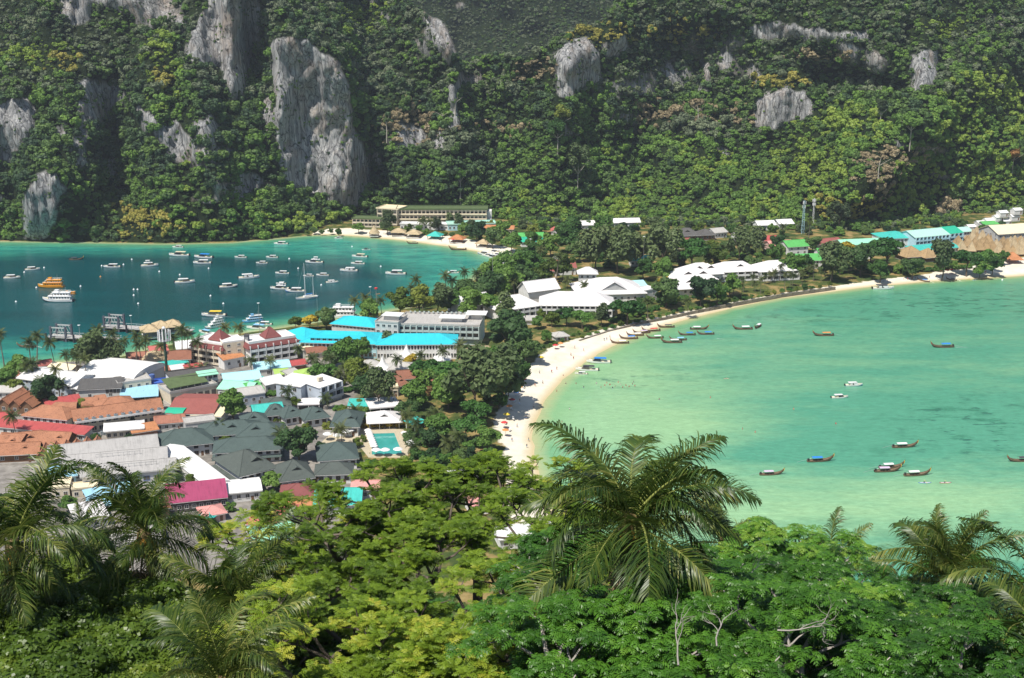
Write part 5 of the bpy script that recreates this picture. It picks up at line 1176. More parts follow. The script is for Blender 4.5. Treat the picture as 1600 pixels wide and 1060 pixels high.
def mid_speed(hullm, topm, style):
    """unit speedboat about 11 m long, bow +x"""
    S = [(-5.4, 1.45, -0.35, 0.15, 0.95), (-3, 1.6, -0.45, 0.15, 1.0), (0, 1.6, -0.45, 0.2, 1.15), (2.5, 1.35, -0.4, 0.35, 1.35), (4.3, 0.75, -0.2, 0.7, 1.55), (5.5, 0.06, 0.5, 1.2, 1.75)]
    parts = [('hull', hull_mesh(S, [hullm, HULLW])), ('deck', deck_mesh(S, HULLC, 0.12, 0.14))]
    b = MB(); x0, x1, zt = (-3.6, 1.9, 2.75)
    b.slab([(x0, -1.35, zt), (x1 - 0.5, -1.3, zt + 0.1), (x1, -0.9, zt), (x1, 0.9, zt), (x1 - 0.5, 1.3, zt + 0.1), (x0, 1.35, zt)], 0.16)
    parts.append(('hardtop', b.mesh('hardtop', topm)))
    b = MB()
    b.face([(2.6, -0.95, 1.35), (2.6, 0.95, 1.35), (1.7, 0.85, 2.6), (1.7, -0.85, 2.6)]); b.face([(2.6, 0.95, 1.35), (-1.0, 1.4, 1.2), (-1.0, 1.28, 2.55), (1.7, 0.85, 2.6)]); b.face([(-1.0, -1.4, 1.2), (2.6, -0.95, 1.35), (1.7, -0.85, 2.6), (-1.0, -1.28, 2.55)])
    parts.append(('windscreen', b.mesh('windscreen', GLASS)))
    b = MB()
    for x in (-3.4, -1.2):
        for y in (-1.25, 1.25): b.tube([(x, y, 0.9), (x + 0.1, y, 2.65)], 0.05, 5)
    parts.append(('posts', b.mesh('posts', METAL)))
    b = MB()
    b.tube([(2.8, -1.15, 1.9), (4.4, -0.6, 2.1), (5.5, 0, 2.2), (4.4, 0.6, 2.1), (2.8, 1.15, 1.9)], 0.035, 4); b.tube([(4.4, -0.6, 1.5), (4.4, -0.6, 2.1)], 0.03, 4); b.tube([(4.4, 0.6, 1.5), (4.4, 0.6, 2.1)], 0.03, 4)
    parts.append(('bow_rail', b.mesh('bow_rail', METAL)))
    if style == 'fly':
        b = MB(); b.box(-2.2, 0.6, -1.0, 1.0, 2.78, 3.35); b.slab([(-2.4, -1.05, 4.5), (0.2, -1.05, 4.5), (0.2, 1.05, 4.5), (-2.4, 1.05, 4.5)], 0.12)
        for x in (-2.2, 0.0):
            for y in (-0.95, 0.95): b.tube([(x, y, 3.3), (x, y, 4.45)], 0.05, 4)
        parts.append(('flybridge', b.mesh('flybridge', HULLW)))
    if style == 'cruiser':
        b = MB()
        for (x0, x1, z0, z1, w) in ((-2.4, 2.2, 1.15, 2.3, 1.25),): b.box(x0, x1, -w, w, z0, z1)
        parts.append(('cabin', b.mesh('cabin', HULLW)))
    e = MB(); e.box(-6.0, -5.45, -0.22, 0.22, 0.55, 1.55); e.box(-5.9, -5.6, -0.1, 0.1, -0.5, 0.55); em = e.mesh('outboard_engine', ENG)
    seat = MB().box(-2.6, 0.4, -1.05, -0.35, 0.9, 1.4).box(-2.6, 0.4, 0.35, 1.05, 0.9, 1.4).mesh('seats', HULLC)
    parts.append(('seats', seat))
    return parts, [(em, (0, -0.55, 0)), (em, (0, 0.55, 0))]
_speed = {}
def pxm(px, py):
    p = at(px, py); return FPX / (p.y * CP + H * SP)
def speedboat(px, py, w, head, label, hull='white', top='white', style='std', name='speedboat', z=0.0, group='speedboats in the bays', cat='speedboat'):
    hm = {'white': HULLW, 'cream': HULLC, 'navy': HULLD, 'blue': HULLB}[hull]; tm = {'white': HULLW, 'blue': TARP['blue'], 'yellow': TARP['yellow'], 'cream': HULLC, 'dark': TARP['dark'], 'sky': TARP['sky']}[top]
    key = (hull, top, style)
    if key not in _speed: _speed[key] = mid_speed(hm, tm, style)
    parts, engs = _speed[key]
    p = at(px, py, z); h = R(head)
    L = w / pxm(px, py) / max(abs(math.cos(h)), 0.35)
    s = min(max(L / 11.2, 0.55), 1.5)
    t = thing(name, label, cat, p, h, group); t.scale = (s, s, s * 0.85)
    for nm, me in parts: obj(nm, me, t)
    for me, lc in engs: obj('outboard_engine', me, t, lc)
    return t
LT = [(-5.6, 0.75, -0.2, 0.25, 0.85), (-4, 0.98, -0.35, 0.12, 0.75), (-1.5, 1.12, -0.4, 0.08, 0.72), (1, 1.05, -0.35, 0.14, 0.8), (3, 0.78, -0.2, 0.4, 1.1), (4.6, 0.42, 0.3, 0.9, 1.7), (5.6, 0.2, 1.2, 1.7, 2.5), (6.2, 0.1, 2.3, 2.7, 3.3), (6.45, 0.05, 3.1, 3.3, 3.75)]
_lt = {}
def longtail(px, py, w, head, label, tarp='white', hull='dark', z=0.0, tail=True, cat='longtail boat', group='longtail boats of the right bay'):
    key = (tarp, hull)
    if key not in _lt:
        hm = TEAKD if hull == 'dark' else TEAKL
        parts = [('hull', hull_mesh(LT, [hm, TEAKL])), ('deck', deck_mesh(LT[:7], WOOD, 0.25, 0.1))]
        b = MB(); n = 5
        for i in range(n):
            a0 = -1.05 + 2.1 * i / n; a1 = -1.05 + 2.1 * (i + 1) / n
            f = lambda y: 2.25 - 0.28 * y * y
            b.slab([(-3.6, a0, f(a0)), (0.9, a0, f(a0) - 0.05), (0.9, a1, f(a1) - 0.05), (-3.6, a1, f(a1))], 0.07)
        parts.append(('canopy', b.mesh('canopy', TARP[tarp])))
        b = MB()
        for x in (-3.4, -1.2, 0.8):
            for y in (-0.95, 0.95): b.tube([(x, y, 0.6), (x, y, 2.0)], 0.045, 4)
        parts.append(('canopy_posts', b.mesh('canopy_posts', TEAKL)))
        b = MB(); b.box(-5.5, -4.7, -0.28, 0.28, 1.0, 1.5); b.tube([(-5.1, 0, 0.7), (-5.1, 0, 1.1)], 0.08, 6); parts.append(('engine', b.mesh('engine', ENG)))
        b = MB(); b.tube([(-4.6, 0, 1.35), (-5.4, 0, 1.2), (-10.2, 0.3, -0.05)], 0.05, 5); b.tube([(-4.7, 0, 1.3), (-3.6, 0, 1.7)], 0.035, 4); parts.append(('propeller_shaft', b.mesh('propeller_shaft', METAL)))
        b = MB()
        for k, (zz) in enumerate((2.6, 2.85, 3.1)): b.tube([(5.95 + 0.13 * k, 0, zz), (6.06 + 0.13 * k, 0, zz + 0.2)], [0.2, 0.17], 6, m=k)
        b.tube([(6.1, 0.1, 2.8), (6.0, 0.22, 2.2), (5.9, 0.24, 1.7)], [0.1, 0.09, 0.03], 4, m=0); b.tube([(6.1, -0.1, 2.8), (6.0, -0.22, 2.2), (5.85, -0.25, 1.6)], [0.1, 0.09, 0.03], 4, m=1)
        parts.append(('prow_ribbons', b.mesh('prow_ribbons', [TARP['red'], TARP['yellow'], TARP['green']])))
        b = MB()
        for x in (-2.6, -1.2, 0.2, 1.8): b.box(x, x + 0.3, -0.85, 0.85, 0.62, 0.70)
        parts.append(('thwarts', b.mesh('thwarts', TEAKL)))
        _lt[key] = parts
    p = at(px, py, z); h = R(head)
    L = w / pxm(px, py) / max(abs(math.cos(h)), 0.35); s = min(max(L / 12.0, 0.6), 1.35)
    t = thing('longtail_boat', label, cat, p, h, group); t.scale = (s, s, s)
    for nm, me in _lt[key]:
        if nm == 'propeller_shaft' and not tail: continue
        obj(nm, me, t)
    return t
def ferry(px, py, w, head, label, hull, deckm, decks, name='ferry', trim=None, mast=True):
    p = at(px, py); h = R(head); L = w / pxm(px, py) / max(abs(math.cos(h)), 0.4); s = L / 20.0
    t = thing(name, label, 'ferry', p, h); t.scale = (s, s, s)
    S = [(-9.8, 2.4, -0.6, 0.3, 1.5), (-6, 2.7, -0.8, 0.3, 1.5), (0, 2.8, -0.8, 0.3, 1.6), (5, 2.4, -0.7, 0.5, 2.0), (8.2, 1.2, -0.3, 1.0, 2.6), (10, 0.1, 0.8, 2.0, 3.1)]
    obj('hull', hull_mesh(S, [hull, trim or hull]), t); obj('deck', deck_mesh(S, HULLC, 0.1, 0.1), t)
    z = 1.5; x0, x1, wd = -8.6, 5.2, 2.3
    for k in range(decks):
        c = MB().box(x0, x1, -wd, wd, z, z + 2.1); c.slab([(x1, -wd, z + 2.1), (x1 + 0.9, -wd * .8, z), (x1 + 0.9, wd * .8, z), (x1, wd, z + 2.1)], 0.05)
        co = obj('cabin', c.mesh('cabin', deckm), t)
        nw = int((x1 - x0) / 1.9); wmesh = MB().box(-0.6, 0.6, -0.05, 0.05, 0, 0.85).mesh('window', GLASS)
        for i in range(nw):
            for sy in (-1, 1): obj('window', wmesh, co, (x0 + 1.1 + i * 1.85, sy * wd, z + 0.9))
        r = MB().box(x0 - 0.7, x1 + 0.8, -wd - 0.3, wd + 0.3, z + 2.1, z + 2.28); obj('deck_roof', r.mesh('deck_roof', HULLW if deckm != HULLO else HULLO), t)
        rl = MB()
        for sy in (-1, 1): rl.tube([(x0 - 0.5, sy * (wd + 0.2), z + 3.1), (x1 + 0.5, sy * (wd + 0.2), z + 3.1)], 0.05, 4)
        for i in range(8):
            for sy in (-1, 1): rl.tube([(x0 - 0.5 + i * 1.9, sy * (wd + 0.2), z + 2.3), (x0 - 0.5 + i * 1.9, sy * (wd + 0.2), z + 3.1)], 0.04, 4)
        obj('railing', rl.mesh('railing', METAL), t)
        z += 2.28; x0 += 0.9; x1 -= 2.8; wd -= 0.35
    b = MB().box(x1 - 0.6, x1 + 2.0, -1.3, 1.3, z, z + 1.7); obj('wheelhouse', b.mesh('wheelhouse', deckm), t)
    obj('wheelhouse_window', MB().box(x1 + 1.96, x1 + 2.06, -1.1, 1.1, z + 0.7, z + 1.4).mesh('wheelhouse_window', GLASS), t)
    if mast: obj('mast', MB().tube([(x0 + 1.5, 0, z), (x0 + 1.5, 0, z + 4.5)], [0.14, 0.06], 6).tube([(x0 + 1.5, -1, z + 3), (x0 + 1.5, 1, z + 3)], 0.05, 4).mesh('mast', METAL), t)
    return t
# left bay ----------------------------------------------------------------
for a in ((19, 435, 26, 5, 'cream-hulled speedboat nearest the left edge of the bay', 'cream', 'white', 'std'), (51, 422, 23, 8, 'white speedboat second from the left edge, above the orange ferries', 'white', 'white', 'std'), (175, 418, 26, 186, 'white speedboat alone between the dark longtail and the flybridge boat', 'white', 'white', 'std'),
          (234, 416, 27, 4, 'tall white flybridge boat with a two-level top', 'white', 'white', 'fly'), (280, 400, 32, 182, 'white open-decked speedboat, the long one close to the shallow green strip', 'white', 'cream', 'std'), (278, 387, 17, 184, 'small white speedboat inside the pale green shallow strip at the top left', 'white', 'white', 'std'),
          (318, 403, 30, 176, 'white speedboat with blue canopy, rear one of a touching pair', 'white', 'blue', 'std'), (316, 412, 28, 184, 'white speedboat in front of the blue-canopied one', 'white', 'white', 'std'), (376, 403, 19, 182, 'small white speedboat right of the blue-canopied pair', 'white', 'white', 'std'),
          (289, 442, 31, 8, 'white speedboat in the middle of the deep water below the flybridge boat', 'white', 'white', 'std'), (357, 449, 28, 12, 'dark-hulled speedboat with white top', 'navy', 'white', 'std'), (389, 435, 32, 10, 'large white speedboat right of the dark-hulled one', 'white', 'white', 'cruiser'),
          (409, 412, 18, 186, 'small white speedboat under another one near the bay centre', 'white', 'white', 'std'), (425, 403, 19, 184, 'small white speedboat directly above another near the bay centre', 'white', 'white', 'std'), (439, 382, 22, 184, 'white speedboat trailing a wake along the far shallows', 'white', 'white', 'std'),
          (529, 373, 13, 184, 'tiny white boat drawn up at the left of the far beach', 'white', 'white', 'std'), (572, 391, 10, 200, 'small dark-topped white boat off the far beach', 'white', 'dark', 'std'), (491, 411, 28, 182, 'big white two-deck cruiser above the sailing yacht', 'white', 'white', 'fly'),
          (562, 402, 25, 176, 'white open speedboat nearest the far beach', 'white', 'cream', 'std'), (559, 413, 22, 182, 'white speedboat second from the far beach', 'white', 'white', 'std'), (545, 424, 28, 182, 'white speedboat with dark windows third from the far beach', 'white', 'white', 'cruiser'),
          (441, 428, 22, 182, 'white speedboat left of the yacht mast', 'white', 'white', 'std'), (482, 432, 17, 182, 'small white boat behind the yacht masts', 'white', 'white', 'std'), (504, 431, 20, 182, 'white speedboat right of the yacht mast', 'white', 'white', 'std'), (519, 442, 20, 6, 'white speedboat right of and nearer than the yacht masts', 'white', 'white', 'cruiser'),
          (618, 429, 32, 184, 'white speedboat furthest right in the deep water', 'white', 'white', 'std'), (439, 444, 16, 182, 'small white boat half hidden behind the big white speedboat left of the yacht', 'white', 'white', 'std'), (437, 452, 30, 182, 'big white speedboat left of the sailing yacht', 'white', 'white', 'fly'),
          (461, 456, 30, 184, 'blue-hulled speedboat touching the sailing yacht', 'blue', 'white', 'std'), (690, 452, 22, 182, 'white boat at the shore palms near the right end of the left bay', 'white', 'white', 'std'), (707, 427, 20, 182, 'white boat hidden behind the shore palms', 'white', 'white', 'std'),
          (334, 494, 38, 182, 'long speedboat with yellow top off the pier', 'white', 'yellow', 'std'), (321, 521, 24, 150, 'white and blue speedboat moored beside the pier pavilions', 'white', 'sky', 'std'), (402, 514, 34, 176, 'blue-topped tour boat moored behind the maroon hotel', 'white', 'sky', 'std'), (412, 508, 26, 180, 'white-topped tour boat moored behind the maroon hotel', 'white', 'white', 'std')):
    speedboat(a[0], a[1], a[2], a[3] + random.uniform(-3, 3), a[4], a[5], a[6], a[7], group='boats anchored in the left bay')
for i, (x, y, hd) in enumerate(((757, 398, 150), (764, 401, 158), (770, 403, 150), (778, 400, 165), (784, 403, 155), (775, 408, 160), (784, 411, 158), (790, 407, 165), (780, 415, 150), (792, 415, 160), (773, 395, 160))):
    blue = i in (0, 6)
    speedboat(x, y, 22, hd, 'blue-striped speedboat on the left of the row beached bow to sand' if i == 0 else 'speedboat with blue top in the middle of the beached row' if i == 6 else 'white speedboat in the row beached at the far beach end', 'blue' if i == 0 else 'white', 'blue' if i == 6 else 'white', 'std', group='speedboats beached in a row')
longtail(119, 406, 23, 4, 'dark longtail boat out in the deep left bay', 'dark', tail=False, group='longtail boats of the left bay')
longtail(42, 543, 30, 176, 'longtail boat with white canopy behind the leftmost palms', 'white', group='longtail boats of the left bay')
longtail(174, 540, 20, 184, 'dark longtail boat behind the palms by the pier', 'dark', tail=False, group='longtail boats of the left bay')
longtail(645, 381, 18, 184, 'dark longtail boat beached left on the far beach', 'dark', tail=False, group='longtail boats of the left bay')
longtail(716, 391, 28, 182, 'pair-long dark longtail boat beached right on the far beach', 'white', tail=False, group='longtail boats of the left bay')
ferry(80, 449, 40, 182, 'orange two-deck ferry at anchor, the larger one', HULLO, HULLO, 2)
ferry(108, 460, 20, 184, 'small orange boat touching the larger orange ferry', HULLO, HULLO, 1)
ferry(91, 471, 48, 180, 'white ferry with dark hull in front of the orange ferries', HULLD, HULLW, 2, trim=HULLW)
ferry(336, 512, 26, 222, 'white three-deck ferry docked right of the pier pavilions', HULLD, HULLW, 3, trim=HULLW)
ferry(395, 503, 30, 205, 'light blue ferry docked behind the right maroon hotel', HULLT, HULLT, 2)
ferry(530, 496, 56, 178, 'large white ferry with tall mast docked behind the shore trees', HULLW, HULLW, 2)
# sailing yacht
p = at(480, 467); t = thing('sailing_yacht', 'white sailing yacht with two tall bare masts', 'yacht', p, R(215))
S = [(-6.5, 1.3, -0.4, 0.3, 1.2), (-3, 1.9, -0.7, 0.25, 1.2), (0, 2.0, -0.8, 0.25, 1.25), (3.5, 1.4, -0.6, 0.4, 1.45), (6, 0.6, -0.1, 0.9, 1.65), (7.4, 0.05, 0.8, 1.4, 1.8)]
obj('hull', hull_mesh(S, [HULLW]), t); obj('deck', deck_mesh(S, HULLC, 0.1, 0.1), t); obj('cabin', MB().box(-3.5, 2.2, -1.1, 1.1, 1.1, 2.0).mesh('cabin', HULLW), t)
obj('main_mast', MB().tube([(1.2, 0, 1), (1.2, 0, 22)], [0.2, 0.12], 6).mesh('mast', HULLW), t); obj('rear_mast', MB().tube([(-4.2, 0, 1), (-4.2, 0, 13)], [0.16, 0.1], 6).mesh('mast', HULLW), t)
obj('boom', MB().tube([(1.2, 0, 2.8), (-3.6, 0, 2.9)], 0.22, 6).mesh('boom', TARP['blue']), t); obj('rigging', MB().tube([(7.3, 0, 1.8), (1.2, 0, 21.5)], 0.05, 4).tube([(-6.4, 0, 1.3), (1.2, 0, 21.5)], 0.04, 4).tube([(1.2, 1.9, 1.2), (1.2, 0, 15)], 0.04, 4).tube([(1.2, -1.9, 1.2), (1.2, 0, 15)], 0.04, 4).mesh('rigging', METAL), t)
# right bay -----------------------------------------------------------------
for a in ((969, 537, 30, 182, 'lowest longtail boat of the beached cluster, orange-brown hull', 'white', 'pale'), (983, 530, 30, 184, 'beached longtail boat with blue canopy in the cluster', 'blue', 'dark'), (993, 525, 28, 186, 'beached longtail boat just above the blue-canopied one', 'white', 'dark'), (1003, 521, 28, 188, 'beached longtail boat with lilac canopy in the middle of the cluster', 'lilac', 'dark'),
          (1018, 518, 30, 188, 'beached longtail boat with red canopy', 'red', 'dark'), (1024, 529, 28, 186, 'longtail boat floating just right of the beached cluster', 'white', 'dark'), (1050, 536, 34, 182, 'longtail boat with white canopy, front one of a touching pair', 'white', 'dark'), (1060, 532, 28, 184, 'longtail boat behind the white-canopied front one', 'sky', 'dark'), (1041, 512, 28, 182, 'longtail boat by the seawall above the cluster', 'dark', 'dark'),
          (1074, 524, 28, 184, 'longtail boat with blue canopy, left of two side by side', 'blue', 'dark'), (1103, 523, 28, 182, 'longtail boat with blue canopy, right of two side by side', 'blue', 'dark'), (1092, 515, 30, 2, 'longtail boat with prow to the right above the blue-canopied two', 'white', 'dark'), (1161, 515, 32, 184, 'dark longtail boat out from the cluster, prow left', 'white', 'dark'), (1184, 512, 14, 240, 'white-topped longtail boat seen end-on', 'white', 'dark'),
          (1287, 525, 34, 183, 'lone longtail boat with orange canopy in mid bay', 'orange', 'dark'), (1473, 543, 38, 184, 'longtail boat with blue canopy drawing a white wake', 'blue', 'dark'), (1443, 440, 16, 140, 'small dark boat pulled up on the right beach', 'blue', 'dark'), (1487, 438, 14, 145, 'second small dark boat pulled up further right on the beach', 'dark', 'dark'),
          (1413, 699, 42, 6, 'longtail boat with raised white tarp, prow right', 'white', 'pale'), (1281, 721, 44, 8, 'longtail boat with bright blue canopy and long trailing shaft', 'blue', 'pale'), (1205, 742, 40, 6, 'nearest longtail boat with lilac canopy', 'lilac', 'pale'), (1386, 737, 44, 6, 'front longtail boat of the rafted pair', 'lilac', 'dark'), (1392, 731, 42, 8, 'rear longtail boat of the rafted pair', 'white', 'pale'), (1432, 743, 44, 8, 'longtail boat with white canopy right of the rafted pair', 'white', 'pale'), (1594, 721, 42, 186, 'longtail boat cut by the right frame edge', 'dark', 'dark')):
    longtail(a[0], a[1], a[2], a[3], a[4], a[5], a[6])
speedboat(917, 579, 36, 176, 'white speedboat aground at the edge of the wide beach', 'white', 'dark', 'std'); speedboat(935, 567, 38, 178, 'second white speedboat aground just above the first at the wide beach', 'white', 'blue', 'std')
speedboat(908, 585, 18, 178, 'small white dinghy aground below the two speedboats', 'white', 'white', 'std')
speedboat(1380, 452, 34, 0, 'white speedboat moored off the right beach, bow right', 'white', 'dark', 'cruiser'); speedboat(1334, 603, 28, 2, 'white speedboat with blue side and dark windows in mid right bay', 'blue', 'white', 'cruiser'); speedboat(1312, 622, 27, 4, 'all-white speedboat just below the blue-sided one', 'white', 'white', 'std')
def kayak(px, py, w, head, label, col, cat='kayak'):
    p = at(px, py); s = w / pxm(px, py) / 5.0; t = thing('kayak', label, cat, p, R(head)); t.scale = (s, s, s)
    S = [(-2.5, 0.04, 0.1, 0.15, 0.3), (-1.6, 0.32, -0.1, 0.05, 0.28), (0, 0.42, -0.12, 0.03, 0.28), (1.6, 0.32, -0.1, 0.05, 0.28), (2.5, 0.04, 0.1, 0.15, 0.32)]
    obj('hull', hull_mesh(S, [TARP[col]]), t); obj('deck', deck_mesh(S, TARP['white'], 0.03, 0.08), t); obj('seat', MB().box(-0.5, -0.1, -0.25, 0.25, 0.2, 0.55).mesh('seat', TARP['dark']), t)
    obj('paddle', MB().tube([(0.3, -1.2, 0.5), (0.3, 1.2, 0.7)], 0.03, 5).box(0.2, 0.4, 1.1, 1.5, 0.66, 0.7).box(0.2, 0.4, -1.5, -1.1, 0.46, 0.5).mesh('paddle', TARP['yellow']), t)
kayak(1445, 755, 20, 2, 'blue kayak floating below the rafted longtail boats', 'blue'); kayak(1477, 755, 19, 4, 'red kayak floating right of the blue one', 'red'); kayak(1135, 592, 9, 10, 'orange kayak alone on the pale green water', 'orange'); kayak(1515, 437, 10, 0, 'yellow kayak at the edge of the right beach', 'yellow'); kayak(1523, 438, 9, 20, 'pale blue kayak next to the yellow one on the right beach', 'sky')
# wakes: churned foam lying on the sea
def mat_foam():
    m, n, l, out = newmat('foam')
    p = N(n, 'ShaderNodeBsdfPrincipled'); tr = N(n, 'ShaderNodeBsdfTransparent'); mx = N(n, 'ShaderNodeMixShader')
    p.inputs['Base Color'].default_value = (0.75, 0.80, 0.80, 1); p.inputs['Roughness'].default_value = 0.8
    tc = N(n, 'ShaderNodeTexCoord'); mp = N(n, 'ShaderNodeMapping'); mp.inputs['Scale'].default_value = (0.25, 0.9, 1); l.new(tc.outputs['Object'], mp.inputs[0])
    no = N(n, 'ShaderNodeTexNoise'); no.inputs['Scale'].default_value = 1.0; no.inputs['Detail'].default_value = 6; no.inputs['Roughness'].default_value = 0.75; l.new(mp.outputs[0], no.inputs['Vector'])
    a = N(n, 'ShaderNodeAttribute', attribute_name='foam'); ad = N(n, 'ShaderNodeMath', operation='ADD'); l.new(no.outputs['Fac'], ad.inputs[0]); l.new(a.outputs['Fac'], ad.inputs[1])
    r = N(n, 'ShaderNodeMapRange'); r.inputs[1].default_value = 0.95; r.inputs[2].default_value = 1.35; l.new(ad.outputs[0], r.inputs[0])
    l.new(r.outputs[0], mx.inputs[0]); l.new(tr.outputs[0], mx.inputs[1]); l.new(p.outputs[0], mx.inputs[2]); l.new(mx.outputs[0], out.inputs[0])
    return m
FOAM = mat_foam()
def wake(pts, w0, w1, label, strength=0.75):
    W = [at(x, y, 0.035) for x, y in pts]; n = 24; V = []; fo = []
    for i in range(n + 1):
        u = i / n * (len(W) - 1); k = min(int(u), len(W) - 2); f = u - k; p = W[k].lerp(W[k + 1], f); d = (W[k + 1] - W[k]).normalized(); nn = Vector((-d.y, d.x, 0)); w = w0 + (w1 - w0) * i / n
        for j in range(5):
            s = (j - 2) / 2; V.append(p + nn * s * w / 2); fo.append((1 - abs(s)) * strength * (1 - 0.75 * (i / n)) + (0.0 if abs(s) < 1 else -0.4))
    me = mesh_np('wake', np.array(V), grid_faces(n + 1, 5), FOAM, True); attr(me, 'foam', fo)
    o = obj('foam_wake', me, kind='stuff'); tag(o, label, 'wake')
wake([(1493, 543), (1540, 542.5), (1600, 541.5)], 1.6, 3.5, 'white wake behind the blue-canopied longtail boat')
wake([(1194, 514), (1250, 509), (1320, 497), (1372, 486)], 1.4, 3.0, 'thin foam line crossing the upper right bay', 0.6)
wake([(450, 382), (462, 381.5), (480, 381)], 2.5, 4, 'foam behind the speedboat in the far shallows')
wake([(352, 495), (370, 496), (392, 497.5)], 1.6, 4, 'foam trail between yellow-topped boat and blue ferry', 0.65)
wake([(418, 490), (440, 489), (466, 489.5)], 2, 5, 'curling foam streak off the docked ferries', 0.55); wake([(405, 497), (430, 496), (462, 492)], 2, 5, 'second foam streak below the curling one', 0.55)
wake([(60, 541), (90, 540.5), (150, 540)], 1.5, 3, 'faint foam behind the white-canopied longtail by the palms', 0.5)
wake([(1120, 529), (1133, 530.5), (1146, 529)], 2, 4, 'small splash of foam right of the blue-canopied longtails', 0.8)
wake([(1560, 665), (1600, 661), (1640, 659)], 1, 3, 'faint streak at the right frame edge', 0.3)
# piers --------------------------------------------------------------------
CONC = paint('pier_concrete', (0.42, 0.40, 0.38), 0.85, 0.2, 0.6); PILE = paint('pier_pile', (0.05, 0.05, 0.06), 0.8, 0.3, 1.0)
def pier(A, B, width, label, gate):
    a, b = at(A[0], A[1], 2.2), at(B[0], B[1], 2.2); d = b - a; L = d.length
    t = thing('pier', label, 'pier', (a.x, a.y, 0), math.atan2(d.y, d.x))
    ns = int(L / 3)
    sl = MB().box(0.03, L / ns - 0.03, -width / 2, width / 2, 1.85, 2.2).mesh('deck_slab', CONC)
    for i in range(ns): obj('deck_slab', sl, t, (i * L / ns, 0, 0.01 * (i % 2)))
    pl = MB().tube([(0, 0, -2), (0, 0, 1.9)], 0.45, 8).mesh('pile', PILE); tall = MB().tube([(0, 0, -2), (0, 0, 4.4)], 0.55, 8).mesh('fender_pile', PILE)
    for i in range(int(L / 9) + 1):
        for s in (-1, 1): obj('pile', pl, t, (min(i * 9 + 0.8, L - 0.8), s * (width / 2 - 0.5), 0))
    for i in range(int(L / 16) + 1): obj('fender_pile', tall, t, (min(i * 16, L), -width / 2 - 0.5, 0))
    rl = MB()
    for s in (-1, 1):
        rl.tube([(0, s * (width / 2 - 0.15), 3.2), (L, s * (width / 2 - 0.15), 3.2)], 0.05, 4)
        for i in range(int(L / 3) + 1): rl.tube([(min(i * 3, L), s * (width / 2 - 0.15), 2.2), (min(i * 3, L), s * (width / 2 - 0.15), 3.2)], 0.05, 4)
    obj('railing', rl.mesh('railing', HULLW), t)
    if gate:
        x0, gl, gw, gh = gate; col = MB().box(-0.5, 0.5, -0.5, 0.5, 0, gh).mesh('gantry_column', WALL['tower'])
        for x in (x0, x0 + gl):
            for y in (-gw / 2, gw / 2): obj('gantry_column', col, t, (x, y, 0))
        g = MB(); g.box(x0, x0 + gl, -gw / 2 - 0.2, -gw / 2 + 0.2, gh - 1.0, gh - 0.4); g.box(x0, x0 + gl, gw / 2 - 0.2, gw / 2 + 0.2, gh - 1.0, gh - 0.4); g.box(x0, x0 + gl, -gw / 2 - 0.2, -gw / 2 + 0.2, gh - 5, gh - 4.6); g.box(x0, x0 + gl, gw / 2 - 0.2, gw / 2 + 0.2, gh - 5, gh - 4.6)
        obj('gantry_beam', g.mesh('gantry_beam', WALL['grey']), t)
        lat = MB()
        for k in range(5): lat.tube([(x0 + gl * k / 5, -gw / 2, gh - 4.6), (x0 + gl * (k + 1) / 5, -gw / 2, gh - 1)], 0.12, 4); lat.tube([(x0 + gl * k / 5, gw / 2, gh - 1), (x0 + gl * (k + 1) / 5, gw / 2, gh - 4.6)], 0.12, 4)
        obj('gantry_lattice', lat.mesh('gantry_lattice', WALL['pale']), t)
    return t
pier((78, 524), (185, 530), 7, 'nearer concrete pier with a lattice gantry at its seaward end', (2.5, 8.5, 6, 8))
pier((161, 509), (300, 517), 7, 'farther concrete pier with a lattice gantry, leading to the khaki pavilions', (2.5, 8.5, 6, 8.5))
# ================================================================== TREES OF THE TOWN
def crown_mesh(name, mat, n_leaf, size, flat, seed, lumps, lump_r, shell=0.55, core=0.8, asp=1.0, droop=0.0, spread=0.74):
    V, F, lr = blob_crown(0, n_leaf, size, flat=flat, seed=seed, lumps=lumps, lump_r=lump_r, shell=shell, asp=asp, droop=droop, spread=spread)
    r = np.random.default_rng(seed)
    C = r.normal(size=(lumps, 3)); C /= np.linalg.norm(C, axis=1)[:, None]
    C *= (r.random(lumps) ** 0.5 * spread)[:, None]; C[:, 2] = C[:, 2] * flat * 0.8; C[0] = (0, 0, 0.25 * flat)
    rad = lump_r * (0.7 + 0.6 * r.random(lumps))
    TV = []; TF = []; base = 0
    for c, q in zip(C, rad):
        vv = ICO1[0] * q * core * (0.75 + 0.4 * r.random((len(ICO1[0]), 1))) * np.array([1, 1, flat]) + c
        vv[:, 2] += 0.78 * flat - droop * (vv[:, 0] ** 2 + vv[:, 1] ** 2)
        TV.append(vv); TF.append(ICO1[1] + base); base += len(vv)
    TV = np.concatenate(TV); TF = np.concatenate(TF)
    q3 = np.concatenate([F[:, [0, 1, 2]], F[:, [0, 2, 3]]]) + len(TV)
    me = mesh_np(name, np.concatenate([TV, V]), np.concatenate([TF, q3]), mat)
    attr(me, 'leafrand', np.concatenate([r.random(len(TV)) * 0.15, lr]))  # low core values paint the shaded inside of the crown
    return me
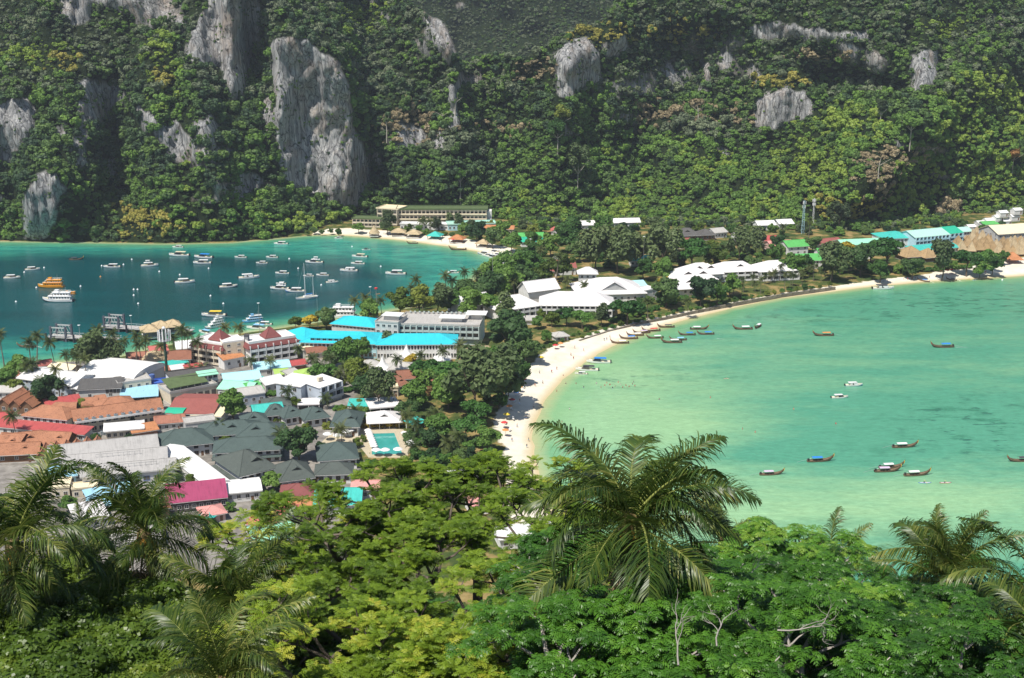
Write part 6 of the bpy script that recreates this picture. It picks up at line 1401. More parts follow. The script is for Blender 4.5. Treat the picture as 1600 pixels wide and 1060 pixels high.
LM = {
    'round': leafmat('leaves_round', [(0.1, (0.049, 0.116, 0.027)), (0.5, (0.104, 0.213, 0.041)), (0.9, (0.183, 0.305, 0.061))], tintamt=0.85),
    'dark': leafmat('leaves_dark', [(0.1, (0.027, 0.067, 0.024)), (0.5, (0.059, 0.122, 0.037)), (0.9, (0.122, 0.195, 0.055))], tintamt=0.85),
    'lime': leafmat('leaves_lime', [(0.1, (0.075, 0.12, 0.02)), (0.5, (0.14, 0.20, 0.03)), (0.9, (0.24, 0.28, 0.05))], tintamt=0.85),
    'yellow': leafmat('leaves_yellow', [(0.1, (0.25, 0.20, 0.02)), (0.5, (0.45, 0.33, 0.03)), (0.9, (0.62, 0.46, 0.05))]),
    'olive': leafmat('leaves_olive', [(0.1, (0.062, 0.092, 0.040)), (0.5, (0.105, 0.155, 0.058)), (0.9, (0.175, 0.230, 0.090))], tintamt=0.85),
    'layered': leafmat('leaves_layered', [(0.1, (0.035, 0.105, 0.022)), (0.5, (0.075, 0.185, 0.034)), (0.9, (0.14, 0.27, 0.05))], tintamt=0.85),
    'palm': leafmat('leaves_palm', [(0.1, (0.035, 0.060, 0.016)), (0.5, (0.075, 0.105, 0.028)), (0.9, (0.15, 0.16, 0.05))]),
    'dry': leafmat('leaves_dry', [(0.1, (0.16, 0.10, 0.045)), (0.5, (0.28, 0.17, 0.07)), (0.9, (0.42, 0.20, 0.06))]),
}
CM = {}
for k, (nl, sz, fl, lu, lr_, sh, core, asp) in {'round': (2000, 0.058, 0.85, 17, 0.30, 0.55, 0.78, 1.0), 'dark': (2100, 0.056, 0.8, 18, 0.30, 0.55, 0.80, 1.0), 'lime': (1700, 0.06, 0.8, 14, 0.31, 0.55, 0.78, 1.0), 'yellow': (700, 0.08, 0.7, 7, 0.42, 0.6, 0.84, 1.0),
                                                'olive': (1500, 0.05, 1.25, 12, 0.34, 0.5, 0.62, 1.8), 'layered': (2000, 0.06, 0.5, 20, 0.30, 0.5, 0.72, 1.0), 'dry': (600, 0.07, 0.7, 8, 0.38, 0.6, 0.75, 1.0)}.items():
    CM[k] = [crown_mesh('crown', LM[k], nl, sz, fl, 100 + i * 7 + len(k), lu, lr_, sh, core, asp) for i in range(3 if k in ('round', 'dark', 'layered', 'olive') else 2)]
FLATS = {'round': 0.85, 'dark': 0.8, 'lime': 0.8, 'yellow': 0.7, 'olive': 1.25, 'layered': 0.5, 'dry': 0.7}
def trunk_mesh(seed, hgt=1.0, rad=0.035, limbs=5):
    r = random.Random(seed); b = MB()
    b.tube([(0, 0, -0.08), (r.uniform(-.04, .04), r.uniform(-.04, .04), hgt * 0.4), (r.uniform(-.06, .06), r.uniform(-.06, .06), hgt * 0.75)], [rad * 1.4, rad, rad * 0.8], 7)
    for i in range(limbs):
        a = 2 * math.pi * i / limbs + r.uniform(-.4, .4); q = r.uniform(0.3, 0.5)
        b.tube([(0, 0, hgt * 0.55), (q * 0.5 * math.cos(a), q * 0.5 * math.sin(a), hgt * 0.85), (q * math.cos(a), q * math.sin(a), hgt * 1.12)], [rad * 0.7, rad * 0.45, rad * 0.2], 5)
    return b.mesh('trunk', BARK)
TRUNKS = [trunk_mesh(i) for i in range(4)]
NAMES = {'round': 'broadleaf_tree', 'dark': 'evergreen_tree', 'lime': 'lime_tree', 'yellow': 'yellow_tree', 'olive': 'casuarina_tree', 'layered': 'almond_tree', 'dry': 'dry_shrub'}
def tree(px, py, dia, kind, label, group=None, low=False, z=GZ):
    """(px,py): foot of the tree; dia: crown width in photo pixels"""
    p = at(px, py, z); rad = dia / pxm(px, py) / 2 * (0.82 if py < 430 else 0.96)
    t = thing(NAMES[kind] if not low else 'shrub', label, 'tree' if not low else 'shrub', p, random.uniform(0, 6.28), group)
    fl = FLATS[kind]; th = 0.35 if low else rad * (0.55 if kind != 'layered' else 0.75)
    sz = 1.0 + random.uniform(-.1, .15)
    c = obj('crown', random.choice(CM[kind]), t, (0, 0, th - rad * fl * 0.30)); c.scale = (rad * 1.08, rad * 1.08, rad * 1.08 * sz); c['kind'] = 'stuff'
    if not low:
        k = obj('trunk', random.choice(TRUNKS), t); k.scale = (rad, rad, th + rad * fl * 0.5)
    return t
# coconut palms seen from afar: trunk + one crown of fronds
def palm_crown(seed, nf=17):
    r = np.random.default_rng(seed); V = []; F = []; lr = []
    for f in range(nf):
        az = 2.39996 * f + r.uniform(-.3, .3); el = np.radians(70 - 105 * (f / nf) ** 0.9 + r.uniform(-8, 8)); ln = 1.0 * r.uniform(0.85, 1.1)
        n = 7; pos = np.zeros(3); d = el; pts = []
        for i in range(n + 1):
            pts.append(pos.copy()); pos = pos + np.array([math.cos(d) * math.cos(az), math.cos(d) * math.sin(az), math.sin(d)]) * ln / n; d -= (0.12 + 0.10 * i / n * 2) * (1.1 - 0.3 * math.sin(el))
        side = np.array([-math.sin(az), math.cos(az), 0])
        for i in range(n):
            w = 0.20 * math.sin(math.pi * (0.12 + 0.85 * (i + 0.5) / n)); a, c = pts[i], pts[i + 1]
            for s in (-1, 1):
                for h in (0.0, 0.5):
                    p0 = a + (c - a) * h; p1 = a + (c - a) * (h + 0.36)
                    tip = side * s * w + (c - a) * 0.5 + np.array([0, 0, -w * r.uniform(0.55, 1.0)])
                    b0 = len(V); V += [p0, p1, p1 + tip, p0 + tip * 0.96]; F.append((b0, b0 + 1, b0 + 2, b0 + 3)); lr += [r.random()] * 4
    me = mesh_np('crown', np.array(V), np.array(F), LM['palm']); attr(me, 'leafrand', lr); return me
PALMS = [palm_crown(40 + i) for i in range(5)]
PBARK = paint('palm_bark', (0.20, 0.165, 0.13), 0.9, 0.25, 2.0)
PTR = []
for i in range(4):
    r = random.Random(i); bx, by = r.uniform(-.09, .09), r.uniform(-.09, .09)
    PTR.append((MB().tube([(0, 0, -0.05), (bx * .3, by * .3, 0.33), (bx * .7, by * .7, 0.66), (bx, by, 1.0)], [0.024, 0.016, 0.014, 0.013], 6).mesh('trunk', PBARK), bx, by))
def palm(px, py, hub_y, label, rad=None, group='coconut palms of the town', z=GZ):
    """foot pixel (px,py), pixel row of the crown"""
    p = at(px, py, z); m = pxm(px, py); h = (py - hub_y) / m / 0.96
    t = thing('coconut_palm', label, 'palm', p, random.uniform(0, 6.28), group)
    tm, bx, by = random.choice(PTR); k = obj('trunk', tm, t); k.scale = (h, h, h)
    rr = (rad / m) if rad else random.uniform(4.0, 5.0)
    c = obj('crown', random.choice(PALMS), t, (bx * h, by * h, h)); c.scale = (rr, rr, rr); c['kind'] = 'stuff'
    return t
for x, y, hy, lb in ((8, 580, 522, 'leftmost tall palm standing against the bay'), (50, 585, 535, 'palm just left of the tall pair against the bay'), (58, 590, 525, 'tallest of the pair of palms against the bay at left'), (86, 572, 535, 'thin wind-bent palm alone against the shallow water'), (42, 608, 572, 'bushy palm in front of the white windowed hall, left'), (56, 606, 568, 'bushy palm in front of the white windowed hall, right'), (94, 622, 575, 'slim palm rising in front of the long white roof'), (66, 622, 594, 'short palm at the left of the dark round tree'), (93, 628, 600, 'short palm at the right of the dark round tree'),
                     (112, 603, 553, 'big palm before the olive shore bush, left one'), (120, 605, 558, 'big palm before the olive shore bush, right one'), (137, 606, 561, 'palm rising over the arched white roof'), (142, 560, 529, 'bare-topped palm by the nearer pier'), (160, 572, 532, 'palm left of the palm grove at the pier root'), (178, 575, 523, 'tallest palm in the grove at the pier root'), (187, 576, 535, 'second palm in the pier grove'), (201, 577, 533, 'third palm in the pier grove'), (213, 578, 525, 'fourth palm in the pier grove'), (223, 580, 537, 'fifth palm in the pier grove'), (228, 582, 533, 'rightmost palm of the pier grove'),
                     (154, 552, 516, 'small palm standing beside the nearer pier deck'), (252, 572, 540, 'palm left of the lone pylon'), (272, 568, 528, 'palm right of the lone pylon'), (285, 570, 515, 'tall palm by the pavilions left of the maroon hotel'), (294, 560, 522, 'palm hugging the left corner of the maroon hotel'), (309, 576, 535, 'palm in front of the left maroon hotel balconies'), (353, 530, 511, 'small palm behind the pyramid turret'), (373, 530, 512, 'dark palm behind the cream stair block'),
                     (465, 572, 545, 'palm at the right corner of the second maroon hotel'), (27, 690, 650, 'palm among terracotta roofs at the left'), (553, 505, 470, 'palm by the lookout mast, left of the dock'), (571, 500, 465, 'taller palm by the lookout mast'), (583, 502, 473, 'dark palm touching the lookout mast'), (597, 500, 470, 'palm right of the lookout mast'), (642, 482, 450, 'palm of the lone trio over the water, left'), (651, 480, 438, 'palm of the lone trio over the water, tallest'), (661, 485, 458, 'palm of the lone trio over the water, right'),
                     (697, 470, 432, 'tall palm at the left tip of the shore grove'), (708, 468, 438, 'second palm at the left tip of the shore grove'), (727, 470, 425, 'third palm of the shore grove against the water'), (747, 472, 428, 'fourth palm of the shore grove against the water'), (790, 460, 430, 'palm inside the shore grove'), (805, 470, 440, 'pale palm inside the shore grove near the white gable'), (868, 455, 402, 'palm left of the brick-red roofed house'), (885, 462, 437, 'palm rising behind the long white resort'), (915, 470, 445, 'dark palm between the white resort roofs'), (843, 420, 390, 'palm behind the far beach end'), (925, 425, 395, 'dark palm among the feathery trees behind the tower pavilion'),
                     (665, 366, 345, 'palm in front of the curved beach hotel, left'), (673, 368, 347, 'palm in front of the curved beach hotel, right'), (660, 362, 346, 'thin palm beside the curved hotel palms'), (808, 560, 535, 'bright palm at the wide beach under the big dark tree'), (1190, 345, 325, 'pale-fronded tall palm at the forest edge'), (1148, 430, 415, 'palm before the paired white villas'), (1225, 372, 355, 'palm near the white gable house with green roof'), (1190, 395, 385, 'small palm by the pinkish low house'), (1263, 378, 345, 'palm near the teal mast'),
                     (1075, 495, 470, 'garden palm by the seawall, first'), (1012, 500, 470, 'garden palm right of the layered tree by the resort'), (540, 600, 572, 'dark palm below the turquoise school, right'), (518, 592, 560, 'dark palm below the turquoise school, middle'), (490, 590, 560, 'pale palm below the turquoise school, left'), (500, 596, 570, 'low palm in the clump below the turquoise school'), (573, 592, 575, 'palm by the pale grey roof near the white canopies'), (512, 640, 622, 'palm under the apartment balconies'), (555, 660, 640, 'palm beside the tall green hip roof'), (672, 670, 645, 'palm at the garden path right of the pool'), (700, 715, 690, 'bushy palm in the garden right of the pool'), (718, 712, 680, 'second bushy palm in the garden right of the pool'), (405, 748, 728, 'palm beside the slate-green corner wing'), (648, 712, 695, 'low palm by the white umbrellas right of the pool')):
    palm(x, y, hy, lb)
for i in range(26):     # palm garden behind the seawall in front of the white villas
    u = i / 25; x = 1120 + 190 * u + random.uniform(-4, 4); y0 = np.interp(x, [1090, 1150, 1220, 1300], [484, 471, 458, 446]) - random.uniform(2, 20)
    palm(x, y0, y0 - random.uniform(14, 24), 'slender palm in the garden between white villas and seawall', 8, 'palms of the seawall garden')
# broadleaf trees, one by one
for a in (
    (78, 640, 66, 'dark', 'dark round tree in front of the white windowed hall'), (30, 592, 50, 'round', 'green shore tree right of the leftmost palm'), (8, 612, 44, 'round', 'green tree at the left edge beside the white hall'), (22, 620, 36, 'lime', 'yellow-green tree at the left edge'), (150, 586, 72, 'olive', 'olive shore tree behind the arched white roof, left'), (172, 586, 50, 'olive', 'olive shore tree behind the arched white roof, right'), (365, 656, 62, 'round', 'spreading green tree beside the brick-red roof'), (250, 640, 20, 'dark', 'small dark tree at the corner of the terrace building'), (128, 650, 34, 'lime', 'leafy courtyard shrub among arched terracotta roofs'), (212, 664, 22, 'dark', 'small dark tree before the tanks terrace'),
    (468, 722, 76, 'dark', 'big round dark garden tree among the green villas'), (508, 605, 54, 'layered', 'dark layered tree behind the blue-grey apartments'), (560, 610, 60, 'lime', 'rounded olive-green tree right of the layered one'), (575, 625, 50, 'dark', 'dark tree right of the apartment balconies'), (592, 640, 56, 'olive', 'thin-leaved tree before the gatehouse'), (610, 606, 34, 'dark', 'dark narrow tree by the nearest white canopy'), (545, 580, 60, 'round', 'dense tree under the turquoise school front'), (520, 575, 44, 'dark', 'dark shrub tree left of the dense one under the school'), (610, 555, 34, 'olive', 'brownish small tree by the tallest canopy'), (570, 560, 40, 'round', 'green tree at the centre of the school front'), (640, 660, 46, 'dark', 'dark tree left of the garden path near the pool bar'), (650, 640, 60, 'round', 'wide tree above the pool bar'), (700, 640, 70, 'round', 'wide green tree under the feathery giant'), (745, 665, 60, 'layered', 'layered tree at the edge of the wide beach'), (728, 690, 60, 'layered', 'second layered tree nearer along the beach'), (690, 690, 56, 'round', 'garden tree right of the pool'), (760, 705, 50, 'round', 'tree at the sand edge by the lower beach'), (670, 700, 44, 'dark', 'dark hedge tree right of the pool umbrellas'), (780, 640, 36, 'round', 'small tree at the widest part of the beach'),
    (742, 652, 112, 'olive', 'huge feathery grey-green tree beside the beach, front'), (785, 636, 92, 'olive', 'huge feathery grey-green tree beside the beach, rear'), (795, 560, 96, 'dark', 'largest dark tree, at the right end of the turquoise school'), (820, 570, 60, 'dark', 'dark tree right next to the largest one by the beach'), (775, 590, 60, 'round', 'tree right below the largest dark tree'), (740, 600, 60, 'layered', 'layered tree behind the feathery giant, left'), (700, 610, 66, 'layered', 'layered tree between canopies and feathery giant'), (670, 600, 60, 'layered', 'layered tree above the brown bungalows'), (660, 620, 50, 'round', 'round tree beside the brown bungalows'), (810, 600, 50, 'round', 'tree at the beach edge below the largest dark tree'), (795, 620, 40, 'round', 'lower tree at the beach edge'), (640, 575, 26, 'yellow', 'yellow blossoming tree by the nearest canopy'),
    (510, 515, 46, 'dark', 'dark tree in front of the docked white ferry'), (485, 514, 30, 'yellow', 'golden tree behind the turquoise roof'), (462, 514, 26, 'lime', 'yellow-green tree left of the golden one'), (580, 505, 44, 'round', 'green tree at the foot of the lookout mast'), (625, 498, 60, 'lime', 'yellow-green shore tree behind the sage hotel, left'), (655, 496, 60, 'lime', 'yellow-green shore tree behind the sage hotel, right'), (685, 495, 50, 'olive', 'olive tree at the shore right of the yellow-green ones'), (705, 490, 44, 'round', 'tree left of the temple-like white hall'), (735, 500, 60, 'round', 'tree in front of the temple-like white hall'), (765, 495, 50, 'layered', 'layered tree before the left resort wing'), (790, 510, 50, 'olive', 'grey-green tree behind the largest dark tree'),
    (715, 475, 44, 'dark', 'dark tree at the tip of the shore grove'), (735, 478, 56, 'dark', 'second dark tree of the shore grove'), (765, 472, 60, 'dark', 'third dark tree of the shore grove'), (790, 468, 60, 'round', 'green tree in the middle of the shore grove'), (815, 460, 56, 'dark', 'dark tree left of the steep white gable'), (770, 452, 60, 'round', 'green tree behind the shore grove'), (800, 445, 60, 'round', 'green tree behind the grove near the beached speedboats'), (830, 440, 60, 'round', 'green tree above the steep white gable'), (850, 448, 46, 'lime', 'lighter tree behind the steep white gable'), (880, 440, 50, 'lime', 'yellow-green tree behind the long resort'), (772, 480, 24, 'lime', 'lime bush between temple hall and resort'), (812, 420, 46, 'round', 'tree at the end of the far beach'), (838, 412, 50, 'round', 'tree behind the end of the far beach'), (860, 402, 50, 'round', 'tree left of the brick-red house'), (890, 395, 60, 'round', 'bright tree above the brick-red house'),
    (800, 395, 46, 'round', 'tree behind the far beach, right of the orange bar'), (770, 388, 44, 'dark', 'dark tree behind the far beach'), (745, 378, 50, 'dark', 'big dark tree behind the orange bar'), (785, 378, 44, 'round', 'tree right of the orange roofed row'), (725, 368, 30, 'round', 'tree left of the orange bar'), (605, 366, 38, 'olive', 'feathery tree in front of the curved beach hotel'), (640, 364, 20, 'lime', 'lime bush before the curved beach hotel'), (656, 368, 24, 'round', 'green bush before the curved beach hotel'), (560, 364, 26, 'round', 'tree at the left end of the far beach'), (600, 360, 20, 'dark', 'small dark tree by the conical hut'), (680, 362, 24, 'olive', 'grey-green tree behind the turquoise bar'), (830, 390, 40, 'round', 'tree under the jade-roofed shed'), (850, 366, 34, 'round', 'tree left of the twin coral gables'),
    (930, 425, 80, 'olive', 'tallest dark feathery tree of the group behind the resort, left'), (965, 428, 84, 'olive', 'dark feathery tree in the middle of the group behind the resort'), (1000, 420, 60, 'olive', 'dark feathery tree right in the group behind the resort'), (1035, 425, 80, 'olive', 'separate dark feathery tree right of the red roof'), (905, 410, 50, 'dark', 'dark tree at the foot of the feathery group'), (1005, 438, 44, 'round', 'low tree under the feathery group'), (1040, 445, 50, 'round', 'low tree left of the stacked white roofs'), (1080, 425, 84, 'layered', 'large layered tree behind the stacked white roofs'), (1115, 420, 56, 'lime', 'yellow-green tree behind the paired villas'), (1110, 400, 40, 'lime', 'bright lime tree above the paired villas'), (1155, 412, 60, 'olive', 'grey-green tree behind the left paired villa'), (1180, 400, 50, 'olive', 'grey-green tree below the long red roof'), (1210, 410, 40, 'round', 'tree right of the paired villas'), (1060, 395, 40, 'round', 'tree under the brick-red roof'), (890, 380, 60, 'round', 'bright green tree right of the jade shed'), (940, 375, 50, 'round', 'tree behind the feathery group'),
    (980, 508, 62, 'layered', 'large layered tree beside the resort porch'), (1040, 482, 64, 'dark', 'large dark tree right of the white flat house'), (1095, 478, 60, 'dark', 'dark tree in front of the lowest stacked roof'), (1120, 476, 40, 'round', 'tree right of the lowest stacked roof'), (1140, 465, 44, 'round', 'tree before the left paired villa'), (1040, 448, 22, 'yellow', 'bright yellow tree by the white flat house'), (885, 510, 40, 'layered', 'layered tree on dry grass before the long resort, left'), (910, 515, 46, 'layered', 'layered tree on dry grass before the long resort, right'), (940, 510, 36, 'olive', 'thin tree before the resort porch'), (862, 512, 30, 'lime', 'light tree on the dry grass'), (840, 515, 28, 'round', 'small tree on the dry grass behind the dark giant'), (1000, 495, 30, 'round', 'garden shrub tree near the seawall'), (855, 538, 26, 'round', 'tree by the grey garden shed'),
    (1240, 435, 50, 'round', 'tree right of the paired white villas'), (1260, 428, 40, 'round', 'tree before the green-roofed two-storey row'), (1300, 440, 56, 'olive', 'brownish tree by the beach before the green roofs'), (1315, 425, 70, 'dark', 'dark wide tree under the yellow top'), (1320, 402, 40, 'yellow', 'tree with yellow flowering top between green roofs'), (1345, 432, 60, 'dark', 'dark beach tree left of the big layered one'), (1385, 425, 84, 'layered', 'big layered tree in front of the teal roofs'), (1360, 412, 60, 'layered', 'layered tree behind the big layered one'), (1375, 440, 40, 'round', 'small tree on the beach line'), (1425, 435, 44, 'dark', 'dark tree before the brown thatched hall'), (1472, 436, 56, 'olive', 'feathery tree before the thatched village'), (1510, 430, 60, 'layered', 'layered tree in front of the hut village, left'), (1535, 425, 56, 'layered', 'layered tree in front of the hut village, right'), (1550, 430, 36, 'round', 'green bush tree at the sand before the huts'), (1565, 415, 30, 'round', 'small tree left of the beach hall'), (1530, 434, 34, 'round', 'low bushy tree at the beach edge'), (1270, 395, 40, 'dark', 'dark tree behind the two-storey green row'), (1215, 392, 34, 'dark', 'dark tree under the pinkish house'), (1310, 360, 50, 'olive', 'grey tree at the forest edge by the antennas'),
    (108, 800, 34, 'round', 'bush by the pale blue tin roofs'), (270, 745, 36, 'lime', 'bright shrub strip tree left of the diagonal white roof, far'), (300, 765, 30, 'lime', 'bright shrub tree left of the diagonal white roof, near'), (352, 700, 24, 'lime', 'small yellow-green tree right of the diagonal white roof'), (428, 768, 40, 'round', 'round tree between white roofs and slate villa'), (455, 612, 0, 'round', ''), (462, 640, 26, 'lime', 'light round tree at the apartment wall'), (488, 760, 26, 'dry', 'red-flowering shrub beside the slate-green villa'), (420, 800, 40, 'dark', 'dark tree beside the coral roof'), (668, 625, 30, 'dry', 'orange-flowering bush near the brown bungalows'),
):
    if a[2] > 0: tree(*a)
# hedges and filler growth: rounded bushes along the garden edges
def bushes(pts, label, group, kinds=('round', 'layered', 'lime'), d=(14, 22)):
    for x, y in pts: tree(x + random.uniform(-2, 2), y + random.uniform(-1, 1), random.uniform(*d), random.choice(kinds), label, group, low=True)
bushes([(x, np.interp(x, [905, 950, 1000, 1040, 1090, 1150, 1220, 1300], [531, 515, 502, 494, 483, 471, 458, 447])) for x in range(910, 1300, 12)], 'clipped bush in the hedge along the seawall', 'seawall hedge', d=(9, 15))
bushes([(x, 668 + (x % 3)) for x in range(560, 628, 8)], 'yellow-flowering bush in the hedge above the pool', 'yellow pool hedge', ('yellow',), (11, 15))
bushes([(662, 665), (672, 668), (684, 666)], 'yellow bush beside the garden path right of the pool', 'yellow path bushes', ('yellow',), (11, 15))
bushes([(640 + 13 * i, 692 + 4 * (i % 3)) for i in range(10)] + [(650 + 14 * i, 715 + 4 * (i % 2)) for i in range(9)] + [(580 + 20 * i, 730) for i in range(9)], 'green shrub in the resort garden between pool and beach', 'resort garden shrubs', ('round', 'dark', 'layered'), (20, 34))
bushes([(850 + 9 * i, 545 - 3.6 * i) for i in range(9)], 'low hedge bush at the top of the wide beach', 'beach hedge', ('round',), (8, 11))
bushes([(480 + 12 * i, 366 - (i % 2) * 2) for i in range(5)] + [(610 + 14 * i, 362 + 1.2 * i) for i in range(13)], 'bush behind the far beach below the curved hotel', 'far beach bushes', ('round', 'dark', 'lime'), (12, 20))
bushes([(700 + 17 * i, 352 + (i % 3) * 6) for i in range(28)], 'bush in the village strip below the forest edge', 'village strip bushes', ('round', 'dark', 'olive', 'lime'), (20, 34))
bushes([(1190 + 15 * i, 360 + (i % 3) * 5 - i * 0.3) for i in range(26)], 'bush between the far green roofs and the forest', 'village edge bushes', ('round', 'dark', 'olive'), (18, 30))
bushes([(910 + 14 * i, 392 + (i % 4) * 9) for i in range(20)], 'bush in the belt of growth behind the white resort', 'resort belt bushes', ('round', 'dark', 'olive'), (22, 36))
bushes([(1120 + 13 * i, 398 + (i % 2) * 6) for i in range(9)] + [(1250 + 12 * i, 420 + (i % 2) * 8) for i in range(12)] + [(1400 + 13 * i, 428 - i) for i in range(10)], 'bush behind the right beach in front of the green roofs', 'right beach bushes', ('round', 'dark', 'layered'), (18, 30))
bushes([(720 + 12 * i, 482 + (i % 3) * 8) for i in range(8)] + [(800 + 14 * i, 492 + (i % 2) * 4) for i in range(11)] + [(690 + 13 * i, 470 - i * 1.5) for i in range(10)] + [(760 + 12 * i, 432 - (i % 2) * 6) for i in range(9)], 'bush around the white arcaded resort', 'resort bushes', ('round', 'dark', 'lime', 'layered'), (16, 28))
bushes([(960 + 13 * i, 505 - 4 * i) for i in range(8)] + [(1000 + 14 * i, 478 - 2 * i) for i in range(9)], 'garden shrub between seawall and stacked white roofs', 'seawall garden shrubs', ('round', 'lime', 'layered'), (14, 22))
bushes([(500 + 14 * i, 585 + (i % 4) * 9) for i in range(8)] + [(620 + 13 * i, 600 + (i % 4) * 10) for i in range(14)] + [(530 + 10 * i, 640 + (i % 3) * 10) for i in range(6)], 'shrub in the green belt between school and pool', 'green belt shrubs', ('round', 'dark', 'layered', 'lime'), (22, 36))
bushes([(275 + 5.5 * i, 716 + 8 * i) for i in range(7)] + [(355 + 8 * i, 715 + 6 * i) for i in range(4)] + [(0 + 16 * i, 604 + (i % 3) * 5) for i in range(5)] + [(430 + 12 * i, 660 + (i % 3) * 12) for i in range(8)], 'shrub squeezed between the town roofs', 'town shrubs', ('round', 'dark', 'lime'), (14, 22))

bushes([(300, 692), (238, 706), (338, 712), (366, 744), (330, 690), (408, 690), (452, 690), (500, 700), (556, 700), (566, 690), (232, 655), (252, 668), (296, 668), (340, 664), (404, 640), (424, 618), (478, 612), (456, 600), (392, 620), (345, 616), (196, 628), (226, 626), (60, 645), (112, 664), (150, 690), (204, 690), (270, 700), (318, 775), (366, 770), (412, 776), (470, 780), (236, 785), (190, 800), (100, 792), (60, 780), (400, 800), (360, 800), (452, 810)], 'small leafy tree in a gap between near town roofs', 'small trees between the near roofs', ('round', 'dark', 'lime', 'layered'), (16, 26))
for i, (x, y) in enumerate(((535, 700), (640, 680), (655, 690), (684, 676), (560, 615), (530, 612), (620, 590), (655, 585), (690, 575), (720, 570), (745, 570), (610, 640), (640, 635), (450, 640), (345, 690), (440, 700), (425, 590), (395, 590), (320, 600), (300, 600))): palm(x, y, y - random.uniform(22, 32), 'garden palm among town and resort shrubs', None, 'garden palms')
# ================================================================== FOREGROUND VEGETATION
random.seed(4242)
def hz1(x, y): return float(hill_z(np.array([x]), np.array([y]))[0])
FRONDM = leafmat('palm_fronds', [(0.1, (0.022, 0.050, 0.010)), (0.4, (0.055, 0.100, 0.018)), (0.65, (0.12, 0.165, 0.030)), (0.9, (0.30, 0.30, 0.08))], transl=0.28, rough=0.38, spec=0.35, tintamt=0.35, lrw=0.5)
DEADF = leafmat('palm_fronds_dry', [(0.1, (0.22, 0.15, 0.07)), (0.9, (0.42, 0.32, 0.17))], transl=0.2)
RACH = paint('frond_rib', (0.30, 0.33, 0.09), 0.5, 0.15, 2.0)
FBARK = paint('coconut_trunk', (0.17, 0.14, 0.11), 0.9, 0.3, 2.5, bump=0.8, bscale=6)
NUT = paint('coconut_husk', (0.52, 0.26, 0.04), 0.6, 0.25, 3.0)
NUTG = paint('coconut_green', (0.25, 0.32, 0.05), 0.55, 0.2, 3.0)
def frond_mesh(el0, curl, seed, ln=4.4, pairs=74, dead=False):
    """one coconut frond rooted at the origin, growing along +x and upward by el0, curling down"""
    r = np.random.default_rng(seed); n = 26; pos = np.zeros(3); d = el0; P = [pos.copy()]; T = []
    tw = r.uniform(-.10, .10); ya = 0.0
    for i in range(n):
        v = np.array([math.cos(d) * math.cos(ya), math.cos(d) * math.sin(ya), math.sin(d)]); T.append(v); pos = pos + v * ln / n; P.append(pos.copy())
        d -= curl / n * (0.5 + 1.2 * i / n); ya += tw / n * 2
    T.append(T[-1]); P = np.array(P); T = np.array(T)
    V = []; F = []; lr = []; mi = []
    # rib: triangular tube
    for i in range(0, n + 1, 2):
        w = 0.055 * (1 - 0.85 * i / n); t = T[i]; s = np.array([-t[1], t[0], 0]); s /= max(np.linalg.norm(s), 1e-6); u = np.cross(t, s)
        V += [P[i] + s * w, P[i] - s * w, P[i] - u * w * 1.2]; lr += [0.9] * 3
    k = (n // 2) + 1
    for i in range(k - 1):
        for j in range(3):
            a = i * 3 + j; b = i * 3 + (j + 1) % 3; F.append((a, b, b + 3, a + 3)); mi.append(1)
    for p in range(pairs):
        u = 0.10 + 0.90 * p / (pairs - 1); x = u * n; i = min(int(x), n - 1); f = x - i; base = P[i] * (1 - f) + P[i + 1] * f; t = T[i]
        s = np.array([-t[1], t[0], 0]); s /= max(np.linalg.norm(s), 1e-6); up = np.cross(t, s)
        if up[2] < 0: up = -up
        L = ln * 0.265 * (math.sin(math.pi * min(1, 0.18 + 0.80 * u)) ** 0.7) * r.uniform(0.85, 1.1)
        for sd in (-1, 1):
            fw = 0.45 + 0.75 * u; L2 = L * r.uniform(0.72, 1.12)
            d0 = s * sd * 1.0 + t * (fw + r.uniform(-.22, .22)) + up * r.uniform(-0.12, 0.45); d0 /= np.linalg.norm(d0)
            g = np.array([0, 0, -1.0]); dr = r.uniform(0.55, 1.35)
            p1 = base + d0 * L2 * 0.45; d1 = d0 + g * dr * 0.7; d1 /= np.linalg.norm(d1); p2 = p1 + d1 * L2 * 0.35; d2 = d1 + g * dr * 0.9; d2 /= np.linalg.norm(d2); p3 = p2 + d2 * L2 * 0.3
            wv = np.cross(d0, up); wv /= max(np.linalg.norm(wv), 1e-6); wv = wv * 0.8 + up * 0.35 * sd
            w = 0.027 * r.uniform(0.75, 1.25) * (ln / 4.4); b0 = len(V)
            V += [base - wv * w * .7, base + wv * w * .7, p1 - wv * w, p1 + wv * w, p2 - wv * w * .75, p2 + wv * w * .75, p3]
            q = r.random(); lr += [q] * 7
            F += [(b0, b0 + 1, b0 + 3, b0 + 2), (b0 + 2, b0 + 3, b0 + 5, b0 + 4), (b0 + 4, b0 + 5, b0 + 6, b0 + 6)]; mi += [0, 0, 0]
    # triangles only
    F3 = []; m3 = []
    for q, m in zip(F, mi):
        F3.append(q[:3]); m3.append(m)
        if q[3] != q[2]: F3.append((q[0], q[2], q[3])); m3.append(m)
    me = mesh_np('frond', np.array(V), np.array(F3), DEADF if dead else FRONDM)
    me.materials.append(RACH if not dead else DEADF); me.polygons.foreach_set('material_index', np.array(m3, np.int32)); attr(me, 'leafrand', lr); me.update()
    return me
FR = {}
for i, (el, cu) in enumerate(((80, 1.2), (66, 1.6), (52, 1.9), (36, 2.0), (18, 1.8), (-2, 1.5), (-26, 1.0), (-50, 0.5))):
    FR[i] = [frond_mesh(R(el), cu * q, 300 + i * 3 + j) for j, q in enumerate((0.85, 1.15))]
FRDEAD = [frond_mesh(R(-62), 0.4, 380, 3.6, 40, True), frond_mesh(R(-74), 0.2, 381, 3.2, 36, True)]
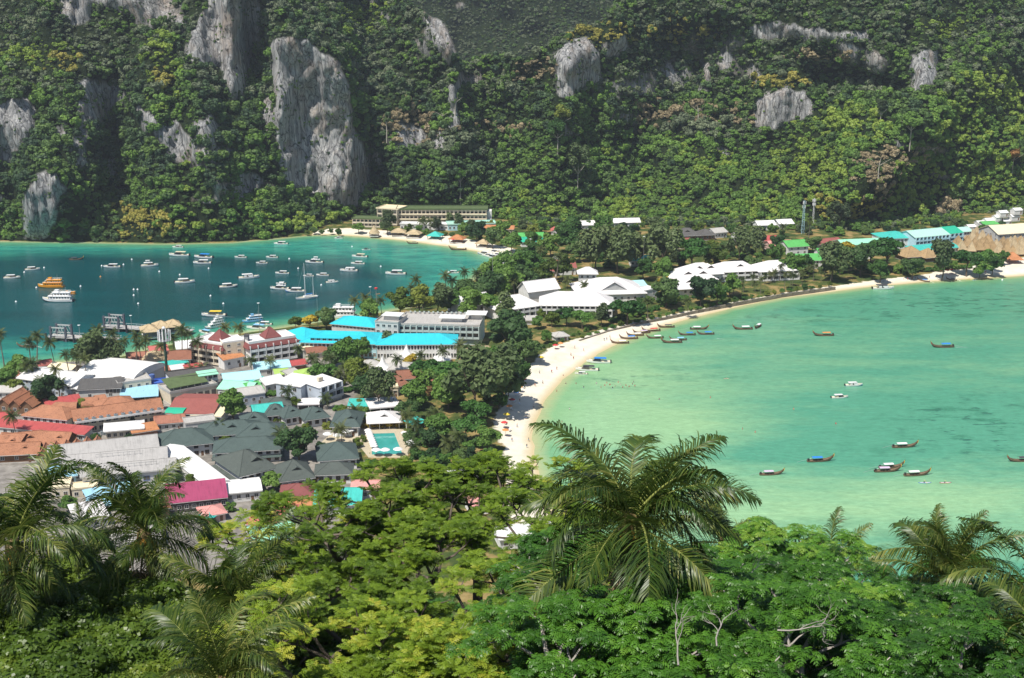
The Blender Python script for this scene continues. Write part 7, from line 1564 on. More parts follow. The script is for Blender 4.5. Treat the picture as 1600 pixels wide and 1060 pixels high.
NUTM = MB().lathe([(0.0, -0.17), (0.09, -0.14), (0.14, -0.04), (0.14, 0.05), (0.08, 0.14), (0.0, 0.17)], 8).mesh('coconut', NUT, True); NUTGM = MB().lathe([(0.0, -0.17), (0.09, -0.14), (0.14, -0.04), (0.14, 0.05), (0.08, 0.14), (0.0, 0.17)], 8).mesh('coconut', NUTG, True)
def fg_palm(px, py, dist, label, scale=1.0, nf=24, nuts=0, dead=2, lean=(0, 0), seed=0, levels=None, rot=0.0, drop=None):
    """hub of the crown seen at photo pixel (px,py), dist metres ahead"""
    r = random.Random(seed); h = atd(px, py, dist); fx, fy = h.x + lean[0], h.y + lean[1]
    zf = hz1(fx, fy) - 0.4 if drop is None else h.z - drop
    t = thing('coconut_palm', label, 'palm', (fx, fy, zf), 0, 'coconut palms of the foreground slope')
    H_ = h.z - zf; dx, dy = h.x - fx, h.y - fy
    n = max(8, int(H_ / 0.35)); pts = []; rad = []
    for i in range(n + 1):
        u = i / n; pts.append((dx * u ** 1.6, dy * u ** 1.6, H_ * u)); rad.append((0.17 + 0.10 * (1 - u) ** 3) * scale * (1.06 if i % 2 else 0.95))
    MB().tube(pts, rad, 9).build('trunk', FBARK, t)
    bs = MB().lathe([(0.22 * scale, -0.7 * scale), (0.34 * scale, -0.3 * scale), (0.30 * scale, 0.15 * scale), (0.12 * scale, 0.5 * scale)], 9).build('crown_shaft', DEADF, t); bs.location = (dx, dy, H_)
    lev = levels or [0, 0, 1, 1, 1, 2, 2, 2, 2, 3, 3, 3, 3, 4, 4, 4, 4, 5, 5, 5, 6, 6, 7, 7]
    for i in range(nf):
        k = lev[i % len(lev)]; me = r.choice(FR[k]); o = obj('frond', me, t, (dx, dy, H_ + 0.2 * scale - 0.03 * k))
        az = rot + 2.39996 * i + r.uniform(-.45, .45); o.rotation_euler = (r.uniform(-.55, .55), r.uniform(-.2, .2), az)
        s = scale * r.uniform(0.72, 1.12); o.scale = (s, s, s)
    for i in range(dead + 2):
        o = obj('dry_frond', FRDEAD[i % 2], t, (dx, dy, H_ - 0.2 * scale)); o.rotation_euler = (0, 0, r.uniform(0, 6.28)); o.scale = (scale, scale, scale)
    for i in range(nuts):
        a = r.uniform(-2.8, -0.3); q = r.uniform(0.25, 0.5) * scale
        o = obj('coconut', NUTM if i % 4 else NUTGM, t, (dx + q * math.cos(a), dy + q * math.sin(a), H_ - r.uniform(0.15, 0.75) * scale)); o.scale = (scale * 1.15,) * 3; o.rotation_euler = (r.uniform(-.5, .5), r.uniform(-.5, .5), 0)
    return t
fg_palm(985, 822, 36, 'largest coconut palm, centre right, its crown overlapping the beach and bay', 1.06, 30, 3, 2, (0.6, 0.6), 11, levels=[0, 1, 1, 2, 2, 2, 3, 3, 3, 3, 4, 4, 4, 5, 5, 5, 6, 6], rot=0.4)
fg_palm(226, 838, 50, 'coconut palm at left with a bunch of orange coconuts', 1.02, 26, 22, 2, (0.2, 0.2), 12, rot=1.0)
fg_palm(22, 858, 44, 'coconut palm cut by the left frame edge', 1.04, 27, 5, 2, (-0.2, 0.3), 13, rot=2.0)
fg_palm(372, 960, 40, 'upright young coconut palm right of the coconut-bearing one', 0.9, 19, 0, 1, (0, 0.2), 14, levels=[0, 0, 0, 1, 1, 1, 1, 2, 2, 2, 3, 3, 4, 4, 5, 5, 6], rot=0.7)
fg_palm(118, 880, 68, 'coconut palm half hidden between the two left palms', 0.8, 15, 0, 1, (0, 0), 15, rot=0.2)
fg_palm(1478, 915, 46, 'coconut palm at right with upright spiky fronds before the bay', 0.95, 20, 0, 1, (0.2, 0.2), 16, levels=[0, 0, 0, 1, 1, 1, 2, 2, 2, 3, 3, 4], rot=1.3)
fg_palm(1640, 1010, 33, 'coconut palm whose long fronds enter from the right frame edge', 1.0, 22, 0, 1, (0.2, 0), 17, rot=2.6)
fg_palm(470, 900, 58, 'coconut palm behind the feathery trees left of centre', 0.9, 18, 0, 2, (0, 0), 18, rot=0.9)
fg_palm(930, 985, 36, 'low coconut palm with drooping fronds under the feathery canopy', 0.8, 18, 0, 2, (0, 0), 19, levels=[2, 3, 3, 4, 4, 5, 5, 6, 6], rot=2.9)
fg_palm(350, 1075, 30, 'coconut palm at the bottom edge, left of centre', 0.8, 18, 2, 1, (0, 0), 20, rot=0.3)
fg_palm(590, 960, 55, 'coconut palm glimpsed through the feathery canopy', 0.85, 16, 0, 3, (0, 0), 21, rot=1.9)
fg_palm(1300, 905, 56, 'small palm poking out at the right before the bay', 0.75, 14, 0, 0, (0, 0), 22, levels=[0, 1, 1, 2, 2, 3, 3, 4], rot=0.5)
fg_palm(1130, 850, 60, 'palm behind the bright green canopy right of the largest palm', 0.85, 16, 0, 1, (0, 0), 23, rot=1.1)

# feathery-leaved trees (twice-pinnate leaves in flat sprays)
def spray_leaf(L, npair, pl, pw, droop, r):
    """one compound leaf along +x: list of quads"""
    Q = []; n = npair; pos = np.zeros(3); el = 0.35
    for i in range(n):
        u = i / (n - 1); v = np.array([math.cos(el), 0, math.sin(el)]); pos = pos + v * L / n; el -= droop / n * (0.6 + u)
        ll = pl * math.sin(math.pi * (0.2 + 0.72 * u)) * r.uniform(0.9, 1.1)
        for s in (-1, 1):
            d = np.array([0.5, s * 1.0, -0.10 - 0.45 * droop * r.random()]); d /= np.linalg.norm(d); w = v * pw * 0.5
            tip = pos + d * ll; m = pos + d * ll * 0.5 + np.array([0, 0, 0.02])
            Q.append((pos - w * 0.5, pos + w * 0.5, m + w, m - w)); Q.append((m - w, m + w, tip + w * 0.45, tip - w * 0.45))
    return np.array(Q)                       # (m,4,3)
def fg_tree(name, mat, seed, rad, hgt, n_ros, leaf, bark, up=0.5, leaves_per=6, umbrella=0.55):
    """branch skeleton + rosettes of compound leaves at the twig ends; returns (trunk mesh, crown mesh)"""
    r = np.random.default_rng(seed); rr = random.Random(seed); b = MB(); tips = []
    def grow(p, d, L, rd, lvl):
        pts = [p]; q = Vector(p); dd = Vector(d)
        for i in range(4):
            dd = (dd + Vector((rr.uniform(-.22, .22), rr.uniform(-.22, .22), rr.uniform(-.05, .16)))).normalized(); q = q + dd * L / 4; pts.append(q.copy())
        b.tube(pts, [rd * (1 - 0.13 * i) for i in range(5)], 6 if lvl < 2 else 4)
        if lvl >= 3: tips.append((pts[-1], dd)); return
        nb = (5, 4, 4)[lvl]
        for k in range(nb):
            a = 2 * math.pi * (k + rr.random() * 0.6) / nb; sp = (0.95, 0.85, 0.8)[lvl]
            x = dd.orthogonal().normalized(); y = dd.cross(x)
            nd = (dd * (1 - sp * 0.45) + (x * math.cos(a) + y * math.sin(a)) * sp + Vector((0, 0, 0.12))).normalized()
            st = pts[-1] if k < nb - 1 else pts[2 + (lvl > 0)]
            grow(st, nd, L * (0.62, 0.62, 0.55)[lvl] * rr.uniform(0.8, 1.2), rd * 0.52, lvl + 1)
    grow(Vector((0, 0, -0.6)), Vector((0, 0, 1)), hgt * 0.42, 0.03 * hgt, 0)
    trunk = b.mesh('trunk', bark)
    tp = np.array([list(t[0]) for t in tips]); sc = rad / max(np.percentile(np.linalg.norm(tp[:, :2], axis=1), 92), 0.1)
    # spread the twig ends to the wanted crown radius
    for v in trunk.vertices:
        k = min(1.0, max(0.0, v.co.z / (hgt * 0.42))); f = 1 + (sc - 1) * k; v.co.x *= f; v.co.y *= f
    tp[:, :2] *= sc
    variants = [spray_leaf(*leaf, r) for _ in range(5)]
    idx = r.integers(0, len(tp), n_ros); jit = r.normal(size=(n_ros, 3)) * np.array([0.22, 0.22, 0.13]) * rad / 4
    C = tp[idx] + jit
    allq = []; lr = []
    for c in C:
        cr = r.random()
        for k in range(leaves_per):
            q = variants[r.integers(0, 5)]; a = 2 * math.pi * (k + r.random() * 0.7) / leaves_per; e = r.uniform(-0.15, umbrella) ; s = r.uniform(0.75, 1.2)
            ca, sa, ce, se = math.cos(a), math.sin(a), math.cos(e), math.sin(e)
            M = np.array([[ca * ce, -sa, -ca * se], [sa * ce, ca, -sa * se], [se, 0, ce]])
            allq.append(q.reshape(-1, 3) @ M.T * s + c); lr.append(np.full(len(q) * 4, 0.55 * cr + 0.45 * r.random()))
    V = np.concatenate(allq); F = np.arange(len(V)).reshape(-1, 4)
    crown = mesh_np('crown', V, F, mat); attr(crown, 'leafrand', np.concatenate(lr))
    return trunk, crown
FEATH = leafmat('feathery_leaves', [(0.05, (0.030, 0.065, 0.007)), (0.35, (0.105, 0.180, 0.014)), (0.65, (0.215, 0.315, 0.025)), (0.92, (0.48, 0.45, 0.06))], transl=0.3, rough=0.5, tintamt=0.4, lrw=0.5)
GREENF = leafmat('broad_feathery_leaves', [(0.05, (0.014, 0.045, 0.007)), (0.35, (0.042, 0.125, 0.013)), (0.65, (0.095, 0.235, 0.022)), (0.92, (0.23, 0.36, 0.045))], transl=0.26, rough=0.42, tintamt=0.45, lrw=0.5, spec=0.35)  # wide leaf tone spread puts canopy highlights and dark gaps into the colour
TWIG = paint('twig_bark', (0.13, 0.105, 0.085), 0.9, 0.3, 2.0); GREYTW = paint('grey_bark', (0.33, 0.30, 0.27), 0.9, 0.25, 2.0)
FT = [fg_tree('feathery', FEATH, 50 + i, 4.2, 7.5, 270, (0.40, 7, 0.14, 0.052, 1.0), TWIG, leaves_per=8) for i in range(3)]
GT = [fg_tree('green', GREENF, 70 + i, 3.8, 6.5, 330, (0.44, 7, 0.155, 0.058, 1.5), GREYTW, umbrella=0.3, leaves_per=7) for i in range(3)]
def fg_place(px, py, dist, kind, label, scale=1.0, group='feathery trees of the foreground slope'):
    """centre of the crown at photo pixel (px,py)"""
    c = atd(px, py, dist); tr, cr = random.choice(FT if kind == 'f' else GT)
    hgt = (7.5 if kind == 'f' else 6.5) * scale; zf = hz1(c.x, c.y)
    base = min(zf, c.z - hgt * 0.55)
    t = thing('feathery_tree' if kind == 'f' else 'shade_tree', label, 'tree', (c.x, c.y, c.z - hgt * 0.62), random.uniform(0, 6.28), group)
    o = obj('trunk', tr, t); o.scale = (scale,) * 3
    o = obj('crown', cr, t); o.scale = (scale,) * 3; o['kind'] = 'stuff'
    dz = (c.z - hgt * 0.62) - zf
    if dz > 0.3:
        MB().tube([(0.1, 0.1, -dz - 0.5), (0.05, -0.05, -dz / 2), (0, 0, 0.1)], [0.3 * scale, 0.26 * scale, 0.22 * scale], 7).build('lower_trunk', TWIG if kind == 'f' else GREYTW, t)
    return t
for a in ((620, 776, 52, 'f', 'yellow-green feathery tree reaching highest, in front of the pool'), (745, 758, 56, 'f', 'yellow-green feathery tree below the beach edge'), (520, 815, 50, 'f', 'yellow-green feathery tree beside the coral roof'), (690, 860, 46, 'f', 'yellow-green feathery tree in the very centre of the canopy'), (830, 825, 50, 'f', 'yellow-green feathery tree left of the largest palm'), (590, 930, 42, 'f', 'yellow-green feathery tree left in the lower canopy'), (770, 960, 40, 'f', 'yellow-green feathery tree right in the lower canopy'), (470, 960, 44, 'f', 'yellow-green feathery tree beside the upright young palm'), (660, 1010, 36, 'f', 'yellow-green feathery tree at the bottom centre'), (540, 1040, 34, 'f', 'yellow-green feathery tree at the bottom left of centre'), (800, 1050, 33, 'f', 'yellow-green feathery tree at the bottom right of centre'), (880, 930, 45, 'f', 'yellow-green feathery tree under the largest palm'),
          (860, 760, 66, 'f', 'yellow-green feathery tree furthest back, by the lower beach'), (440, 842, 60, 'f', 'thin feathery tree near the coral and white roofs'),
          (960, 915, 40, 'g', 'bright green canopy tree left under the largest palm'), (1090, 900, 42, 'g', 'bright green canopy tree right under the largest palm'), (1200, 890, 44, 'g', 'bright green canopy tree whose top meets the pale water'), (1130, 980, 35, 'g', 'bright green canopy tree in the middle of the right foreground'), (1270, 950, 40, 'g', 'bright green canopy tree below the gap of open water'), (1010, 1020, 32, 'g', 'bright green canopy tree with pale bare twigs at bottom centre right'), (1350, 985, 38, 'g', 'bright green canopy tree left of the spiky right palm'), (1230, 1035, 30, 'g', 'bright green canopy tree at the bottom, right of centre'), (1410, 1030, 33, 'g', 'bright green canopy tree at the bottom right'), (1500, 990, 40, 'g', 'dark green canopy tree behind the right-edge fronds'), (1590, 935, 48, 'g', 'green canopy tree at the right frame edge beside the water'), (1520, 1060, 30, 'g', 'green canopy tree in the bottom right corner'), (900, 1060, 30, 'g', 'green canopy tree at the bottom under the drooping palm'), (1380, 925, 50, 'g', 'green canopy tree at the foot of the spiky right palm')):
    fg_place(*a)
# more trees down the slope, mostly hidden: they keep the hillside wooded from other viewpoints
for i in range(70):
    y = random.uniform(70, 300); x = random.uniform(-0.48, 0.48) * y * 1.15; z = hz1(x, y)
    k = random.choice('ffg'); tr, cr = random.choice(FT if k == 'f' else GT); s = random.uniform(0.8, 1.15)
    qx, qy = proj(np.array([x]), np.array([y]), np.array([z + 6.5 * s]))
    lim = np.interp(qx[0], [0, 400, 450, 900, 1000, 1200, 1330, 1600], [840, 840, 760, 780, 830, 850, 880, 850])
    if qy[0] < lim: continue
    t = thing('feathery_tree' if k == 'f' else 'shade_tree', 'tree of the wooded slope falling away below the foreground canopy', 'tree', (x, y, z), random.uniform(0, 6.28), 'trees down the wooded slope')
    o = obj('trunk', tr, t); o.scale = (s,) * 3; o = obj('crown', cr, t); o.scale = (s,) * 3; o['kind'] = 'stuff'
# bare pale branches poking out of the canopy
def bare(px, py, dist, label, seed, s=1.0):
    r = random.Random(seed); p = atd(px, py, dist); t = thing('bare_branch', label, 'branch', p, r.uniform(0, 6.28)); b = MB()
    def go(q, d, L, rd, l):
        pts = [q]
        for i in range(4):
            d = (d + Vector((r.uniform(-.35, .35), r.uniform(-.35, .35), r.uniform(-.2, .25)))).normalized(); q = q + d * L / 4; pts.append(q)
        b.tube(pts, [rd, rd * .85, rd * .7, rd * .55, rd * .4], 5)
        if l < 2:
            for k in range(3): go(pts[2 + k % 3], (d + Vector((r.uniform(-.9, .9), r.uniform(-.9, .9), r.uniform(-.3, .6)))).normalized(), L * .6, rd * .5, l + 1)
    go(Vector((0, 0, 0)), Vector((0.8, 0.1, 0.35)).normalized(), 0.8 * s, 0.020 * s, 0)
    b.build('wood', GREYTW, t)
for a in ((1170, 905, 36, 'pale bare forked branch in the bright green canopy', 1), (1215, 985, 30, 'bare grey branches arching right of bottom centre', 2, 1.4), (1120, 1010, 28, 'bare grey twigs at the bottom right of centre', 3, 1.2), (1060, 1040, 26, 'tangle of bare grey twigs at the bottom', 4, 1.3), (1290, 990, 30, 'bare pale twig beneath the spiky palm', 5), (930, 1010, 33, 'bare twig under the drooping palm', 6), (720, 1030, 34, 'thin bare stem in the lower feathery canopy', 7, 1.3), (800, 980, 37, 'dark bare branch right in the feathery canopy', 8, 1.3)): bare(*a)
# undergrowth: leafy shrubs covering the near slope at the lower left and under the trees
SHRM = leafmat('shrub_leaves', [(0.05, (0.045, 0.085, 0.012)), (0.4, (0.085, 0.150, 0.018)), (0.7, (0.150, 0.225, 0.026)), (0.95, (0.32, 0.33, 0.05))], transl=0.35, rough=0.4, tintamt=0.5, spec=0.4)
SHR = [crown_mesh('foliage', SHRM, 3200, 0.042, 0.75, 500 + i, 14, 0.38, 0.5, 0.8) for i in range(3)]
up = []; us = []
for py in (890, 915, 935, 955, 975, 995, 1015, 1040, 1065, 1090):
    for px in range(-60, 600, 44):
        x = px + random.uniform(-20, 20); rr_ = ray(x, py + random.uniform(-8, 8)); s = rr_[2] / rr_[1]; ax = rr_[0] / rr_[1]
        ys = np.arange(20, 120, 0.5); zz = H + s * ys; gz_ = hill_z(ax * ys, ys); hit = np.nonzero(zz < gz_ + 1.0)[0]
        if len(hit) == 0: continue
        y = ys[hit[0]]; up.append((ax * y, y, float(gz_[hit[0]]) - 0.5)); us.append(random.uniform(0.8, 1.7))
for i in range(110):
    y = random.uniform(22, 62); x = random.uniform(-0.12, 0.50) * y; up.append((x, y, hz1(x, y) - 0.5)); us.append(random.uniform(0.9, 1.7))
UNDER = [bpy.data.objects.new('shrub_form', m) for m in SHR]; SHAPES = 3
scatter('undergrowth_pts', np.array(up), np.array(us), np.zeros(len(up)), 'leafy undergrowth carpet covering the slope below the left coconut palms', 'undergrowth', UNDER, 'undergrowth')
# ================================================================== DETAILS
random.seed(777)
# ---- haze: humid sea air
def add_haze(density):
    m = bpy.data.materials.new('haze_air'); m.use_nodes = True; n = m.node_tree.nodes; n.clear(); out = n.new('ShaderNodeOutputMaterial'); v = n.new('ShaderNodeVolumePrincipled')
    v.inputs['Color'].default_value = (0.80, 0.88, 1.0, 1); v.inputs['Density'].default_value = density; v.inputs['Anisotropy'].default_value = 0.2
    m.node_tree.links.new(v.outputs[0], out.inputs['Volume'])
    o = obj('haze', MB().box(-2600, 2600, -400, 3600, -9, 420).mesh('haze', m), kind='stuff'); tag(o, 'thin bluish sea haze over the whole bay and mountains', 'haze')
add_haze(0.000075)
# ---- pool garden
POOLW = paint('pool_water', (0.05, 0.34, 0.30), 0.06, 0.1, 0.4, spec=0.6, bump=0.25, bscale=1.2); DECK = paint('pool_deck', (0.50, 0.43, 0.31), 0.8, 0.1, 0.8)
PA = [at(x, y, GZ + 0.3) for x, y in ((581, 711), (629, 710), (616, 677), (581, 678))]
c = sum(PA, Vector()) / 4; t = thing('swimming_pool', 'turquoise swimming pool in the resort garden', 'pool', (c.x, c.y, 0))
b = MB(); b.slab([(p.x - c.x, p.y - c.y, GZ + 0.32) for p in PA], 0.3); b.build('pool_water', POOLW, t)
b = MB(); n4 = 4
for i in range(4):
    p, q = PA[i], PA[(i + 1) % 4]; e1 = (p - c) * 1.0; e2 = (q - c) * 1.0; o1 = e1 * (1 + 1.6 / e1.length); o2 = e2 * (1 + 1.6 / e2.length)
    b.slab([(e1.x, e1.y, GZ + 0.42), (o1.x, o1.y, GZ + 0.42), (o2.x, o2.y, GZ + 0.42), (e2.x, e2.y, GZ + 0.42)][::-1], 0.5)
b.build('coping', DECK, t)
q = [at(x, y, GZ) for x, y in ((500, 694), (565, 702), (576, 716), (634, 716), (648, 700), (630, 672), (560, 668), (520, 676))]
b = MB(); b.slab([(p.x, p.y, GZ + 0.22) for p in q], 0.2); o = b.build('pool_terrace', DECK); o['kind'] = 'structure'
UMB = [MB().lathe([(1.6, 2.15), (1.0, 2.5), (0.05, 2.85)], 8).mesh('umbrella_canopy', TARP['white']), MB().tube([(0, 0, 0), (0, 0, 2.7)], 0.04, 5).mesh('pole', WOOD)]
UMBC = {k: MB().lathe([(1.4, 2.0), (0.9, 2.3), (0.05, 2.6)], 8).mesh('umbrella_canopy', TARP[k]) for k in ('red', 'blue', 'yellow', 'orange', 'green')}
def umbrella(px, py, label, group, col=None, s=1.0):
    t = thing('parasol', label, 'parasol', at(px, py, GZ + 0.2), random.uniform(0, 3), group); t.scale = (s, s, s); obj('canopy', UMBC[col] if col else UMB[0], t); obj('pole', UMB[1], t)
LOUNGE = [MB().box(-0.35, 0.35, -0.9, 0.5, 0.28, 0.36).mesh('seat', TARP['white']), MB().slab([(-0.35, 0.5, 0.36), (0.35, 0.5, 0.36), (0.35, 1.0, 0.8), (-0.35, 1.0, 0.8)], 0.08).mesh('backrest', TARP['white']), MB().box(-0.04, 0.04, -0.04, 0.04, 0, 0.28).mesh('leg', WOOD)]
def lounger(px, py, rz, label, group):
    t = thing('sun_lounger', label, 'sun lounger', at(px, py, GZ + 0.23), rz, group); obj('seat', LOUNGE[0], t); obj('backrest', LOUNGE[1], t)
    for x in (-0.28, 0.28):
        for y in (-0.8, 0.4): obj('leg', LOUNGE[2], t, (x, y, 0))
for i in range(9): umbrella(575 + 1.2 * i, 680 + 3.1 * i, 'white parasol along the left side of the pool', 'parasols left of the pool'); lounger(578 + 1.1 * i, 682 + 3.1 * i, 0.3, 'white sun lounger along the left side of the pool', 'loungers left of the pool')
for i in range(6): umbrella(632 + 2.2 * i, 684 + 3.6 * i, 'white parasol along the right side of the pool', 'parasols right of the pool')
for x, y, lb in ((588, 713, 'white parasol at the near edge of the pool, left'), (602, 713, 'white parasol at the near edge of the pool, middle'), (622, 712, 'white parasol at the near edge of the pool, right'), (541, 684, 'white parasol on the terrace beside the tall green hip roof, left'), (550, 681, 'white parasol on the terrace beside the tall green hip roof, right'), (512, 688, 'white parasol by the round garden tree, left'), (528, 690, 'white parasol by the round garden tree, right')): umbrella(x, y, lb, 'parasols of the pool terrace', s=1.25)
# ---- people
def body(seed, pose):
    r = random.Random(seed); J = {'hip': (0, 0, 0.92), 'waist': (0, 0, 1.05), 'chest': (0, 0, 1.32), 'neck': (0, 0, 1.48), 'head': (0, 0.02, 1.58), 'top': (0, 0.01, 1.72)}
    E = [('hip', 'waist'), ('waist', 'chest'), ('chest', 'neck'), ('neck', 'head'), ('head', 'top')]; rad = {'hip': 0.15, 'waist': 0.135, 'chest': 0.16, 'neck': 0.06, 'head': 0.10, 'top': 0.075}
    st = 0.28 if pose == 'walk' else 0.05
    for s, sd in ((1, 'l'), (-1, 'r')):
        f = st * s
        J.update({'th' + sd: (0.09 * s, 0, 0.86), 'kn' + sd: (0.10 * s, f * 0.55, 0.48), 'an' + sd: (0.10 * s, f * 0.7 - 0.03, 0.08), 'ft' + sd: (0.10 * s, f * 0.7 + 0.13, 0.04), 'sh' + sd: (0.19 * s, 0, 1.40), 'el' + sd: (0.25 * s, -f * 0.35, 1.12), 'wr' + sd: (0.25 * s, -f * 0.6 + 0.06, 0.88), 'ha' + sd: (0.25 * s, -f * 0.65 + 0.08, 0.78)})
        E += [('hip', 'th' + sd), ('th' + sd, 'kn' + sd), ('kn' + sd, 'an' + sd), ('an' + sd, 'ft' + sd), ('chest', 'sh' + sd), ('sh' + sd, 'el' + sd), ('el' + sd, 'wr' + sd), ('wr' + sd, 'ha' + sd)]
        rad.update({'th' + sd: 0.095, 'kn' + sd: 0.06, 'an' + sd: 0.042, 'ft' + sd: 0.04, 'sh' + sd: 0.065, 'el' + sd: 0.042, 'wr' + sd: 0.033, 'ha' + sd: 0.035})
    k = list(J); me = bpy.data.meshes.new('person_body'); me.from_pydata([J[n] for n in k], [(k.index(a), k.index(b)) for a, b in E], [])
    o = bpy.data.objects.new('person_body', me); COL.objects.link(o); o.modifiers.new('skin', 'SKIN')
    for i, n in enumerate(k): me.skin_vertices[0].data[i].radius = (rad[n], rad[n]); me.skin_vertices[0].data[i].use_root = (n == 'hip')
    dg = bpy.context.evaluated_depsgraph_get(); ev = bpy.data.meshes.new_from_object(o.evaluated_get(dg)); bpy.data.objects.remove(o)
    return ev
SKIN = paint('skin', (0.45, 0.27, 0.18), 0.6, 0.1, 2); HAIR = paint('hair', (0.05, 0.035, 0.03), 0.8, 0.1, 2)
def person_mesh(seed, pose, shirt, shorts):
    me = body(seed, pose); me.name = 'person'
    for m in (SKIN, shirt, shorts, HAIR): me.materials.append(m)
    for p in me.polygons:
        z = p.center.z; x = abs(p.center.x)
        p.material_index = 3 if (z > 1.63 or (z > 1.52 and p.center.y < -0.02)) else 2 if 0.62 < z < 1.0 and x < 0.2 else 1 if 1.0 <= z < 1.45 and x < 0.23 and shirt is not SKIN else 0
        p.use_smooth = True
    return me
PPL = [person_mesh(1, 'walk', SKIN, TARP['blue']), person_mesh(2, 'stand', TARP['white'], TARP['dark']), person_mesh(3, 'walk', TARP['red'], TARP['dark']), person_mesh(4, 'stand', SKIN, TARP['red']), person_mesh(5, 'walk', TARP['dark'], TARP['sky'])]
PT = ['person in blue swim shorts walking', 'person in white shirt and dark shorts standing', 'person in red shirt walking', 'person in red swim shorts standing', 'person in dark shirt walking']
WHERE = {'w': 'on the wide curved beach', 'r': 'on the right beach before the green roofs', 'f': 'on the far beach', 'c': 'near the beached longtail cluster'}
for i, (x, y, w) in enumerate(((822, 655, 'w'), (834, 638, 'w'), (812, 628, 'w'), (836, 604, 'w'), (826, 690, 'w'), (808, 668, 'w'), (848, 600, 'w'), (862, 583, 'w'), (870, 578, 'w'), (823, 700, 'w'), (800, 690, 'w'), (843, 584, 'w'), (892, 556, 'c'), (912, 549, 'c'), (944, 533, 'c'), (948, 532, 'c'), (953, 528, 'c'), (896, 562, 'c'), (898, 545, 'c'), (1381, 441, 'r'), (1386, 441, 'r'), (1412, 438, 'r'), (1418, 438, 'r'), (1424, 437, 'r'), (1430, 437, 'r'), (1452, 435, 'r'), (1463, 433, 'r'), (1474, 431, 'r'), (1540, 427, 'r'), (600, 367, 'f'), (655, 373, 'f'), (690, 378, 'f'), (745, 386, 'f'))):
    k = i % 5; p = at(x, y, 1.0)
    gz_ = float(np.interp(-water_d(np.array([[p.x, p.y]]))[0], [0, 15.5], [0, 1.7])); p = at(x, y, gz_)
    o = obj('person', PPL[k], None, p, random.uniform(0, 6.28)); tag(o, PT[k] + ' ' + WHERE[w], 'person', 'people ' + WHERE[w])
for i, (x, y) in enumerate(((945, 603), (953, 602), (961, 604), (970, 602), (978, 603), (988, 601), (900, 600), (912, 606), (1110, 622), (1160, 671), (1180, 676), (1306, 663), (1240, 640), (890, 640), (878, 660), (1030, 625), (948, 599), (957, 607), (966, 598), (973, 606), (983, 605), (992, 604), (939, 606), (932, 600), (880, 588), (884, 600), (870, 612), (990, 598))):
    o = obj('person', PPL[(i * 2) % 5 if i % 2 else 3], None, at(x, y, 0.0) + Vector((0, 0, -0.85)), random.uniform(0, 6.28)); tag(o, 'bather standing waist deep in the right bay shallows', 'person', 'bathers in the right bay')
# ---- beach life
for i, (x, y, c) in enumerate(((818, 600, 'red'), (812, 612, 'orange'), (806, 620, 'blue'), (800, 632, 'red'), (796, 642, 'orange'), (792, 655, 'yellow'), (788, 668, 'red'), (790, 680, 'orange'), (868, 546, 'red'), (876, 543, 'orange'), (1480, 428, 'red'), (1486, 427, 'red'), (1470, 429, 'orange'), (845, 565, 'yellow'), (650, 371, 'red'), (668, 373, 'orange'), (708, 379, 'red'))):
    w = 'on the far beach' if y < 400 else 'on the right beach' if x > 1000 else 'at the back of the wide curved beach'
    umbrella(x, y, c + ' beach parasol ' + w, 'coloured beach parasols ' + w, c, 1.1)
for i, (x, y) in enumerate(((818, 606), (811, 618), (804, 628), (800, 640), (794, 650), (790, 662), (796, 672), (806, 610), (812, 632), (802, 655))): lounger(x, y, random.uniform(-.5, .5), 'sun lounger on the wide curved beach under the feathery giant', 'beach loungers')
# ---- seawall
sb = MB().box(-2.05, 2.05, -0.45, 0.45, -1.2, 0.62); sbm = sb.mesh('stone_block', paint('seawall_stone', (0.22, 0.19, 0.15), 0.9, 0.3, 0.7, bump=0.8, bscale=2, obvar=0.25))
wl = [at(x, y, GZ) for x, y in ((905, 533.5), (950, 518.5), (1000, 505.5), (1040, 497.5), (1090, 486.5), (1150, 474.5), (1220, 461.5), (1305, 449.8))]
t = thing('seawall', 'long low stone seawall between resort gardens and the narrow beach', 'seawall', wl[0])
for p, q in zip(wl[:-1], wl[1:]):
    d = q - p; n = max(1, int(d.length / 4.1)); rz = math.atan2(d.y, d.x)
    for i in range(n):
        o = obj('stone_block', sbm, t, p + d * (i + 0.5) / n - wl[0] + Vector((0, 0, random.uniform(-.08, .08))), rz + random.uniform(-.02, .02))
# ---- masts, poles, towers
def lattice(px, py, top, w, label, mat, panels=0):
    p = at(px, py, GZ); h = (py - top) / pxm(px, py) / 0.96; t = thing('radio_mast', label, 'mast', p)
    n = max(4, int(h / 3)); b = MB()
    for sx in (-1, 1):
        for sy in (-1, 1): MB().tube([(sx * w, sy * w, -1), (sx * w * .35, sy * w * .35, h)], 0.06, 5).build('leg', mat, t)
    for i in range(n):
        z0, z1 = h * i / n, h * (i + 1) / n; a, c = w * (1 - .65 * i / n), w * (1 - .65 * (i + 1) / n)
        for s in (-1, 1): b.tube([(-a, s * a, z0), (c, s * c, z1)], 0.035, 4); b.tube([(s * a, -a, z0), (s * c, c, z1)], 0.035, 4); b.tube([(-c, s * c, z1), (c, s * c, z1)], 0.035, 4); b.tube([(s * c, -c, z1), (s * c, c, z1)], 0.06, 4)
    b.build('bracing', mat, t)
    pm = MB().box(-0.2, 0.2, -0.12, 0.12, 0, 2.2).mesh('antenna_panel', HULLW)
    for i in range(panels): a = 2 * math.pi * i / panels; o = obj('antenna_panel', pm, t, (1.2 * math.cos(a), 1.2 * math.sin(a), h - 2.6 - 3 * (i % 2)), a + math.pi / 2)
lattice(1254, 366, 316, 1.0, 'teal lattice radio mast at the forest edge', WALL['sky'], 6); lattice(1270, 352, 312, 0.6, 'white antenna mast right of the teal lattice mast', HULLW, 10)
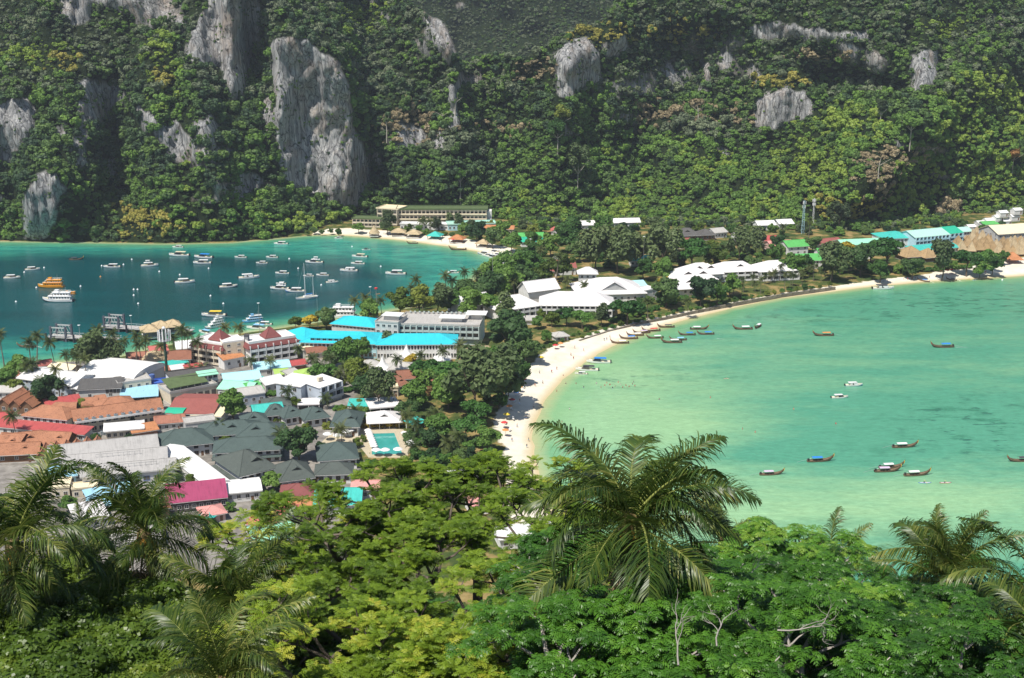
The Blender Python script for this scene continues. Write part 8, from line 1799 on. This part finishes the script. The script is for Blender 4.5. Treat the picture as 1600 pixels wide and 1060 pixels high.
p = at(262, 600, GZ); h = 84 / pxm(262, 600) / 0.96; t = thing('phone_mast', 'tall dark green pole with a ring of white antenna panels before the market', 'mast', p)
MB().tube([(0, 0, -1), (0, 0, h)], [0.75, 0.5], 10).build('pole', paint('mast_green', (0.035, 0.075, 0.05), 0.7, 0.2, 1), t)
pm = MB().box(-0.3, 0.3, -0.15, 0.15, 0, 4.6).mesh('antenna_panel', HULLW)
for i in range(12): a = 2 * math.pi * i / 12; obj('antenna_panel', pm, t, (2.9 * math.cos(a), 2.9 * math.sin(a), h - 5.2), a + math.pi / 2)
MB().lathe([(2.9, h - 5.4), (3.0, h - 5.2), (0.4, h - 5.1)], 12).build('platform', METAL, t); MB().lathe([(0.0, h), (0.7, h + 0.1), (0.9, h + 0.6), (0.5, h + 1.2), (0, h + 1.3)], 10).build('dome', HULLW, t)
p = at(239, 612, GZ); t = thing('water_tower', 'blue cylindrical water tower beside the light blue canopy', 'water tower', p)
MB().lathe([(1.0, -0.5), (1.0, 6.2), (1.3, 6.3), (1.3, 8.2), (0.05, 8.4)], 14).build('tank_body', paint('tower_blue', (0.10, 0.16, 0.36), 0.6, 0.2, 1), t); MB().lathe([(1.45, 6.15), (1.45, 6.3), (1.0, 6.32)], 14).build('gallery', METAL, t)
p = at(589, 503, GZ); h = 50 / pxm(589, 503) / 0.96; t = thing('lookout_mast', 'grey-blue harbour beacon mast with crossarm and red top light', 'mast', p)
MB().tube([(0, 0, -1), (0, 0, h * .55)], [0.9, 0.7], 8).build('tower_shaft', WALL['bluegrey'], t); MB().lathe([(1.5, h * .5), (1.5, h * .55), (0.3, h * .56)], 10).build('platform', METAL, t)
MB().tube([(0, 0, h * .55), (0, 0, h)], 0.16, 6).build('top_pole', METAL, t); MB().tube([(-0.2, 0, h * .84), (2.2, 0, h * .86)], 0.14, 5).build('crossarm', TARP['orange'], t); MB().lathe([(0.9, h), (0.9, h + .7), (0.1, h + 1)], 8).build('beacon', TARP['red'], t)
for x, y, ty, lb in ((406, 518, 475, 'lamp post at the dock behind the right maroon hotel'), (497, 514, 464, 'tall lamp post rising over the turquoise roof'), (580, 500, 450, 'lamp post left of the harbour beacon'), (691, 478, 453, 'lamp post at the shore by the anchored white boat'), (770, 470, 396, 'tall lamp post beside the beached speedboats'), (829, 405, 375, 'lamp post at the end of the far beach'), (747, 500, 478, 'lamp post left of the temple-like white hall'), (1005, 425, 372, 'rust-brown pole between the dark feathery trees'), (206, 517, 494, 'lamp post on the farther pier'), (125, 528, 509, 'lamp post on the nearer pier')):
    p = at(x, y, GZ); h = (y - ty) / pxm(x, y) / 0.96; t = thing('lamp_post', lb, 'lamp post', p); MB().tube([(0, 0, -2.5), (0, 0, h)], [0.16, 0.09], 6).build('pole', METAL, t)
    MB().lathe([(0.1, h - .1), (0.75, h), (0.75, h + .2), (0.1, h + .3)], 8).build('lamp_head', HULLW, t)
# ---- rooftop water tanks on the terracotta guesthouse ledge
TANK = MB().lathe([(0.75, 0), (0.8, 0.15), (0.8, 1.0), (0.85, 1.02), (0.85, 1.12), (0.1, 1.2)], 12).mesh('tank', paint('tank_metal', (0.28, 0.33, 0.36), 0.45, 0.15, 1, metal=0.4))
mw = tk.o.matrix_world if False else Matrix.LocRotScale(tk.o.location, tk.o.rotation_euler, (1, 1, 1))
LID = MB().lathe([(0.3, 1.18), (0.3, 1.28), (0.02, 1.3)], 8).mesh('lid', ENG)
for i in range(12):
    t = thing('water_tank', 'round grey water tank on the terracotta guesthouse ledge', 'water tank', mw @ Vector((-tk.L * 0.46 + tk.L * 0.92 * i / 11, -1.2, 5.75)), random.uniform(0, 3), 'rooftop water tanks'); obj('tank', TANK, t); obj('lid', LID, t)
for i in range(12):
    p = at(118 + 8.5 * i + random.uniform(-1, 1), 684 - 0.6 * i + random.uniform(-2, 2), GZ); t = thing('water_tank', 'round grey water tank behind the zigzag terracotta row', 'water tank', p, 0, 'yard water tanks'); s = random.uniform(1.1, 1.5); t.scale = (s,) * 3; obj('tank', TANK, t); obj('lid', LID, t)
# ---- mooring buoys
BU = MB().lathe([(0.0, -0.5), (0.5, -0.3), (0.65, 0.1), (0.45, 0.5), (0.12, 0.65), (0.1, 1.0), (0.02, 1.05)], 10).mesh('buoy', HULLW, True); BUO = MB().lathe([(0.0, -0.5), (0.5, -0.3), (0.65, 0.1), (0.45, 0.5), (0.12, 0.65), (0.1, 1.0), (0.02, 1.05)], 10).mesh('buoy', TARP['orange'], True)
for x, y in ((38, 426), (57, 450), (69, 419), (159, 416), (193, 414), (206, 406), (209, 453), (215, 453), (209, 462), (216, 475), (249, 425), (281, 430), (326, 420), (329, 463), (349, 475), (452, 405), (466, 420), (502, 446), (595, 417), (550, 386), (25, 472), (126, 448), (1566, 438)):
    tag(obj('buoy', BU, None, at(x, y)), 'small white mooring buoy floating between the anchored boats' if x < 1000 else 'lone white buoy off the right beach', 'buoy', 'mooring buoys' if x < 1000 else None)
tag(obj('buoy', BUO, None, at(157, 433)), 'orange mooring buoy in the middle of the left bay', 'buoy')
# ---- trees that stand out on the mountain
mq = proj(m1[0].ravel(), m1[1].ravel(), m1[2].ravel()); mP = np.stack([m1[0].ravel(), m1[1].ravel(), m1[2].ravel()], 1)
def mpoint(px, py):
    d = (mq[0] - px) ** 2 + (mq[1] - py) ** 2; k = np.argsort(d)[:12]; return Vector(mP[k[np.argmin(mP[k, 1])]])
def emergent(px, py, hpx, cw, kind, label, bark=PALEBARK):
    p = mpoint(px, py); m = FPX / p.y; h = hpx / m; rad = cw / m / 2; t = thing('emergent_tree', label, 'tree', p - Vector((0, 1.5, 0)), random.uniform(0, 6))
    b = MB(); b.tube([(0, 0, -3), (0.3, 0, h * .5), (0, 0.2, h)], [0.5, 0.4, 0.22], 6)
    for i in range(5): a = 1.26 * i; b.tube([(0, 0.1, h * .75), (rad * .4 * math.cos(a), rad * .4 * math.sin(a), h * 1.0), (rad * .75 * math.cos(a), rad * .75 * math.sin(a), h * 1.2)], [0.22, 0.14, 0.06], 4)
    b.build('trunk', bark, t)
    if kind: c = obj('crown', random.choice(CM[kind]), t, (0, 0, h * 0.85)); c.scale = (rad,) * 3; c['kind'] = 'stuff'
for a in ((905, 303, 48, 46, 'olive', 'tall pale-trunked tree on the slope above the twin coral gables'), (725, 315, 38, 30, 'round', 'slim white-trunked tree above the curved hotel'), (690, 190, 16, 34, None, 'leafless pale tree on the left of the valley'), (712, 175, 18, 30, None, 'leafless pale tree beside the grey rock sliver'), (1375, 190, 22, 26, 'olive', 'grey round-topped tree at the foot of the dark right cliff'), (1425, 225, 34, 44, 'round', 'tall full tree on the right-hand ridge'), (1090, 185, 22, 34, None, 'leafless brownish tree on the mid slope'), (870, 230, 26, 44, 'round', 'broad tree in the middle of the lower valley'), (1370, 275, 26, 50, None, 'bare spreading tree on the right slope'), (880, 200, 18, 40, 'lime', 'light green tree at the valley mouth'), (600, 215, 30, 14, 'dark', 'narrow dark column tree right of the great rock tower'), (1585, 270, 26, 40, 'dry', 'reddish-brown tree at the right edge')): emergent(*a)
# ---- tell look-alikes apart by their order across the view
bpy.context.view_layer.update()
UNITS = ['', 'first', 'second', 'third', 'fourth', 'fifth', 'sixth', 'seventh', 'eighth', 'ninth', 'tenth', 'eleventh', 'twelfth', 'thirteenth', 'fourteenth', 'fifteenth', 'sixteenth', 'seventeenth', 'eighteenth', 'nineteenth']
def ordinal(n):
    if n < 20: return UNITS[n]
    return {2: 'twentieth', 3: 'thirtieth', 4: 'fortieth'}[n // 10] if n % 10 == 0 else {2: 'twenty', 3: 'thirty', 4: 'forty'}[n // 10] + '-' + UNITS[n % 10]
same = {}
for o in SC.objects:
    if o.parent is None and 'label' in o and o.get('group') and 'wooded slope' not in o['label']: same.setdefault((o['group'], o['label']), []).append(o)
for (g_, lb), L_ in same.items():
    if len(L_) < 2 or len(L_) > 45 or len(lb.split()) > 12: continue
    def colx(o):
        q = proj(np.array([o.location.x]), np.array([o.location.y]), np.array([o.location.z])); return float(q[0][0])
    for i, o in enumerate(sorted(L_, key=colx)): o['label'] = '%s, %s from the left' % (lb, ordinal(i + 1))
